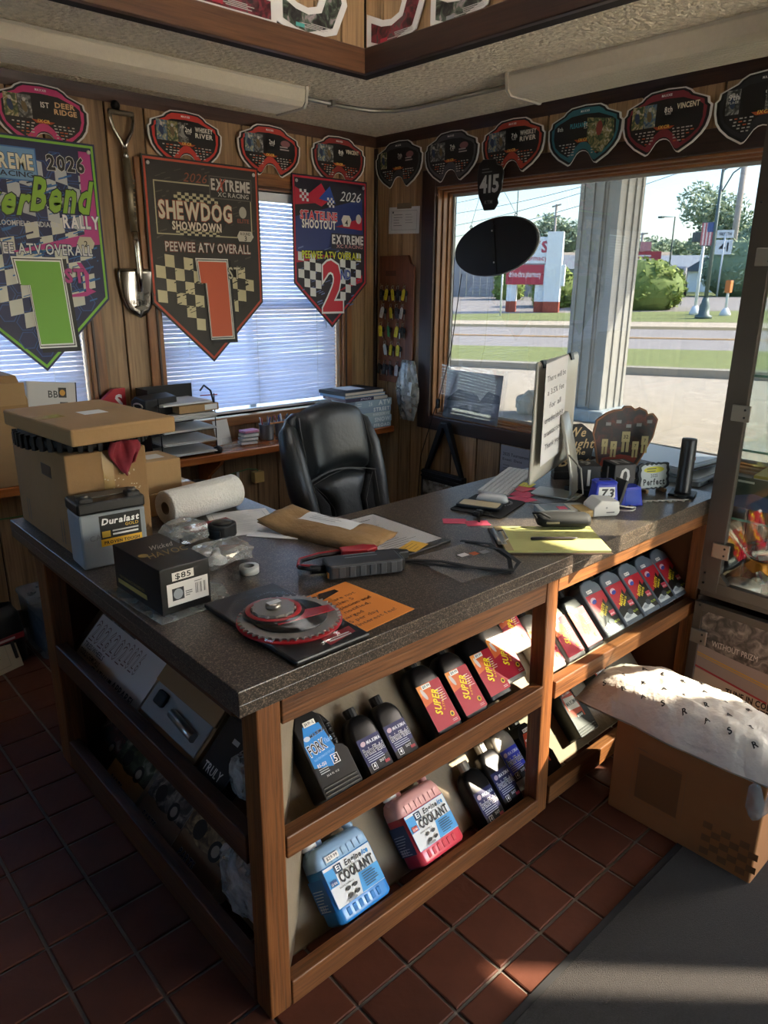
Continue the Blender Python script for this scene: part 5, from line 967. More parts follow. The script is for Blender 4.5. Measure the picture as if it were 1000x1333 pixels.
bx('card', mat('card_grey', '8a8a88', .7), -.02, .02, -.04, -.036, .10, .2, pb); bx('label', M_paper, .005, .03, -.062, -.058, .16, .24, pb, rot=(0, .15, 0)); bx('dark_content', mat('dark_content', '3a3a3c', .6), -.05, -.005, -.045, -.035, .05, .22, pb)
# oval hanging sign and the number plate
M_oval = mat('oval_black', '08080a', .45)
ov = thing('oval_sign', 'black oval sign hanging tilted on wires in the picture window', 'sign', (3.08, 2.517, 1.655), RR); ov.rotation_euler = (0, -.15, RR)
b = MB(); E_ = [(.268*math.cos(2*PI*i/48), .137+.137*math.sin(2*PI*i/48)) for i in range(48)]; b.prism(E_, -.006, .006, 1, smooth=True); b.build('panel', M_oval, ov)
b = MB(); b.rings([[(x*1.02, .007, .137+(z-.137)*1.03) for x, z in E_], [(x*1.02, .016, .137+(z-.137)*1.03) for x, z in E_]]); b.build('white_face', mat('oval_rim', 'a9adb0', .5), ov)
bx('centre_strip', M_oval, -.014, .012, -.011, -.006, .005, .268, ov); 
for z in (.06, .215): MB().lathe([(.005, 0), (.005, .002), (0, .003)], 10).build('rivet', mat('rivet', 'd0d0cc', .3, .9), ov, loc=(-.0, -.0115, z), rot=(PI/2, 0, 0))
for x, z in ((-.147, .262), (.147, .262)): MB().tube([(x+.007*math.cos(a), 0, z+.007*math.sin(a)) for a in [2*PI*q/12 for q in range(12)]], .0022, 6, closed=True).build('eye_ring', M_keym, ov)
for k, (x, z) in enumerate(((-.147, .268), (.147, .268))): MB().cyl((x, 0, z), (-.02+.04*k, -.0, .50), .0011, 5).build('wire', M_keym, ov)
npl = thing('number_plate', 'black racing number plate reading 415 hanging above the oval sign', 'number plate', (3.07, 2.573, 1.965), RR)
NP = [(-.03, 0), (.035, .0), (.06, .03), (.052, .05), (.078, .1), (.085, .17), (.07, .2), (.04, .21), (.03, .235), (-.05, .24), (-.075, .215), (-.085, .16), (-.07, .07)]
MB().prism(NP, -.012, 0, 1).build('plate', ink('131315', .35), npl, .004); c = Canvas(); c.text('415', 0, .085, .075, 'b8b8b6', align=1, width=.125, wgt=2); c.text('KTM', 0, .03, .016, '8a8a8a', align=1, width=.05); c.lines(-.05, .19, .07, 2, .014, .005, '6a6a6c', 1); c.build('lettering', npl, loc=(0, -.0125, 0))
cwire = MB().tube([(3.12, 2.79, 1.66), (3.10, 2.83, 1.25), (3.09, 2.90, .98), (3.085, 2.93, .90), (3.10, 3.05, .6), (3.11, 3.08, .3), (3.10, 3.10, .01)], .0028, 6).build('sign_cable', mat('cable_black', '121212', .5)); tag(cwire, 'thin black power cable running down from the oval sign', 'cable'); MB().cbox((3.083, 2.903, .94), (.02, .02, .055)).build('inline_switch', MATS['cable_black'], cwire, .003)
# acrylic stand with a snowy photograph on the sill
M_acr = glassy('acrylic', (.95, .96, .97), .045, .03)
ac = thing('acrylic_stand', 'clear acrylic stand with a grey winter photograph on the window sill', 'picture stand', (XW-.02, 2.70, BZ0+.001), RR); ac.rotation_euler = (-.12, 0, RR)
PHS = photo('winter_photo', ['2c2d30', '55575c', '86888c', 'a4a4a4'], 9)
bx('photograph', ink('8c8c8c'), -.20, .21, .002, .004, .01, .285, ac); c = Canvas(); c.rect(-.20, .01, .41, .275, 'a3a19f'); c.rect(-.20, .01, .41, .12, '7d7f84'); c.poly([(-.19, .11), (-.1, .18), (.04, .165), (.08, .12)], '4c4e53'); c.poly([(.06, .12), (.12, .19), (.2, .175), (.21, .13)], '4a4c52'); c.poly([(-.18, .06), (-.02, .10), (.2, .12), (.21, .08), (-.1, .04)], PHS); c.poly([(-.2, .01), (.21, .01), (.21, .05), (-.2, .07)], '65676c'); c.polys([[(.08+i*.03, .17), (.082+i*.03, .17), (.083+i*.03, .23), (.081+i*.03, .23)] for i in range(4)], '4a4a4c'); c.build('print', ac, loc=(0, .0018, 0))
bx('front_sheet', M_acr, -.245, .245, -.004, -.001, 0, .31, ac); bx('foot', M_acr, -.245, .245, -.001, .016, -.0, .003, ac)
# dark under-window notice, sling bag
def notice(c, w_, h_): c.text('2025 Tournament', -w_*.42, h_*.8, h_*.06, '2c2a2c', width=w_*.8); c.text('Event  Date', -w_*.42, h_*.7, h_*.05, '3c3a3c', width=w_*.6); c.lines(-w_*.4, h_*.6, w_*.3, 8, h_*.065, .004, '6a6668', 1); c.lines(w_*.05, h_*.6, w_*.2, 8, h_*.065, .004, '8a8688', 2)
sheet('wall_notice', 'grey printed schedule sheet pinned under the picture window', 'paper', (XW-.016, 2.345, .49), (0, 0, RR), .22, .275, notice, mat('grey_paper', '9a9699', .8))
sb = thing('document_sling', 'black sling bag with a clear pocket hanging under the window', 'bag', (XW-.045, 2.85, .16), RR)
bx('bag_body', mat('nylon_black', '111113', .6), -.17, .17, -.02, .02, 0, .37, sb, .008); bx('clear_pocket', M_bagd, -.145, .145, -.028, -.022, .02, .31, sb, .004); bx('pocket_content', mat('crumpled_film', '6f6a62', .5, var=.4, scale=18), -.14, .14, -.0215, -.0205, .02, .30, sb)
for z in (.325, .35): bx('zip', MATS['nylon_black'], -.165, .165, -.03, -.02, z, z+.012, sb, .003)
for s in (-1, 1): MB().add([(s*.165, -.008, .35), (s*.135, -.008, .35), (s*.005, -.02, .64), (s*.03, -.02, .67), (s*.165, .008, .35), (s*.135, .008, .35), (s*.005, .02, .64), (s*.03, .02, .67)], [(0, 1, 2, 3), (7, 6, 5, 4), (0, 4, 5, 1), (1, 5, 6, 2), (2, 6, 7, 3), (3, 7, 4, 0)]).build('strap', MATS['nylon_black'], sb, .003)
bx('strap_loop', MATS['nylon_black'], -.032, .032, -.022, .022, .64, .68, sb, .012); MB().cyl((0, .045, .655), (0, -.02, .66), .004, 8).build('peg', M_keym, sb)

# ================================================================== wall ledge and what stands on it
M_ledge = wood('ledge_wood', '8a4722', 'ac6430', 0, .25, 8, .05, .1, .3)
LZ = .772
ld = thing('wall_ledge', 'long orange-brown wooden ledge under the blind-covered windows', 'ledge', (0, 0, 0))
bx('board', M_ledge, -.3, 3.03, 3.215, YW-.014, LZ-.04, LZ, ld, .006)
for x in (1.84, .55): MB().prism([(YW-.014, LZ-.04), (3.25, LZ-.04), (3.27, LZ-.07), (3.40, LZ-.16), (3.45, LZ-.26), (YW-.014, LZ-.30)], x, x+.02, 0).build('bracket', M_ledge, ld)
# chipped cartons and envelope at the far left
M_tape = mat('packing_tape', 'a8936a', .3)
fb1 = thing('tall_carton', 'tall brown carton cut by the left picture edge on the ledge', 'box', (.80, 3.33, LZ)); MB().prism([(-.14, 0), (.14, 0), (.14, .36), (.105, .46), (-.14, .47)], -.1, .1, 1).build('carton', M_card, fb1, .004); bx('flap', M_card2, -.13, .13, -.11, -.1, .34, .43, fb1)
en = thing('mailer_box', 'white flat mailer box with shipping labels leaning by the blinds', 'box', (1.06, 3.41, LZ)); en.rotation_euler = (-.1, .13, .25)
bx('carton', mat('mailer_white', 'b9b6b4', .7), -.12, .12, -.03, .03, 0, .40, en, .004); c = Canvas(); c.rect(-.115, .01, .2, .38, 'b4b2b0'); c.text('BB', -.02, .33, .03, '3a3a3a'); c.rect(.03, .33, .04, .045, '23211e'); c.ell(.05, .352, .014, .014, 'b8862a', 14); c.rect(.035, .25, .04, .06, '3c3836'); c.lines(-.10, .24, .1, 4, .014, .003, '8a8a90', 1); c.lines(-.09, .06, .12, 4, .011, .003, '5a6a8a', 4); c.bars(-.09, .015, .09, .02, 30); c.build('print', en, loc=(0, -.031, 0))
bx('spine', ink('2a2826'), .12, .124, -.03, .03, 0, .40, en)
# red pennant sign with S
rs_ = thing('folded_sign', 'red folded sign with a white letter S behind the letter tray', 'sign', (1.36, 3.44, LZ), .2); MB().prism([(-.12, .0), (.09, .0), (.09, .34), (.03, .34), (-.12, .24)], -.01, .01, 1).build('board', ink('9c1f2c'), rs_); c = Canvas(); c.text('S', .05, .25, .06, 'd8d2d2', align=1, wgt=2); c.build('lettering', rs_, loc=(0, -.011, 0))
# letter tray organiser with papers
M_mesh = mat('black_mesh_metal', '17171a', .45, .3)
lt = thing('letter_tray', 'black wire letter tray stacked with papers beside the flat carton', 'letter tray', (1.66, 3.345, LZ), .03)
LW, LD, LH = .30, .22, .335
for s in (-1, 1): bx('side_panel', M_mesh, s*LW/2-.002, s*LW/2+.002, -LD*.5+.1, LD/2, .0, LH, lt) if s < 0 else None
for x, y in ((-LW/2, -LD/2), (LW/2, -LD/2), (-LW/2, LD/2), (LW/2, LD/2)): MB().cyl((x, y, 0), (x, y, LH-.03 if y < 0 else LH), .003, 6).build('wire_post', M_mesh, lt)
bx('back_panel', M_mesh, -LW/2, LW/2, LD/2-.002, LD/2+.002, 0, LH, lt)
for k, z in enumerate((.012, .07, .128, .186)):
    MB().box(-LW/2, LW/2, -LD/2, LD/2, z, z+.003).build('shelf', M_mesh, lt); MB().cyl((-LW/2, -LD/2, z+.008), (LW/2, -LD/2, z+.008), .003, 6).build('front_wire', M_mesh, lt)
MB().tube([(LW/2-.0, .02, LH-.03), (LW/2+.0, -.02, LH+.0), (LW/2, -.08, LH-.02), (LW/2, -.105, LH-.08)], .005, 6).build('end_loop', M_mesh, lt); MB().lathe([(.0, 0), (.02, .002), (.022, .03), (.0, .04)], 12).build('foot_clip', M_mesh, lt, loc=(LW/2+.005, -LD/2-.0, .0))
def stack(label, x, y, z, w_, d_, n, seed, m_=None, rz=0, th=.0018, name='paper_stack'):
    t = thing(name, label, 'papers', (x, y, z), rz, 'papers in the letter tray'); r = random.Random(seed)
    for i in range(n):
        b = MB(); b.cbox((r.uniform(-.006, .006), r.uniform(-.01, .01), th*(i+.5)*1.05), (w_, d_, th), R=Rz(r.uniform(-.05, .05))); b.build('sheet', m_ or (M_paper if i % 3 else M_sheet), t)
    return t
for k, (z, n, lb) in enumerate(((.016, 5, 'papers on the bottom tier of the letter tray'), (.074, 5, 'papers on the second tier of the letter tray'), (.132, 6, 'papers on the third tier of the letter tray'), (.19, 14, 'thick papers on the fourth tier of the letter tray'))): stack(lb, 1.665, 3.33, LZ+z, .285, .215, n, k+3)
MB
bxs = thing('brown_book_box', 'slim brown box with white label on top of the letter tray papers', 'box', (1.71, 3.33, LZ+.222), .04); bx('carton', M_card2, -.10, .12, -.1, .1, 0, .036, bxs, .002); bx('label', M_sheet, .04, .11, -.1012, -.1005, .006, .032, bxs)
stack('loose papers topping the letter tray over the brown box', 1.655, 3.34, LZ+.262, .27, .2, 5, 9, rz=.08)
bk = thing('binder_tray', 'black plastic document holder with handle hole left of the papers', 'document holder', (1.535, 3.32, LZ+.20), .3); MB().prism([(-.05, .0), (.05, .0), (.05, .09), (.02, .115), (-.05, .10)], -.1, .1, 0).build('shell', M_mesh, bk, .006); MB().tube([(-.102, .03*math.cos(a), .07+.013*math.sin(a)) for a in [2*PI*q/14 for q in range(14)]], .004, 6, closed=True).build('handle_rim', MATS['galvanised'], bk)
pr = MB().cyl((1.77, 3.30, LZ+.29), (1.85, 3.27, LZ+.292), .003, 6).build('red_pencil', ink('a84a50')); tag(pr, 'red pencil lying on the papers of the letter tray', 'pencil'); 
# card stand, card boxes, pails with pens
cs_ = thing('card_stand', 'clear plastic stand with white card on the ledge', 'card stand', (1.93, 3.36, LZ), .2); bx('card', M_sheet, -.05, .05, -.002, .002, .01, .14, cs_, rot=(-.25, 0, 0)); bx('clear_foot', M_acr, -.07, .06, -.09, .01, 0, .004, cs_); bx('clear_front', M_acr, -.07, .06, -.06, -.057, 0, .06, cs_)
for k in range(4):
    cb = thing('card_case', ('lowest', 'second lowest', 'second highest', 'topmost pink-topped')[k]+' clear business card case in the stack on the ledge', 'card case', (2.05+.004*k, 3.33, LZ+.001+k*.02), -.2+.08*k, 'stacked clear card cases'); bx('case', M_acr, -.05, .05, -.035, .035, 0, .018, cb, .002); bx('cards', ink('c77a9a') if k == 3 else M_sheet, -.045, .045, -.03, .03, .003, .0155, cb)
M_pail = mat('ribbed_tin', '7f8288', .35, .8)
for k, (x, y) in enumerate(((2.20, 3.37), (2.315, 3.39))):
    pl = thing('pen_pail', ('small galvanised pail of pens, left one', 'small galvanised pail of pens beside the chair, right one')[k]+' on the ledge', 'pen pot', (x, y, LZ), 0, 'galvanised pen pails'); MB().lathe([(.036, 0), (.037, .005), (.039, .02), (.0375, .025), (.04, .04), (.0385, .045), (.041, .06), (.0395, .065), (.043, .085), (.044, .088)], 18, cap=False).build('pail', M_pail, pl, solid=.001); MB().lathe([(0, .002), (.036, .002)], 18, cap=False).build('bottom', M_pail, pl)
    for j in range(5):
        a = j*1.3+k; q = thing('pen', '%s pen standing in the %s galvanised pail' % (('black', 'blue', 'red', 'white', 'grey')[j], ('left', 'right')[k]), 'pen', (x+.012*math.cos(a), y+.012*math.sin(a), LZ+.004), rot=(.28*math.sin(a), .28*math.cos(a), 0), group='pens in the pails'); MB().cyl((0, 0, 0), (0, 0, .125), .0038, 8).build('barrel', ink(('141416', '243a78', '8a2a34', 'b8b8b8', '5a5a5e')[j]), q); bx('clip', M_keym, .0035, .005, -.0015, .0015, .085, .12, q)
tg = tag(bx('tongue_rest', mat('oak_strip', 'a5672e', .5), 2.20, 2.36, 3.328, 3.336, LZ+.089, LZ+.097), 'thin wooden strip lying across the two pen pails', 'strip')
# catalogues stacked at the corner end of the ledge
CAT = [('ffroad', 'FFROAD', '8ea0ae'), ('snow', 'SNOW', '9fb0ba'), ('harddrive', 'HARDDRIVE', 'a3b0b4'), ('street', 'STREET', '8496ac'), ('atv', 'ATV', '8fa3b4')]
z = LZ+.001
for k, (nm, tx, cc) in enumerate(CAT):
    th = (.03, .038, .026, .034, .042)[k]; o = thing('thick_catalogue', 'thick pale blue catalogue with spine reading '+tx+' at the ledge corner', 'catalogue', (2.86+.006*math.sin(k*2), 3.335, z), .02*math.sin(k*1.9), 'catalogue stack at the ledge corner')
    bx('pages', M_page, -.14, .145, -.105, .11, .001, th-.001, o); bx('cover', ink(cc), -.142, .15, -.108, -.105, 0, th, o); bx('cover_side', ink(cc), -.145, -.14, -.108, .11, 0, th, o); bx('cover_top', ink(cc), -.145, .15, -.108, .11, th-.0008, th, o)
    c = Canvas(); c.text(tx, .14, th*.18, th*.62, 'd8dee0', align=2, width=.13 if len(tx) > 3 else .10, wgt=2); c.text('26' if k % 2 == 0 else '', -.01, th*.18, th*.55, 'c8d0d6', align=2, width=.03) if k in (4,) else None; c.lines(-.13, th*.55, .05, 2, th*.3, th*.15, 'b8c4cc', k); c.build('spine_print', o, loc=(0, -.1085, 0)); z += th+.0004
for k, (th, cc, tx, ww) in enumerate(((.022, '2c2440', 'ATV/UTV', .02), (.016, '5f86a8', '', .0), (.02, '1a1c20', '', -.01))):
    o = thing('binder', ('dark purple catalogue reading ATV/UTV on the catalogue stack', 'blue thin catalogue near the top of the corner stack', 'black ring binder on top of the corner stack')[k], 'binder', (2.80+ww, 3.34, z), .05*(k-1), 'catalogue stack at the ledge corner'); bx('pages', M_page, -.15, .16, -.11, .11, .002, th-.002, o); bx('cover', ink(cc), -.155, .165, -.115, .115, th-.002, th, o); bx('cover', ink(cc), -.155, .165, -.115, .115, 0, .002, o); bx('spine', ink(cc), -.157, -.153, -.115, .115, 0, th, o)
    if k == 0: bx('front_face', ink(cc), -.155, .05, -.1165, -.1155, 0, th, o); c = Canvas(); c.text(tx, -.05, th*.25, th*.5, 'b8b4c8', width=.08); c.build('spine_print', o, loc=(0, -.117, 0))
    z += th+.0004
tag(bx('loose_sheet', M_paper, 2.72, 2.86, 3.30, 3.44, z, z+.001), 'loose white sheet on the black binder', 'paper')
# network jack and green cable under the ledge
jk = tag(bx('cable_box', mat('almond_plastic', 'c9a560', .5), 2.17, 2.235, YW-.055, YW-.013, .50, .565, bevel=.004), 'almond plastic cable junction box on the panelling under the ledge', 'junction box')
gc = MB().tube([(-.3, YW-.02, .56), (.4, YW-.018, .575), (1.1, YW-.018, .55), (1.5, YW-.018, .57), (1.9, YW-.018, .555), (2.06, YW-.02, .575), (2.15, YW-.022, .585), (2.2, YW-.03, .575), (2.21, YW-.03, .56)], .0035, 6).build('network_cable', ink('4f7a4a')); tag(gc, 'thin green network cable along the panelling under the ledge', 'cable'); bx('cable_label', M_sheet, 2.07, 2.085, YW-.026, YW-.022, .535, .578, gc)

# ================================================================== office chair
M_lea = mat('black_leather', '1f2427', .42, spec=.8, var=.15, scale=14, bump=.12, bscale=45); M_fab = mat('black_mesh_fabric', '121216', .75, bump=.3, bscale=300); M_stitch = mat('stitching', '6a6a68', .7)
ch = thing('office_chair', 'black leather high-back office chair behind the counter', 'chair', (2.05, 2.20, 0), .10)
bk_ = bpy.data.objects.new('backrest', None); 
REC = -.24
def place(o): o.location = (0, .20, .375); o.rotation_euler = (REC, 0, 0); return o
def pillow(xl, xr, v0, v1, dep, y0, nu=16, nv=18, p=3.0, top=None):
    b = MB()
    def fr(u, v):
        a, c2 = xl(v), xr(v); s = 2*u-1; t_ = 2*v-1; e = max(0.0, (1-abs(s)**p)*(1-abs(t_)**(p*1.6)))**.5
        zz = v0(u)+(v1(u)-v0(u))*v; return (a+(c2-a)*u, y0-dep*e, zz)
    b.grid(fr, nu, nv); return b
back_shell = MB(); back_shell.rings([[(x, y, z) for x, y in rrect(2*w_, .07, .034, 4, 0, .055)] for z, w_ in ((0, .19), (.1, .205), (.3, .235), (.5, .25), (.62, .245), (.69, .215), (.715, .17))]); place(back_shell.build('back_shell', M_lea, ch))
place(pillow(lambda v: -.195-.01*math.sin(v*PI), lambda v: .195+.01*math.sin(v*PI), lambda u: .40+.035*math.sin(u*PI), lambda u: .70+.045*math.sin(u*PI), .095, .03, p=3.5).build('headrest', M_lea, ch))
place(pillow(lambda v: -.095-.085*max(0, v-.72)/.28*1.0, lambda v: .095+.085*max(0, v-.72)/.28, lambda u: .0, lambda u: .395+.035*math.sin(u*PI), .05, .02, p=5).build('lumbar_panel', M_lea, ch))
for s in (-1, 1):
    f1 = (lambda v, s=s: -.185-.01*v) if s < 0 else (lambda v: .095+.085*max(0, v-.72)/.28)
    f2 = (lambda v: -.095-.085*max(0, v-.72)/.28) if s < 0 else (lambda v: .185+.01*v)
    place(pillow(f1, f2, lambda u: .0, lambda u: .395, .035, .02, nu=8, p=4).build('side_inset', M_fab, ch))
    b = MB(); path = [(s*.17, .0, -.03), (s*.205, .005, .08), (s*.222, .012, .22), (s*.238, .018, .38), (s*.24, .025, .52), (s*.225, .045, .63), (s*.2, .06, .67)]; b.tube([Vector(p) for p in path], [.035, .048, .055, .056, .054, .045, .02], 14); place(b.build('side_bolster', M_lea, ch))
    place(MB().tube([(s*.188, -.032, .01), (s*.19, -.03, .2), (s*.198, -.026, .39)], .0016, 5).build('stitch_line', M_stitch, ch)); place(MB().tube([(s*.098, -.03, .01), (s*.1, -.03, .15), (s*.105, -.03, .27), (s*.14, -.028, .33), (s*.185, -.02, .385)], .0014, 5).build('stitch_line', M_stitch, ch))
    place(MB().tube([(s*.2, -.01, .42), (s*.207, -.022, .5), (s*.2, -.012, .64), (s*.185, .0, .69)], .0015, 5).build('stitch_line', M_stitch, ch))
    b = MB(); b.tube([(s*.26, .16, .46), (s*.31, .14, .58), (s*.315, .0, .635), (s*.31, -.14, .63)], [.02, .022, .03, .026], 10); b.build('armrest', M_fab, ch); MB().tube([(s*.25, -.02, .42), (s*.31, -.06, .48), (s*.312, -.1, .62)], .016, 8).build('arm_support', M_cap, ch)
place(MB().tube([(-.2, -.03, .395), (-.1, -.034, .42), (0, -.034, .432), (.1, -.034, .42), (.2, -.03, .395)], .0018, 5).build('stitch_line', M_stitch, ch))
b = MB(); b.rings([[(x, y, z) for x, y in rrect(.50*k, .50*k, .1*k, 5, 0, -.05)] for z, k in ((.38, .9), (.40, 1), (.45, 1.02), (.48, .97), (.495, .8), (.5, .4))]); b.build('seat', M_lea, ch)
MB().cyl((0, 0, .1), (0, 0, .38), .028, 12).build('gas_lift', M_cap, ch)
for k in range(5):
    a = k*2*PI/5+.3; MB().tube([(0, 0, .11), (.3*math.cos(a), .3*math.sin(a), .075)], [.03, .018], 8).build('base_arm', M_cap, ch); MB().cyl((.3*math.cos(a)-.02*math.sin(a), .3*math.sin(a)+.02*math.cos(a), .03), (.3*math.cos(a)+.02*math.sin(a), .3*math.sin(a)-.02*math.cos(a), .03), .03, 12).build('caster', M_cap, ch)
bpy.data.objects.remove(bk_)
# ================================================================== things on the counter
CT = CZ+.0006
def on(x, y, z=0): return (x, y, CT+z)
M_tapec = mat('brown_tape', 'a18455', .25)
# carton, flat carton, ribbed ring, rag
cb = thing('cardboard_carton', 'large brown cardboard carton behind the battery on the counter', 'box', on(.64, 1.962), 0.0)
bx('carton', M_card, 0, .228, 0, .455, 0, .285, cb, .004); bx('hand_slot', ink('3a2a1a'), -.0006, .0, .12, .2, .20, .235, cb); bx('flap_seam', M_tapec, .10, .13, -.0008, 0, 0, .285, cb)
c = Canvas(); c.polys([[(-.02, .02), (-.015, .02), (-.015, .09), (-.02, .09)], [(.0, .02), (.005, .02), (.005, .09), (0, .09)]], '3a2a1a'); c.build('print', cb, loc=(-.0008, .07, 0), rot=(0, 0, -PI/2)); c = Canvas(); c.polys([[(-.02, .02), (-.015, .02), (-.015, .09), (-.02, .09)], [(.0, .02), (.005, .02), (.005, .09), (0, .09)]], '3a2a1a'); c.build('print', cb, loc=(-.0008, .36, 0), rot=(0, 0, -PI/2))
c = Canvas(); r = random.Random(3); c.polys([[(x, z), (x+.004, z), (x+.004, z+.003), (x, z+.003)] for x, z in [(r.uniform(.1, .2), r.uniform(.12, .22)) for _ in range(40)]], 'b8a888'); c.build('scuff_print', cb, loc=(0, -.001, 0))
rr = thing('ribbed_tyre', 'black ribbed tyre ring sitting in the open carton under flat box', 'tyre', on(.768, 2.17, .2852), 0)
MB().lathe([(.125, .0), (.165, .0), (.175, .012), (.175, .028), (.165, .04), (.125, .04)], 40, cap=False, sy=1.15).build('ring', mat('tyre_rubber', '141414', .7), rr)
for k in range(44):
    a = 2*PI*k/44; MB().cbox((.176*math.cos(a), .201*math.sin(a), .02), (.012, .012, .04), R=Rz(a)).build('lug', MATS['tyre_rubber'], rr) if k in range(20, 44) else None
fcx = thing('flat_carton', 'flat brown carton resting on top of the large carton', 'box', on(.765, 2.10, .326), .08); fcx.rotation_euler = (.0, .0, .08)
bx('carton', M_card2, -.15, .15, -.222, .222, 0, .045, fcx, .006); bx('label', M_sheet, -.02, .05, -.03, .03, .0451, .0456, fcx); bx('tape', M_tapec, -.149, -.07, -.02, .03, .0451, .0455, fcx); 
c = Canvas(); c.lines(-.02, .05, .12, 3, .015, .003, '6a5236', 3); c.build('stamp', fcx, loc=(.06, -.0, .0452), rot=(-PI/2, 0, 0))
rg2 = MB(); rg2.grid(lambda u, v: ((u-.5)*(.07+.03*math.sin(v*4)), -.012*math.sin(u*9+v*4)-.006*math.sin(u*21), -v*.10*(1-.35*abs(u-.45)*2)), 12, 8); tag(rg2.build('red_rag', mat('rag_red', '7a2430', .9, var=.2, scale=40), loc=(.80, 1.948, CT+.31), solid=.004), 'crumpled dark red rag hanging out over the carton front', 'rag')
# battery
bt = thing('car_battery', 'grey car battery with black lid and yellow label', 'battery', on(.618, 1.84), -.06)
bx('case', mat('battery_grey', '7f868c', .45), 0, .175, 0, .105, 0, .15, bt, .006); bx('lid', M_cap, -.002, .177, -.002, .107, .15, .182, bt, .006); bx('lid_top', mat('lid_label', '6a665e', .6), .02, .155, .045, .095, .182, .1835, bt)
for x in (.025, .15): bx('terminal_block', M_cap, x-.018, x+.018, .005, .04, .175, .193, bt, .004); MB().cyl((x, .018, .193), (x, .018, .201), .01, 12).build('terminal', mat('lead', '6f6c66', .4, .8), bt)
c = Canvas(); c.rect(.05, .035, .11, .085, '121212'); c.rect(.05, .035, .11, .02, 'd3a321'); c.text('Duralast', .105, .095, .016, 'e6e6e4', align=1, width=.10, wgt=2, shear=.2); c.text('GOLD', .135, .083, .008, 'c9a23a', align=1, width=.036); c.rect(.054, .06, .022, .017, 'b8952c'); c.lines(.082, .073, .07, 1, .01, .004, 'b4b4b4', 2, .95); c.lines(.082, .063, .07, 1, .01, .005, 'd4d4d4', 5, .95); c.text('PROVEN TOUGH', .105, .041, .008, '1a1a1a', align=1, width=.095, wgt=2); c.text('CA', .022, .055, .014, '6a7076', rot=.1); c.build('label', bt, loc=(.0, -.0006, .022))
# boxed part with price
hv = thing('black_gift_box', 'black carton with white barcode label and price sticker', 'box', on(.645, 1.447), .03)
bx('carton', mat('box_black', '0b0b0c', .4), 0, .127, 0, .238, 0, .112, hv, .002); c = Canvas(); c.rect(.03, .078, .055, .02, 'cfcac2'); c.text('$85', .0575, .0815, .013, '141414', align=1, width=.04); c.rect(.015, .018, .105, .055, 'cfccc8'); c.rect(.027, .03, .03, .03, '22242a'); c.ell(.042, .045, .012, .013, '8a9096', 14); c.lines(.06, .045, .018, 3, .005, .002, '4a4a4a', 2); c.bars(.086, .034, .028, .026, 16); c.lines(.084, .064, .03, 1, .01, .002, '7a7a7a', 1); c.build('label', hv, loc=(0, -.0006, 0))
c = Canvas(); c.text('PERFORMANCE ENGINEERED', -.21, .035, .007, '8a7a4a', width=.13); c.rect(-.22, .018, .15, .012, 'a08a4a'); c.build('gold_print', hv, loc=(-.0006, 0, 0), rot=(0, 0, -PI/2))
c = Canvas(); c.text('HAVOC', .02, .08, .034, '8a7440', width=.1, rot=-.0, wgt=0, shear=.2); c.text('Wicked', .045, .13, .03, 'c8c2ba', width=.06, shear=.4, wgt=0); c.ell(.018, .11, .012, .012, '8a7440', 16); c.build('top_print', hv, loc=(0, 0, .1125), rot=(-PI/2, 0, 0))
sl = thing('plastic_sleeve', 'flat clear plastic sleeve lying under the black carton', 'plastic sleeve', on(.71, 1.52, 0), .0); MB().prism([(-.10, .16), (-.085, -.11), (.10, -.10), (.135, .0), (.09, .12)], 0, .0014).build('film', glassy('sleeve_film', (.75, .77, .76), .2, .15, 'aeb4b0', .35), sl); hv.location.z += .0016
# bags and small parts
crumple('parts_bag', 'small clear bag of black fittings beside the paper towel roll', 'bag', M_bag, on(.925, 1.875), (.06, .05, .03), 11); crumple('zip_bag', 'crumpled clear zip bag with a white plastic part', 'bag', M_bag, on(.93, 1.67), (.075, .055, .022), 12, amp=.35)
wf_ = thing('white_funnel', 'white plastic nozzle inside the clear zip bag', 'plastic part', on(.91, 1.665, .003), .4); MB().lathe([(.03, 0), (.028, .006), (.012, .02), (.008, .04)], 16).build('cone', mat('white_plastic', 'c9cbcc', .4), wf_); bx('flange', MATS['white_plastic'], -.035, .035, -.01, .01, 0, .004, wf_)
ft = thing('black_fitting', 'black plastic fitting inside the small clear bag', 'fitting', on(.905, 1.85, .003), .3); bx('block', M_cap, -.025, .025, -.018, .018, 0, .03, ft, .004); MB().cyl((.025, 0, .016), (.045, 0, .016), .009, 10).build('spigot', M_cap, ft)
td = thing('tape_dispenser', 'small clear tape dispenser with a white roll', 'tape dispenser', on(.94, 1.55), .4); MB().lathe([(.014, 0), (.026, 0), (.026, .019), (.014, .019)], 22, cap=False).build('tape_roll', mat('tape_white', 'b9bab6', .4), td); MB().lathe([(.0135, .0), (.0135, .019)], 16, cap=False).build('core', mat('core_clear', '9a9a96', .3), td)
for z in (-.001, .019): MB().prism(rrect(.095, .06, .028, 5, -.02, 0), z+.0012, z+.0024).build('side_wall', M_acr, td)
bx('cutter', M_acr, -.068, -.064, -.02, .02, 0, .03, td)
tmz = thing('tape_measure', 'black round tape measure on the counter', 'tape measure', on(1.035, 1.85), .5); MB().prism(rrect(.085, .075, .03, 6), 0, .042).build('case', mat('tape_black', '101012', .5), tmz, .005); MB().lathe([(.03, .042), (.03, .046), (.012, .048)], 22).build('cap_disc', M_cap, tmz); bx('belt_clip', M_keym, -.012, .012, .037, .041, .008, .036, tmz, .001); bx('grip_ring', M_cap, -.0445, .0445, -.02, .02, .012, .03, tmz, .003)
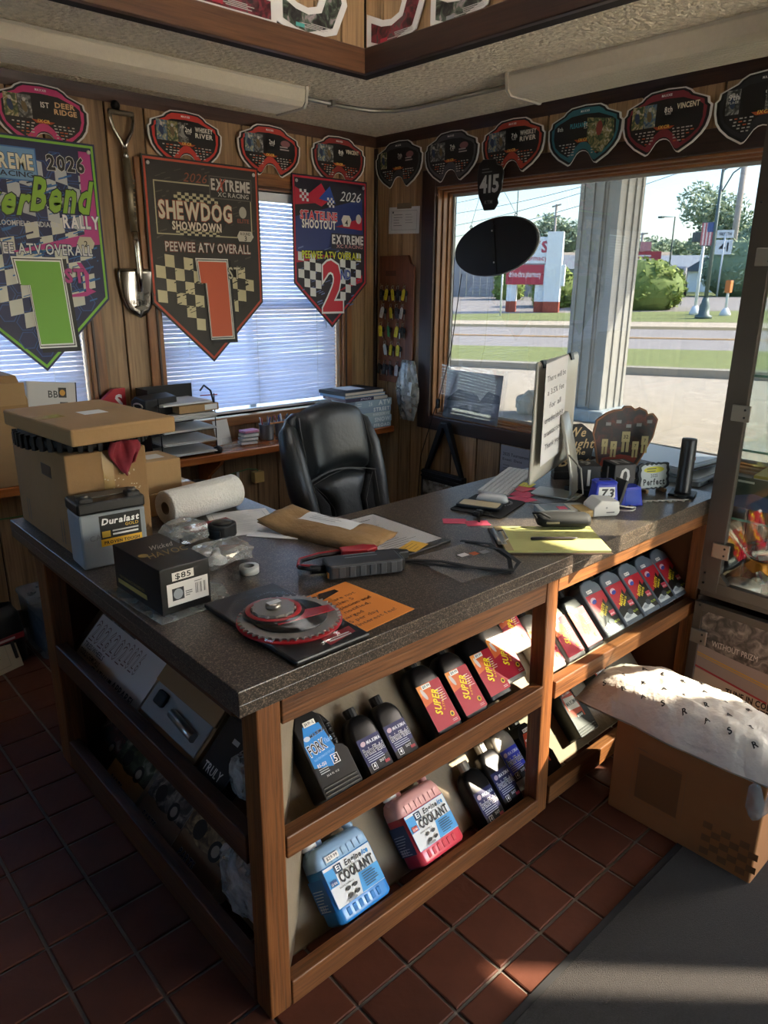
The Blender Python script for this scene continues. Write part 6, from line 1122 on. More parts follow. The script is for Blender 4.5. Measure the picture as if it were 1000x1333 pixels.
# paper towels
pt_ = thing('paper_towel_roll', 'white paper towel roll lying on the counter', 'paper towel', on(.955, 2.055, .056), .16); M_pt = mat('paper_towel', 'cfccc6', .95, var=.03, scale=60, bump=.35, bscale=160)
def roll(prof, n=32): b = MB(); b.rings([[(x, r_*math.cos(2*PI*i/n), r_*math.sin(2*PI*i/n)) for i in range(n)] for r_, x in prof], cap=False); return b
roll([(.021, .0), (.052, 0), (.055, .004), (.055, .276), (.052, .28), (.021, .28)]).build('roll', M_pt, pt_); roll([(.0205, .001), (.0205, .279), (.019, .279), (.019, .001), (.0205, .001)]).build('core', mat('core_card', '8a8076', .9), pt_)
rf = tag(bx('red_folder', ink('8a1a24'), .98, 1.13, 1.93, 1.99, CT, CT+.006), 'red folder edge sticking out under the paper towel roll', 'folder'); rf.rotation_euler = (0, 0, 0)
# small boxes and tray behind
b1 = thing('small_carton', 'small brown carton lying under another right of the big carton', 'box', on(.955, 2.16), 0); bx('carton', M_card2, 0, .19, 0, .19, 0, .075, b1, .003); bx('tape', M_tapec, 0, .19, .08, .11, .0751, .0755, b1)
b2 = thing('small_carton', 'small brown carton stacked upright right of the big carton', 'box', on(.95, 2.165, .076), .02); bx('carton', M_card2, 0, .125, 0, .15, 0, .105, b2, .003); bx('label', M_page, .03, .09, .04, .1, .1051, .1056, b2)
kt = thing('black_tray', 'black plastic tray with a paper and key fob near the ledge', 'tray', on(1.19, 2.30), .25); MB().rings([[(x, y, z) for x, y in rrect(.2*k, .17*k, .03, 5)] for z, k in ((0, .85), (.003, .88), (.028, 1), (.03, .97), (.008, .85))]).build('tray', M_blk, kt); bx('note', M_sheet, -.07, .05, -.055, .06, .009, .0105, kt); MB().prism(rrect(.05, .026, .012, 4, .02, -.0), .011, .022).build('key_fob', mat('fob_navy', '20283a', .35), kt, .003)
def inv(c, w_, h_): c.frame(-w_*.42, h_*.5, w_*.84, h_*.42, .0015, '8a8a8a'); c.lines(-w_*.4, h_*.86, w_*.7, 8, h_*.045, .0016, '8a8a8c', 3); c.lines(-w_*.4, h_*.4, w_*.75, 7, h_*.05, .0016, '9a9a9c', 4)
def flat(name, label, x, y, rz, w_, h_, draw, m_=None, z=0, cat='paper', th=.0007, group=None):
    t = thing(name, label, cat, on(x, y, z), rz, group); MB().box(-w_/2, w_/2, -h_/2, h_/2, 0, th).build('sheet', m_ or M_sheet, t)
    if draw: c = Canvas(.0002); draw(c, w_, h_); c.build('print', t, loc=(0, -h_/2, th+.0001), rot=(-PI/2, 0, 0))
    return t
flat('invoice', 'printed invoice sheet beside the paper towel roll', 1.155, 1.925, -.35, .20, .25, inv); flat('invoice', 'second printed sheet half under the brown paper parcel', 1.215, 1.80, -.9, .16, .20, inv, z=.001)
# parcel
pk = thing('paper_parcel', 'crumpled brown paper parcel with a white label', 'parcel', on(1.295, 1.66), -1.22); M_kraft = mat('kraft_paper', '8a6b45', .85, var=.12, scale=18, bump=.5, bscale=35)
def pf(u, v):
    x = (u-.5)*.40; y = (v-.5)*.19; e = max(0, (1-(2*u-1)**4)*(1-(2*v-1)**4)); return (x, y+.008*math.sin(u*7), .004+.028*e**.6+.006*noise.noise(Vector((u*6, v*5, 1)))+.035*max(0, .22-u)/.22)
MB().grid(pf, 22, 14).build('top_paper', M_kraft, pk, solid=.002); MB().grid(lambda u, v: (lambda p: (p[0], p[1], .0014+.03*max(0, .22-u)/.22))(pf(u, v)), 12, 8).build('bottom_paper', M_kraft, pk, solid=.002)
MB().grid(lambda u, v: (lambda p: (p[0], p[1], p[2]+.0028))(pf(.22+u*.5, .42+v*.40)), 10, 8).build('label', M_sheet, pk); c = Canvas(); c.lines(-.09, .03, .14, 4, .014, .003, '5a5a60', 4); c.build('label_print', pk, loc=(.02, .01, .0405), rot=(-PI/2, 0, 0))
# lanyard sleeve, folder and straps
fd = thing('document_wallet', 'clear document wallet with typed sheet and black neck straps', 'document wallet', on(1.405, 1.51), 0); 
MB().box(-.115, .115, -.15, .2, 0, .006).build('backing', mat('wallet_dark', '2b2a2a', .4), fd, .002); bx('typed_sheet', mat('wallet_paper', 'c4beb8', .7), -.105, .105, -.12, .19, .0062, .007, fd); c = Canvas(.0002); c.lines(-.085, .12, .15, 16, .014, .0025, '5e5a58', 7); c.lines(-.02, .15, .08, 1, .01, .004, '4a4848', 2); c.build('print', fd, loc=(0, .0, .0072), rot=(-PI/2, 0, 0)); bx('clear_cover', M_acr, -.112, .112, -.145, .195, .0085, .0092, fd); bx('yellow_note', ink('d0a23a'), -.09, -.01, -.14, -.085, .0095, .0102, fd, rot=(0, 0, .3)); c = Canvas(.0002); c.lines(-.08, -.10, .05, 3, .014, .002, '6a4a20', 2); c.build('note_writing', fd, loc=(.0, .0, .0105), rot=(-PI/2, 0, .3))
w2 = thing('document_wallet', 'second clear wallet with orange printed strip, nearer the counter edge', 'document wallet', on(1.42, 1.22), -.1); bx('film', glassy('dark_film', (.97, .97, .97), .05, .1, 'b0aca8', .12), -.10, .13, -.10, .11, 0, .003, w2); c = Canvas(); c.rect(.02, .03, .03, .022, 'b8b4ae'); c.rect(.055, .02, .025, .022, 'b05a30'); c.rect(.085, .012, .03, .022, '8a8682'); c.build('strip_print', w2, loc=(0, 0, .0034), rot=(-PI/2, 0, 0))
for k, pts in enumerate((((1.30, 1.335, .006), (1.36, 1.25, .012), (1.42, 1.13, .006), (1.455, 1.085, .004)), ((1.30, 1.325, .004), (1.38, 1.19, .008), (1.45, 1.075, .014), (1.50, 1.095, .018), (1.535, 1.18, .022), (1.53, 1.31, .01)), ((1.53, 1.33, .01), (1.55, 1.24, .02), (1.515, 1.14, .014), (1.46, 1.09, .008)))):
    P_ = [Vector(p)+Vector((0, 0, CT)) for p in pts]; b = MB(); rs_l = []
    for i, p in enumerate(P_):
        a = P_[max(i-1, 0)]; q = P_[min(i+1, len(P_)-1)]; t_ = (q-a).normalized(); n_ = Vector((0, 0, 1)).cross(t_).normalized(); u_ = t_.cross(n_)
        rs_l.append([p+n_*.0065-u_*.001, p-n_*.0065-u_*.001, p-n_*.0065+u_*.001, p+n_*.0065+u_*.001])
    b.rings(rs_l, smooth=False); o = b.build('neck_strap', mat('strap_black', '0e0e10', .6)); o.parent = fd; o.location = (-1.405, -1.51, -CT)
# sprocket blister pack
sp_ = thing('sprocket_kit', 'chain and sprocket kit in a black and red blister pack', 'sprocket kit', on(.835, 1.245), .0)
M_st = mat('sprocket_steel', '8a8680', .35, .4); M_red = mat('sprocket_red', '96161f', .35)
bx('card', ink('141416', .35), -.095, .10, -.185, .185, 0, .012, sp_, .004)
def sprocket(name, m_, r, z, th, n, hole, cx, cy):
    b = MB(); P_ = []
    for i in range(n):
        for f, rr_ in ((0, r*.93), (.3, r*.94), (.45, r), (.6, r), (.75, r*.94)): a = 2*PI*(i+f)/n; P_.append((rr_*math.cos(a), rr_*math.sin(a)))
    k = len(P_); top = [(p[0], p[1], th) for p in P_]; inn = [(hole*math.cos(2*PI*i/k), hole*math.sin(2*PI*i/k)) for i in range(k)]
    b.rings([[(p[0], p[1], 0) for p in inn], [(p[0], p[1], 0) for p in P_], top, [(p[0], p[1], th) for p in inn], [(p[0], p[1], 0) for p in inn]], cap=False, smooth=False); return b.build(name, m_, sp_, loc=(cx, cy, z))
sprocket('rear_sprocket', M_st, .115, .018, .004, 44, .082, .005, -.02); MB().lathe([(.10, 0), (.118, 0), (.118, .004), (.10, .004)], 40, cap=False).build('red_ring', M_red, sp_, loc=(.005, -.02, .0125)); 
MB().lathe([(.04, 0), (.085, 0), (.085, .003), (.04, .003)], 36, cap=False).build('spider_plate', ink('0f0f10', .35), sp_, loc=(.005, -.02, .0225)); MB().prism([(-.07, -.03), (.07, -.05), (.075, -.02), (0, .0), (-.06, .01)], 0, .002).build('red_panel', M_red, sp_, loc=(.025, -.02, .026)); MB().lathe([(.03, 0), (.068, 0), (.072, .004), (.066, .006), (.03, .006)], 36, cap=False).build('chain_coil', ink('101011', .4), sp_, loc=(-.01, .015, .0225))
sprocket('front_sprocket', M_st, .05, .0285, .006, 14, .012, -.01, .02); MB().lathe([(.052, 0), (.063, 0), (.063, .003), (.052, .003)], 36, cap=False).build('red_ring', M_red, sp_, loc=(-.01, .02, .0265)); MB().lathe([(.018, 0), (.018, .008), (.012, .012)], 20).build('hub', M_keym, sp_, loc=(-.01, .02, .034)); bx('sticker', M_sheet, -.025, .007, .012, .026, .0465, .0475, sp_)
MB().lathe([(.135, 0), (.135, .012), (.122, .026), (.0, .058)], 36, cap=False, sx=.9, sy=1.18).build('blister', glassy('blister_clear', (.97, .97, .97), .035, .06), sp_, loc=(.003, -.01, .012)); c = Canvas(); c.poly([(-.0, -.175), (.08, -.16), (.085, -.13), (.0, -.14)], '8a1a24'); c.lines(.008, -.155, .06, 2, .008, .004, 'b8b4b4', 2); c.build('card_print', sp_, loc=(0, 0, .0125), rot=(-PI/2, 0, 0))
# orange notice
def att(c, w_, h_):
    c.text('ATTENTION', -w_*.36, h_*.84, h_*.1, '2a1408', width=w_*.5, wgt=2); c.poly([(w_*.02, h_*.8), (w_*.3, h_*.86), (w_*.3, h_*.93), (w_*.12, h_*.96)], '231208')
    for k, ln in enumerate(('Machines that are not', 'picked up within 5', 'days of completion and', 'have been notified,', 'may be charged', 'up to $25 per day', 'storage/interest fee!')): c.text(ln, -w_*.4, h_*(.70-.098*k), h_*.055, '3a1c0c', width=w_*.8*(len(ln)/24+.1), wgt=0)
flat('orange_notice', 'orange notice sheet about storage fees lying on the counter', .965, 1.205, .08, .27, .235, att, mat('orange_paper', 'd98232', .75))
# jump starter
js = thing('jump_starter', 'grey and black portable jump starter pack with red and black cables', 'jump starter', on(1.165, 1.352, 0), -.42)
MB().prism(rrect(.205, .08, .012, 4), .004, .042).build('case', mat('js_grey', '2b2d30', .45), js, .006)
for k in range(6): bx('rib', mat('js_ridge', '3a3c40', .5), -.075+k*.028, -.058+k*.028, -.0425, -.039, .008, .038, js, .002)
bx('lens', mat('amber_lens', '8a5a24', .2), -.104, -.085, -.035, -.015, .008, .024, js, .002); bx('end_cap', M_cap, .098, .108, -.034, .034, .006, .04, js, .004); c = Canvas(); c.lines(-.05, .012, .09, 2, .018, .004, '8a8c90', 2); c.build('top_print', js, loc=(0, 0, .0486), rot=(-PI/2, 0, 0))
for cc, off in (('a01820', .006), ('121214', -.006)): MB().tube([(-.10, off, .024), (-.135, off*2, .028), (-.165, .03+off, .024), (-.15, .085+off, .02), (-.09, .115+off, .018), (-.03, .12+off, .018)], .0055, 8).build('cable', ink(cc, .4), js)
MB().cyl((-.10, 0, .022), (-.14, 0, .024), .012, 10).build('strain_relief', M_cap, js); MB().prism([(-.03, .095), (.04, .085), (.075, .10), (.075, .12), (.04, .135), (-.03, .13)], .004, .03).build('red_clamp', ink('a01820', .4), js, .004); MB().prism([(.06, .06), (.12, .045), (.15, .05), (.15, .065), (.12, .08), (.06, .085)], .004, .028).build('black_clamp', M_cap, js, .004)
# clipboard with yellow pad and pen
cl = thing('clipboard', 'clipboard with a yellow legal pad at the counter edge', 'clipboard', on(1.745, 1.172), -.72); bx('board', mat('hardboard', '3a2a1e', .5), -.165, .16, -.115, .115, 0, .004, cl, .002); bx('pad', mat('legal_pad', 'a5a468', .8), -.148, .155, -.108, .108, .0042, .011, cl); c = Canvas(.0002); c.polys([[(-.13, -.1+.012*k), (.15, -.1+.012*k), (.15, -.0992+.012*k), (-.13, -.0992+.012*k)] for k in range(17)], '9a9a5c'); c.lines(-.10, .09, .2, 9, .012, .0016, '7a7a58', 8); c.build('ruling', cl, loc=(0, 0, .0112), rot=(-PI/2, 0, 0)); bx('pad_binding', mat('pad_edge', '8a7a58', .8), -.148, -.125, -.108, .108, .011, .0116, cl)
bx('clip_plate', M_keym, -.16, -.135, -.06, .06, .011, .0135, cl, .001); MB().cyl((-.158, -.06, .016), (-.158, .06, .016), .006, 10).build('clip_roll', M_keym, cl); MB().tube([(-.145, -.05, .015), (-.13, -.04, .022), (-.13, .04, .022), (-.145, .05, .015)], .0018, 6).build('clip_lever', M_keym, cl)
pe = thing('ballpoint_pen', 'dark ballpoint pen lying on the yellow pad', 'pen', on(1.74, 1.15, .0165), -.69); MB().tube([(-.07, 0, 0), (-.066, 0, 0), (.055, 0, 0), (.066, 0, 0), (.074, 0, 0)], [.003, .0045, .0045, .0028, .0008], 10).build('barrel', mat('pen_dark', '2a2528', .35), pe); bx('pen_clip', M_keym, -.068, -.03, -.001, .001, .0045, .006, pe)
gcase = thing('glasses_case', 'black soft glasses case resting on the yellow pad', 'glasses case', on(1.865, 1.205, .0118), -.72)
b = MB(); b.rings([[(x, y*k2, .024+z*k2) for y, z in [(.034*math.cos(a), .023*math.sin(a)) for a in [2*PI*i/16 for i in range(16)]]] for x, k2 in ((-.085, .35), (-.08, .75), (-.065, .97), (0, 1), (.065, .97), (.08, .75), (.085, .35))]); b.build('case', mat('case_black', '0a0a0b', .75), gcase); MB().tube([(-.085, -.01, .03), (-.10, -.02, .05), (-.08, -.03, .055), (-.05, -.034, .04)], .004, 6).build('loop', MATS['case_black'], gcase); bx('zip', M_keym, -.06, -.02, -.036, -.033, .02, .026, gcase)
def scrib(c, w_, h_): c.lines(-w_*.38, h_*.7, w_*.7, 3, h_*.22, .0016, '7a3040', 3)
M_pink = mat('pink_note', 'b8465e', .8)
for k, (x, y, rz, z, lb) in enumerate(((1.675, 1.487, -.75, 0, 'pink sticky note left of its twin in front of the mouse pad'), (1.715, 1.425, -.6, 0, 'pink sticky note right of its twin in front of the mouse pad'), (2.05, 1.50, -.3, 0, 'pink sticky note lying left of the monitor stand'), (2.10, 1.535, .2, .001, 'pink sticky note overlapping others under the monitor'), (2.16, 1.585, -.1, .002, 'red sticky note farthest back under the monitor'))):
    flat('sticky_note', lb, x, y, rz, .076, .05 if k < 2 else .076, scrib, M_pink if k < 4 else ink('c2303c'), z, 'note', group='pink sticky notes')
flat('sticky_note', 'yellow sticky note under the monitor', 2.21, 1.60, .3, .06, .05, scrib, ink('d0c21e'), .003, 'note')
# mouse pad, phone, mouse, keyboard, clips
mp = thing('mouse_pad', 'black mouse pad with a white printed ring', 'mouse pad', on(1.89, 1.525), .28); MB().prism(rrect(.225, .19, .012, 4), 0, .003).build('pad', mat('pad_black', '121214', .8), mp); c = Canvas(); c.polys([[(.055+.045*math.cos(a)*k1, -.02+.045*math.sin(a)*k1) for a, k1 in ((2*PI*i/24, 1), (2*PI*(i+.5)/24, 1), (2*PI*(i+.5)/24, .8), (2*PI*i/24, .8))] for i in range(24)], '8a8a8a'); c.polys([[(.055+.03*math.cos(a)*k1, -.02+.03*math.sin(a)*k1) for a, k1 in ((2*PI*i/12, 1), (2*PI*(i+.6)/12, 1), (2*PI*(i+.6)/12, .6), (2*PI*i/12, .6))] for i in range(12)], '6a6a6a'); c.build('print', mp, loc=(0, 0, .0032), rot=(-PI/2, 0, 0))
ph_ = thing('smartphone', 'black-cased phone with a cream back on the mouse pad', 'phone', on(1.852, 1.53, .0042), -1.17); MB().prism(rrect(.155, .08, .012, 4), 0, .011).build('case', M_cap, ph_, .003); MB().prism(rrect(.135, .06, .008, 4), .011, .0118).build('back_plate', mat('cream_plate', 'b5a483', .5), ph_)
ms = thing('computer_mouse', 'white computer mouse behind the phone on the mouse pad', 'mouse', on(1.935, 1.545, .0042), -1.05); b = MB(); b.grid(lambda u, v: ((u-.5)*.115, (v-.5)*.056*math.sqrt(max(0, 1-(2*u-1)**4)), .002+.026*max(0, (1-(2*u-1)**4)*(1-(2*v-1)**4))**.6), 16, 10); b.build('shell', mat('mouse_white', 'b9b8b4', .25), ms, solid=.002); MB().prism([(p[0], p[1]) for p in rrect(.108, .05, .02, 4)], 0, .002).build('foot', M_keym, ms)
bc = thing('binder_clip_pair', 'black metal clips beside the phone', 'clip', on(1.775, 1.462), .3)
for x in (-.012, .012): MB().cyl((x, 0, .011), (x, .02, .011), .009, 12).build('barrel', M_cap, bc)
for s in (-1, 1): MB().prism([(s*.018, -.005), (s*.055, -.022), (s*.058, -.016), (s*.02, .006)], 0, .004).build('wing', M_cap, bc)
kb2 = thing('computer_keyboard', 'slim white computer keyboard beside the monitor', 'keyboard', on(2.20, 1.685), .38); kb2.rotation_euler = (.05, 0, .38); MB().prism(rrect(.40, .115, .008, 3), 0, .006).build('base', mat('kb_grey', 'a8a6a2', .45), kb2)
kme = MB(); kme.prism(rrect(.0165, .0145, .002, 2), .006, .009); kmesh = None
for r_ in range(6):
    for q in range(19):
        if r_ == 0 and 5 <= q <= 9: continue
        if kmesh is None: o = kme.build('key', mat('kb_white', 'c6c4c0', .5), kb2); kmesh = o.data
        else: o = link('key', kmesh, kb2)
        o.location = (-.187+q*.0207, -.046+r_*.0182, 0)
bx('space_bar', MATS['kb_white'], -.09, .01, -.053, -.039, .006, .009, kb2)
# monitor (back towards us) with a paper notice
mo = thing('desktop_computer', 'slim silver all-in-one computer seen from behind with taped notice', 'computer', on(2.19, 1.485), math.atan2(.15, .45))
M_al = mat('aluminium', 'a9a69c', .35, .5); M_bk = mat('monitor_back', 'b4b0a4', .4, .15)
pn = MB(); pn.rings([[(x, y, z) for x, z in rrect(w_, h_, .012, 4, 0, .29)] for w_, h_, y in ((.49, .41, .006), (.49, .41, .0), (.47, .39, -.006), (.3, .25, -.022))]); pn.build('housing', M_bk, mo); bx('screen_glass', mat('screen_dark', '0a0a0c', .1), -.243, .243, .0061, .008, .09, .493, mo)
MB().add([(-.09, -.02, .30), (.09, -.02, .30), (.085, -.13, .012), (-.085, -.13, .012), (-.09, -.028, .30), (.09, -.028, .30), (.085, -.142, .012), (-.085, -.142, .012)], [(0, 1, 2, 3), (7, 6, 5, 4), (0, 4, 5, 1), (1, 5, 6, 2), (2, 6, 7, 3), (3, 7, 4, 0)]).build('stand', M_al, mo, .003) if False else None
st_ = MB(); st_.rings([[(x, y+dy, z) for x, y in rrect(w_, .012, .005, 3)] for z, w_, dy in ((.30, .09, -.03), (.2, .092, -.06), (.08, .10, -.088), (.02, .105, -.092), (.006, .11, -.085))]); st_.build('stand', M_al, mo, rot=(0, 0, 0)); MB().prism(rrect(.115, .17, .012, 4, 0, -.03), 0, .006).build('foot_plate', M_al, mo, .002)
def fee(c, w_, h_):
    for k, ln in enumerate(('There will be', 'a 3.5% fee', 'for all', 'credit/debit', 'transactions', 'Thank you!')): c.text(ln, 0, h_*(.82-.135*k), h_*.055, '3c3c40', align=1, width=w_*min(.85, .075*len(ln)), wgt=0)
fe = sheet('fee_notice', 'white notice sheet about card fee clipped to the back of the computer', 'paper', (0, 0, 0), (0, 0, 0), .25, .34, fee, mat('notice_paper', 'c9c7c6', .8)); a_ = math.atan2(.15, .45); fe.location = (2.19-.115*math.cos(a_)+.030*math.sin(a_), 1.485-.115*math.sin(a_)-.030*math.cos(a_), CT+.158); fe.rotation_euler = (0, -.04, a_)
for s in (-.20, .13): 
    k = thing('bulldog_clip', ('black clip holding the left top of the notice', 'black clip at the right top of the computer')[s > 0], 'clip', (2.19+s*math.cos(a_), 1.485+s*math.sin(a_), CT+.487), a_, 'black clips on the computer'); MB().prism([(-.014, -.012), (.01, -.012), (.003, .012), (-.007, .012)], -.016, .016, 0).build('jaw', M_cap, k)
MB().tube([(2.17, 1.40, CT+.16), (2.14, 1.33, CT+.13), (2.12, 1.30, CT+.05), (2.07, 1.36, CT+.006), (2.02, 1.45, CT+.005)], .003, 6).build('usb_cable', mat('cable_grey', '8a8880', .5)); tag(bpy.data.objects['usb_cable'], 'grey cable hanging from the back of the computer', 'cable')
# card reader and white plug box, cable loop
cr2 = thing('card_reader', 'flat silver and white card reader tray behind the glasses case', 'card reader', on(2.02, 1.315), -.6); MB().prism(rrect(.17, .09, .01, 3), 0, .02).build('tray', mat('reader_silver', 'a5a39c', .35, .3), cr2, .003); bx('display', mat('reader_glass', '6f7d88', .1), -.07, .02, -.035, .035, .0201, .0207, cr2); bx('slip', M_pink, -.02, .01, -.03, .0, .021, .022, cr2)
wbx = thing('white_box', 'small white power brick box right of the card reader', 'box', on(2.115, 1.225), -.55); MB().prism([(-.045, 0), (.04, 0), (.05, .012), (.045, .05), (-.02, .055), (-.045, .03)], -.04, .04, 1).build('carton', mat('white_gloss', 'c0beb8', .4), wbx, .004); bx('tan_side', mat('tan_side', 'a58a58', .6), -.09, -.046, -.04, .04, 0, .022, wbx, .002); c = Canvas(); c.ell(0, .03, .004, .004, '8a8a88', 8); c.lines(.0, .012, .03, 1, .01, .004, '5a5a5a', 2); c.build('print', wbx, loc=(0, -.041, 0))
MB().tube([(2.15, 1.24, CT+.04)]+[(2.22+.05*math.cos(a)*(1-.1*a/6), 1.215+.055*math.sin(a), CT+.004+.02*max(0, math.sin(a*.5+.3))) for a in [i*.45 for i in range(26)]]+[(2.30, 1.3, CT+.004), (2.36, 1.42, CT+.004)], .0028, 6).build('white_cable', mat('cable_white', 'b4b0a6', .5)); tag(bpy.data.objects['white_cable'], 'coiled white cable beside the blue number block', 'cable')
# calendar cubes on a rack, blue number blocks
M_cube = mat('cube_black', '1b1b1d', .5)
for k, (x, y, ch_, lb, rz) in enumerate(((2.30, 1.41, '2', 'left black calendar cube showing a 2 and a 1', -.7), (2.415, 1.34, '0', 'right black calendar cube showing a 0', -.5))):
    q = thing('calendar_cube', lb, 'calendar cube', on(x, y, .022), rz, 'black calendar cubes'); S = .088; bx('cube', M_cube, -S/2, S/2, -S/2, S/2, 0, S, q, .003)
    c = Canvas(); c.text('1' if k == 0 else '0', 0, .014, .058, 'b8b6b2', align=1, wgt=1); c.build('numeral', q, loc=(0, -S/2-.0005, 0)); c = Canvas(); c.text('2' if k == 0 else '1', 0, .014, .058, 'b8b6b2', align=1, wgt=1); c.build('numeral', q, loc=(-S/2-.0005, 0, 0), rot=(0, 0, -PI/2)); c = Canvas(); c.text('9' if k == 0 else 'N', 0, -.028, .055, 'a8a6a2', align=1, wgt=1); c.build('numeral', q, loc=(0, 0, S+.0005), rot=(-PI/2, 0, 0))
rk2 = tag(bx('cube_rack', M_cube, 2.25, 2.47, 1.30, 1.46, CT, CT+.0218), 'dark tray under the black calendar cubes', 'tray'); rk2.location = (0, 0, 0)
M_blue = mat('blue_plastic', '1b2c9a', .35)
nb = thing('number_block', 'blue block with a white number 73 plate in front of the cubes', 'ornament', on(2.175, 1.255), -.62); MB().rings([[(x, y, z) for x, y in rrect(.09*k, .06*k, .006, 3)] for z, k in ((0, 1.05), (.02, 1), (.085, .82), (.095, .85), (.1, .7))], smooth=False).build('block', M_blue, nb); MB().prism(rrect(.04, .02, .009, 4), .1, .102).build('top_ring', M_cap, nb); c = Canvas(); c.poly([(-.028, .08), (.028, .08), (.03, .045), (.0, .025), (-.03, .045)], 'c6c6c2'); c.text('73', 0, .045, .028, '141416', align=1, wgt=2, width=.046, shear=.2); c.build('number', nb, loc=(0, -.031, 0), rot=(-.07, 0, 0))
nb2 = thing('number_block', 'blue and black tilted block with small numerals beside the 73 block', 'ornament', on(2.275, 1.215), -.45); MB().prism([(-.045, 0), (.045, 0), (.03, .07), (-.03, .07)], -.025, .025, 1).build('block', M_blue, nb2, .003); bx('side_plate', M_cube, -.06, -.048, -.03, .03, 0, .085, nb2, .002, rot=(0, .25, 0)); c = Canvas(); c.text('86', -.0, .02, .03, 'b8b6ae', align=1, width=.03); c.build('number', nb2, loc=(-.066, 0, 0), rot=(0, .25, -PI/2)); bx('sheen_panel', mat('blue_gloss', '28409c', .15), -.03, .03, -.0262, -.0255, .01, .06, nb2)
# glove sign
gs = thing('glove_sign', 'wooden baseball glove photo sign reading We Caught the Best', 'sign', on(2.50, 1.50, 0), -.72)
M_sg = mat('sign_black', '0e0c0c', .5); bx('base', M_sg, -.16, .20, -.025, .025, 0, .03, gs, .003)
GO = [(.02, .03), (.16, .03), (.19, .09), (.225, .17), (.235, .24), (.215, .262), (.195, .258), (.185, .275), (.16, .285), (.143, .277), (.125, .29), (.10, .29), (.09, .278), (.06, .275), (.03, .262), (-.005, .235), (-.015, .18), (.0, .12)]
MB().prism(GO, -.006, .006, 1).build('glove', mat('glove_edge', '8a5a3a', .6), gs); PHG = photo('glove_print', ['0c0808', '1c1010', '3c1814', '6a2a1c'], 24)
c = Canvas(); c.poly([(.105+(x-.105)*.95, .16+(z-.16)*.95) for x, z in GO], PHG); c.poly([(.02, .05), (.15, .05), (.17, .09), (.1, .10), (.03, .085)], '7a2a1c')
for x, z, s in ((.035, .13, .85), (.07, .12, .9), (.115, .15, 1.15), (.155, .12, .9), (.19, .14, .95)): c.rect(x-.014*s, z, .028*s, .036*s, 'b8a878'); c.rect(x-.012*s, z-.035*s, .010*s, .036*s, 'a8986a'); c.rect(x+.003*s, z-.035*s, .010*s, .036*s, 'a8986a'); c.ell(x, z+.046*s, .008*s, .009*s, '3a2a20', 10); c.text('32' if s > 1 else '7', x, z+.012*s, .012*s, '3a3020', align=1)
c.polys([[(.03+.04*k, .215+.01*math.sin(k*2)), (.05+.04*k, .215+.01*math.sin(k*2)), (.05+.04*k, .228+.01*math.sin(k*2)), (.03+.04*k, .228+.01*math.sin(k*2))] for k in range(5)], '8a8a88'); c.build('glove_print', gs, loc=(0, -.0065, 0))
MB().prism([(-.155, .03), (-.02, .03), (-.012, .09), (-.005, .15), (-.02, .19), (-.06, .22), (-.11, .215), (-.145, .18), (-.165, .14), (-.15, .08)], -.006, .006, 1).build('word_board', M_sg, gs); c = Canvas(); c.text('We', -.115, .17, .036, 'c2a578', width=.07, shear=.25, wgt=1); c.text('Caught', -.155, .125, .036, 'c2a578', width=.145, shear=.25, wgt=1); c.text('the', -.09, .098, .02, 'c2a578', width=.05, shear=.25); c.text('Best', -.14, .05, .04, 'c2a578', width=.12, shear=.25, wgt=1); c.build('lettering', gs, loc=(0, -.0065, 0)); c = Canvas(); c.text('SL', .125, .006, .018, 'c2a578', width=.04, wgt=1); c.build('base_lettering', gs, loc=(0, -.026, 0))
# slate plaque, black cylinder, chain
sq = thing('slate_plaque', 'ragged-edged slate plaque reading Perfect on a small stand', 'plaque', on(2.50, 1.24), -.42); SO = [(-.068+.003*math.sin(i*2.1), .012) for i in range(1)]+[(-.06+.012*i, .012+.003*math.sin(i*3.3)) for i in range(11)]+[(.068+.003*math.sin(i*2.7), .02+.012*i) for i in range(8)]+[(.06-.012*i, .108+.003*math.sin(i*2.9)) for i in range(11)]+[(-.068+.003*math.sin(i*1.9), .10-.012*i) for i in range(7)]
MB().prism(SO, -.004, .004, 1).build('slate', mat('slate_edge', '2c3236', .7), sq, rot=(-.15, 0, 0)); c = Canvas(); c.poly([(x*.82, .06+(z-.06)*.88) for x, z in SO], 'a8b0ae'); c.ell(0, .084, .045, .012, 'b8b42a', 20); c.lines(-.032, .086, .06, 2, .009, .004, '5a5e3a', 4); c.text('2025', 0, .056, .012, '4a4c48', align=1, width=.03); c.text('Perfect', 0, .028, .022, '2a2e30', align=1, width=.095, wgt=2); c.build('print', sq, loc=(0, -.0045, 0), rot=(-.15, 0, 0))
for x in (-.04, .04): bx('easel_foot', mat('easel_wood', '8a6a48', .6), x-.006, x+.006, -.02, .03, 0, .014, sq, .002)
cy_ = thing('black_canister', 'tall black tapered canister on a square base near the cabinet', 'canister', on(2.545, 1.148), .3); bx('base', M_cap, -.045, .045, -.045, .045, 0, .01, cy_, .004); MB().lathe([(.03, .01), (.0275, .02), (.0265, .205), (.025, .21), (.0, .2105)], 28).build('tube', mat('canister_black', '151416', .4), cy_); bx('red_dot', ink('8a2a28'), .012, .02, -.0265, -.024, .13, .142, cy_)
for s in (-1, 1): MB().tube([(s*.045, -.02, .005), (s*.062, -.01, .008), (s*.062, .01, .008), (s*.045, .02, .005)], .003, 6).build('lug', M_cap, cy_)
cn_ = thing('roller_chain', 'short patterned metal chain lying flat in front of the slate plaque', 'chain', on(2.39, 1.165), -.62); 
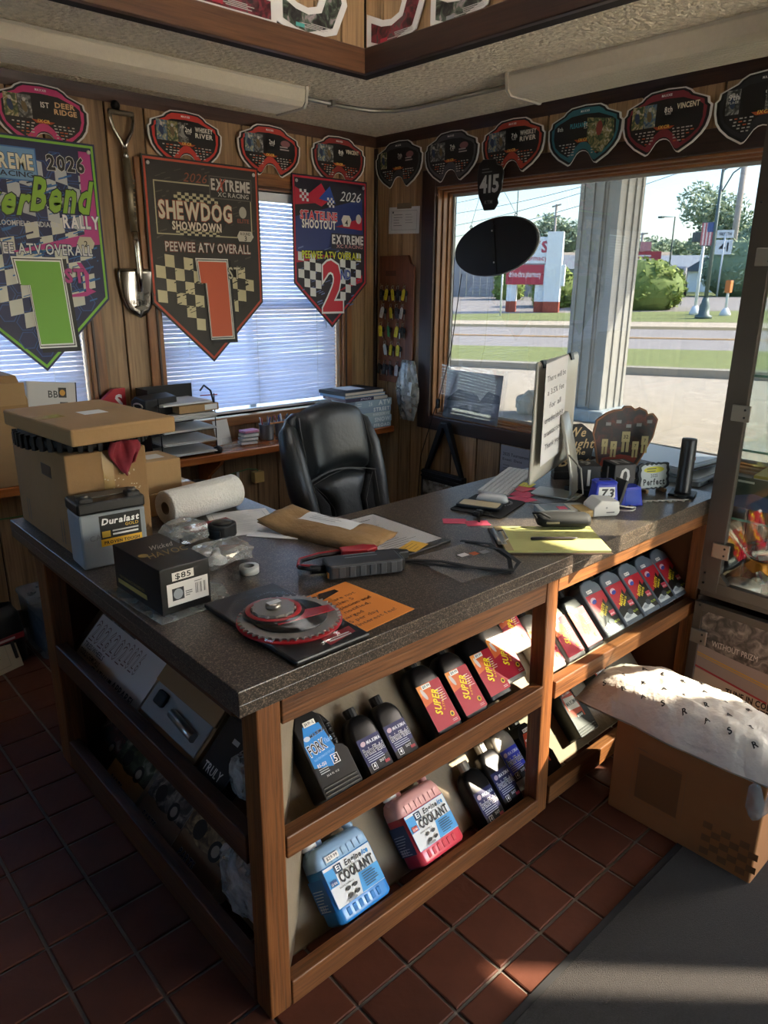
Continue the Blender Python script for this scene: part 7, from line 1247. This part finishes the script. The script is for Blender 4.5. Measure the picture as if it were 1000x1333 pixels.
for k in range(9): MB().lathe([(.005, 0), (.011, 0), (.011, .004), (.005, .004)], 10, cap=False).build('link', mat('chain_pale', '8f8a82', .4, .5), cn_, loc=(-.10+k*.024, .006*(k % 2), 0)); MB().prism(rrect(.03, .012, .005, 3, -.10+k*.024+.012, .003), .004, .006).build('link_plate', MATS['chain_pale'], cn_)
# low table with flat grey trays beyond the counter end
lt2 = thing('side_stand', 'dark side stand against the window wall behind the counter end', 'stand', (2.93, 1.42, 0)); bx('body', M_darkx, -.20, .18, -.30, .30, 0, .83, lt2, .004); bx('top', mat('stand_top', '4a4e54', .4), -.21, .19, -.31, .31, .83, .85, lt2, .004)
for k, (z, dx, dy, cc, lb) in enumerate(((.851, 0, 0, '5c636a', 'lower grey flat tray on the side stand'), (.886, .02, .06, '8d98a2', 'upper pale grey flat tray on the side stand'))):
    t = thing('flat_tray', lb, 'tray', (2.93+dx, 1.42+dy, z), .05-.12*k, 'grey flat trays'); MB().prism(rrect(.36, .46, .015, 4), 0, .022).build('shell', mat('tray_'+cc, cc, .35), t, .004); MB().prism(rrect(.32, .42, .012, 4), .022, .026).build('lid_panel', mat('tray_lid_'+cc, 'a3adb6', .3), t, .001); bx('front_lip', M_cap, -.1, .1, -.233, -.228, .006, .014, t)
# ================================================================== display cabinet at the right edge
M_frame = mat('bronze_frame', '4a443d', .42, .35); M_cg = glassy('cabinet_glass', (.93, .96, .95), .05); M_edge = mat('glass_edge_green', '5f8f82', .15)
CX, CY1, CY0 = 2.545, 1.044, .40
dc = thing('display_cabinet', 'bronze metal display cabinet with glass door full of eyewear', 'display cabinet', (CX, CY1, 0))
def cbx(name, m_, x0, x1, y0, y1, z0, z1, bevel=.002, **k): return bx(name, m_, x0-CX, x1-CX, y0-CY1, y1-CY1, z0, z1, dc, bevel, **k)
cbx('door_stile', M_frame, CX, CX+.03, .972, 1.044, .53, 2.34); cbx('door_stile', M_frame, CX, CX+.03, CY0, CY0+.07, .53, 2.34); cbx('door_rail', M_frame, CX, CX+.03, CY0+.07, .972, .53, .572); cbx('door_rail', M_frame, CX, CX+.03, CY0+.07, .972, 2.28, 2.34)
MB().prism([(-.072, .572), (-.072, .605), (-.105, .572)], .002, .028, 0).build('corner_gusset', M_frame, dc)
cbx('door_glass', M_cg, CX+.012, CX+.017, CY0+.06, .98, .56, 2.29, 0); cbx('side_glass', M_cg, CX+.03, 3.06, 1.034, 1.039, .53, 2.34, 0); cbx('plinth_deck', M_frame, CX+.03, 3.06, CY0, 1.044, .50, .545)
for y in (1.03, CY0): cbx('back_post', M_frame, 3.05, 3.08, y-.0, y+.014, .5, 2.34)
cbx('top', M_frame, CX, 3.08, CY0, 1.044, 2.34, 2.37); cbx('lower_side', mat('cabinet_side', '3a2a20', .6), CX+.02, 3.08, 1.036, 1.044, .02, .5); cbx('lower_side', MATS['cabinet_side'], CX+.02, 3.08, CY0, CY0+.008, .02, .5); cbx('back_panel', MATS['cabinet_side'], 3.07, 3.08, CY0, 1.044, .02, .5)
cbx('lower_stile', M_frame, CX, CX+.03, 1.012, 1.044, .02, .482); cbx('lower_stile', M_frame, CX, CX+.03, CY0, CY0+.032, .02, .482); cbx('lower_rail', M_frame, CX, CX+.03, CY0+.032, 1.012, .452, .482); cbx('lower_rail', M_frame, CX, CX+.03, CY0+.032, 1.012, .02, .05)
MB().prism([(-.032, .452), (-.032, .425), (-.055, .452)], .0, .028, 0).build('corner_gusset', M_frame, dc)
for z, y in ((1.695, .985), (1.194, .985), (.696, .98), (.346, 1.012), (.121, 1.018)):
    hg = cbx('hinge', mat('hinge_steel', '8a857c', .35, .7), CX-.008, CX, y-.032, y+.03, z-.028, z+.028, .003)
    for dz in (-.013, .013): MB().lathe([(.004, 0), (.004, .002), (0, .003)], 8).build('screw', M_cap, hg, loc=(-.008, y-CY1-.015, z+dz), rot=(0, -PI/2, 0))
for z in (.56, .6, 1.86, .47): MB().lathe([(.0045, 0), (.0045, .002), (0, .0025)], 10).build('rivet', M_cap, dc, loc=(-.0005, -.02, z), rot=(0, -PI/2, 0))
for z in (1.60, 1.315, 1.06, .812): sh2 = cbx('glass_shelf', M_cg, CX+.035, 3.04, CY0+.02, 1.02, z, z+.008, 0); cbx('shelf_edge', M_edge, CX+.033, CX+.035, CY0+.02, 1.02, z, z+.008, 0)
# lower door poster: rock face, road, slogan
c = Canvas(); W0 = .60; PHRK = photo('rock_print', ['2a2622', '46403a', '6a625a', '8a8178'], 26)
c.rect(0, 0, W0, .40, 'a09484'); c.poly([(0, .16), (.0, .40), (.27, .40), (.27, .125)], 'a29080' if False else '857a74'); c.poly([(0, .26), (0, .395), (.02, .40), (.27, .40), (.27, .235), (.18, .24), (.08, .25)], PHRK); c.polys([[(0, .222), (.27, .185), (.27, .191), (0, .228)], [(0, .214), (.27, .177), (.27, .181), (0, .218)]], 'a8853c'); c.poly([(.275, .12), (.275, .4), (W0, .4), (W0, .02)], '4a3a5a'); c.polys([[(0, .165), (.27, .12), (.27, .128), (0, .172)]], '8a2a34'); c.text('WITHOUT PRIZM', .05, .268, .022, 'b8b0a6', width=.165, wgt=0)
c.text('TUNE IN COLOR', .125, .098, .024, '17120e', width=.20, wgt=2); c.text('TUNE OUT DISTRACTION', .068, .066, .024, '17120e', width=.33, wgt=2); c.build('door_poster', dc, loc=(.012, -.03, .052), rot=(0, 0, -PI/2))
cbx('door_backing', ink('8a8074'), CX+.0125, CX+.02, CY0+.03, 1.014, .05, .455, 0)
# eyewear and packages inside
def shades(label, y, z, fc, lc, x=2.66, s=1.0, name='sunglasses'):
    t = thing(name, label, 'sunglasses', (x, y, z), RR, 'eyewear in the display cabinet')
    for sx in (-1, 1):
        MB().prism([(p[0]*s, p[1]*s) for p in rrect(.062, .042, .014, 4, sx*.034, .045)], -.004, 0, 1).build('frame_rim', ink(fc, .3), t, .001); MB().prism([(p[0]*s, p[1]*s) for p in rrect(.05, .032, .011, 4, sx*.034, .045)], -.006, -.004, 1).build('lens', mat('lens_'+lc, lc, .08, .3), t)
        MB().tube([(sx*.064*s, 0, .055*s), (sx*.067*s, .07, .052*s), (sx*.066*s, .12, .03*s)], .0025, 6).build('temple', ink(fc, .3), t)
    MB().tube([(-.008*s, -.003, .05*s), (0, -.005, .054*s), (.008*s, -.003, .05*s)], .003, 6).build('bridge', ink(fc, .3), t)
    MB().tube([(-.03*s, .03, .001), (0, .0, .028*s), (.03*s, .03, .001)], .0018, 6).build('holder_wire', mat('clear_wire', 'b8bcbe', .2), t); return t
shades('black sunglasses on the topmost visible glass shelf', .80, 1.609, '161214', '3a3436'); shades('dark sunglasses with round lenses on the upper glass shelf', .845, 1.324, '1a1618', '4a4448'); shades('tortoise sunglasses on the middle glass shelf', .835, 1.069, '2a1814', '6a4a48')
shades('second pair of dark sunglasses on the middle glass shelf, farther back', .87, 1.069, '181416', '54484c', x=2.86)
dk1 = thing('dark_case', 'dark eyewear case on the highest shelf of the cabinet', 'case', (2.72, .80, 1.609), 0); MB().rings([[(x, y, z) for x, y in rrect(.12*k, .2*k, .03, 4)] for z, k in ((0, .95), (.03, 1), (.06, .9), (.07, .7))]).build('shell', M_cap, dk1)
pc = thing('poster_card', 'green poster card of a person in sunglasses inside the cabinet', 'poster', (2.72, .865, .821), RR); bx('card', ink('26382e'), -.17, .15, 0, .004, 0, .115, pc); c = Canvas(); c.rect(-.17, 0, .32, .115, '2c4034'); c.poly([(-.17, .0), (-.17, .04), (-.10, .06), (-.03, .05), (.03, 0)], '4a5878'); c.poly([(-.02, 0), (.0, .035), (.04, .04), (.075, .0)], '2a2f3a'); c.ell(.02, .062, .022, .028, 'a87a66', 18); c.poly([(-.008, .075), (.0, .1), (.03, .105), (.052, .085), (.045, .06), (.035, .08)], '33241c'); c.poly([(-.006, .068), (.03, .072), (.028, .06), (.0, .057)], '101012'); c.poly([(.06, .08), (.15, .105), (.15, .118), (.05, .092)], '9a5a30'); c.lines(-.16, .096, .06, 1, .01, .008, 'b8c0b8', 2); c.lines(.08, .07, .05, 2, .02, .004, '9aa49c', 2); c.build('print', pc, loc=(0, -.0005, 0))
PKC = ['b8242c', 'd0602a', 'b02038', 'c84a34']
for k in range(4):
    g_ = thing('lens_pack', ('red', 'orange', 'crimson', 'rust-red')[k]+' plastic-wrapped lens pack '+('leaning in front on', 'in the middle of', 'at the right of', 'at the back of')[k]+' the cabinet floor', 'lens pack', (2.66+.05*(k % 2), .90-.055*k, .546), 0, 'wrapped lens packs'); g_.rotation_euler = (.2*k-.3, -.5+.1*k, RR+.4*(k-1.5)); bx('insert', ink(PKC[k]), -.06, .06, 0, .006, .02, .17, g_, .002); c = Canvas(); c.poly([(-.05, .06), (.05, .10), (.05, .14), (-.05, .10)], 'd8a23a'); c.ell(0, .06, .035, .018, 'c9603a', 16); c.rect(-.05, .145, .05, .018, 'd8d4cc'); c.build('print', g_, loc=(0, -.001, 0)); bx('film', M_bag, -.068, .068, -.004, .01, .01, .18, g_)
gg = thing('shield_sunglasses', 'amber shield sunglasses on the cabinet floor', 'sunglasses', (2.60, .855, .626), RR); 
b = MB(); b.grid(lambda u, v: ((u-.5)*.15, .05*(2*u-1)**2, (v*.05-(.018*(1-abs(2*u-1)*3) if abs(2*u-1) < .33 and v < .5 else 0)*-1*(1-2*v))), 24, 6); b.build('lens', mat('amber_lens2', 'a8741e', .08, .4), gg, solid=.002); MB().tube([((u-.5)*.152, .05*(2*u-1)**2-.002, .051) for u in [i/16 for i in range(17)]], .003, 6).build('brow_bar', M_cap, gg)
bx('clear_block', M_acr, -.06, .06, .0, .05, -.08, -.002, gg)
og = thing('display_puck', 'silver round display puck with raised lettering on the cabinet floor', 'display puck', (2.625, .915, .546), RR); MB().lathe([(.058, 0), (.062, .004), (.062, .022), (.058, .03), (.03, .036), (.0, .036)], 36, sx=1, sy=.8).build('puck', mat('puck_silver', '9a9a96', .3, .4), og); c = Canvas(); c.text('OAKLEY', 0, .005, .014, 'c9c9c4', align=1, width=.085, wgt=2); c.build('lettering', og, loc=(0, -.052, 0))
bkx = thing('yellow_pad_stack', 'stack of papers with a yellow pad behind the cabinet glass', 'papers', (2.9, .93, .821), .1); bx('paper_block', M_page, -.1, .1, -.08, .08, 0, .10, bkx, .002); bx('yellow_pad', ink('a89a3a'), -.1, .1, -.085, .08, .1005, .112, bkx, .001)
# ================================================================== big carton, wrapped parcel, mat
lc = thing('large_carton', 'large brown carton with checker print standing on the tiles', 'box', (1.86, .945, 0)); M_bigc = mat('big_cardboard', '8a5c33', .85, var=.1, scale=5, bump=.08, bscale=50)
bx('carton', M_bigc, 0, .27, -.447, 0, 0, .325, lc, .005); c = Canvas(); c.rect(.085, .085, .135, .155, '6a4524'); c.frame(.07, .07, .165, .185, .0015, '7a5430'); L = []
for i in range(6):
    for j in range(5):
        if (i+j) % 2 == 0: a, b_ = .30+i*.026, .02+j*.022; L.append([(a, b_), (a+.026, b_+.002), (a+.026, b_+.024), (a, b_+.022)])
c.polys(L, '6a4524'); c.lines(.08, .255, .03, 1, .01, .003, '6a4a2a', 2); c.lines(.18, .245, .04, 1, .01, .003, '6a4a2a', 2); c.build('print', lc, loc=(-.0006, 0, 0), rot=(0, 0, -PI/2)); bx('tape', mat('clear_packing_tape', 'a88a58', .2), .1, .16, -.447, 0, .3252, .3256, lc); bx('flap_edge', M_card2, .01, .26, -.4473, -.4466, .30, .325, lc)
tg2 = MB(); tg2.grid(lambda u, v: (u*.10, -.004-.02*math.sin(u*5)*v, -v*.07+.02*math.sin(u*7+v*3)), 8, 6); tg2.build('loose_tape', M_bag, lc, loc=(.0, -.40, .31), rot=(0, 0, -PI/2+.2), solid=.001)
wp_ = thing('wrapped_parcel', 'white plastic-wrapped soft parcel with black logo marks on the carton', 'parcel', (1.975, .765, .3275), 0)
M_wrap = mat('white_poly_wrap', 'bdb8ae', .38, var=.1, scale=9, bump=.9, bscale=22)
def wf2(u, v):
    s, t_ = 2*u-1, 2*v-1; y = s*.325; half = .135*(1-.22*max(0, -s)**3) ; x = t_*half; e = max(0, (1-abs(s)**3.2)*(1-abs(t_)**3.0)); n_ = noise.noise(Vector((u*5, v*4, 2)))
    n2 = noise.noise(Vector((u*16, v*13, 5))); return (x+.012*n_, y+.012*n_*(1-abs(s)), .006+.115*e**.55*(1+.12*n_)+.008*n2*e+.02*max(0, s-.75)*4*(1-abs(t_)))
MB().grid(wf2, 44, 26).build('wrap_top', M_wrap, wp_); MB().grid(lambda u, v: (lambda p: (p[0], p[1], .001+.0*u))(wf2(u, v)), 12, 8).build('wrap_bottom', M_wrap, wp_)
lg = MB(); r = random.Random(5)
for i in range(9):
    for j in range(4):
        u0 = .08+i*.1+(.05 if j % 2 else 0); v0 = .14+j*.22
        if u0 > .95: continue
        g = GLY[('A', 'R', 'S')[(i+j) % 3], 2]; rot = .6+.3*r.random()
        pts = []
        for vx, vy in g[0]:
            for_x = (vx-.3)*math.cos(rot)-(vy-.3)*math.sin(rot); for_y = (vx-.3)*math.sin(rot)+(vy-.3)*math.cos(rot); p = wf2(min(.99, max(.01, u0-for_x*.034)), min(.99, max(.01, v0+for_y*.075))); pts.append((p[0], p[1], p[2]+.0015))
        lg.add(pts, g[1])
lg.build('logo_marks', ink('1c1a1a'), wp_, fix=False, kind='stuff')
fm = thing('floor_mat', 'charcoal ribbed entrance mat at the lower right', 'mat', (1.9, .25, 0)); M_mat = mat('mat_pile', '2b2825', .95, var=.25, scale=180, bump=.8, bscale=400)
MB().prism(rrect(2.2, .86, .02, 3, -.55, .01), .001, .007).build('pile', M_mat, fm); bx('border', mat('mat_edge', '121212', .8), -1.67, .55, .44, .46, .001, .006, fm, .002); bx('border', MATS['mat_edge'], -1.67, -1.648, -.42, .44, .001, .006, fm, .002)
# ================================================================== clutter under the ledge, far left
cbn = thing('clear_bin', 'clear plastic bin on the floor under the ledge', 'bin', (.93, 3.24, .0)); MB().rings([[(x, y, z) for x, y in rrect(.22*k, .30*k, .03, 4)] for z, k in ((0, .9), (.24, 1), (.25, 1.05), (.255, 1.05))], cap=False).build('tub', glassy('bin_clear', (.7, .74, .76), .1, .1, '8a949a', .25), cbn, solid=.002); MB().prism(rrect(.23, .31, .03, 4), .25, .262).build('lid', glassy('bin_lid', (.75, .78, .8), .15, .1, '9aa4aa', .3), cbn); bx('content', ink('16181a'), -.08, .08, -.12, .12, .004, .17, cbn); bx('tag', M_sheet, .0, .04, -.1412, -.1405, .08, .11, cbn)
sb2 = thing('black_case', 'black bag with red strip leaning under the ledge at left', 'bag', (.66, 3.22, .0), .25); MB().rings([[(x, y, z) for x, y in rrect(.24*k, .14*k2, .04, 4)] for z, k, k2 in ((0, 1, 1), (.14, 1, 1), (.22, .95, .8), (.26, .8, .4))]).build('body', mat('bag_black', '0e0e10', .6), sb2); bx('red_strip', ink('7a1c24'), -.10, .10, -.074, -.0705, .115, .14, sb2); c = Canvas(); c.lines(-.08, .122, .14, 1, .01, .01, 'b8a8a8', 2); c.build('lettering', sb2, loc=(0, -.0745, 0))
bl = thing('printed_leaflet', 'cream printed leaflet leaning in front of the black bag', 'leaflet', (.64, 3.10, .001), .3); bl.rotation_euler = (-.35, 0, .3); bx('sheet', mat('cream_sheet', 'a69a80', .8), -.11, .11, 0, .003, 0, .15, bl); c = Canvas(); c.lines(-.06, .11, .1, 7, .012, .003, '5a5a48', 3); c.frame(-.08, .02, .14, .11, .0015, '7a7460'); c.build('print', bl, loc=(0, -.0005, 0)); bx('pen_clip', M_cap, .085, .10, -.008, -.001, .04, .12, bl, .003)
bx2 = thing('dark_box', 'dark box with two white tags on the floor under the ledge', 'box', (1.13, 3.20, 0), .05); bx('carton', ink('121314'), -.09, .12, -.12, .12, 0, .16, bx2, .003); 
for z in (.05, .11): bx('tag', M_paper, -.085, -.05, -.1212, -.1205, z, z+.025, bx2)
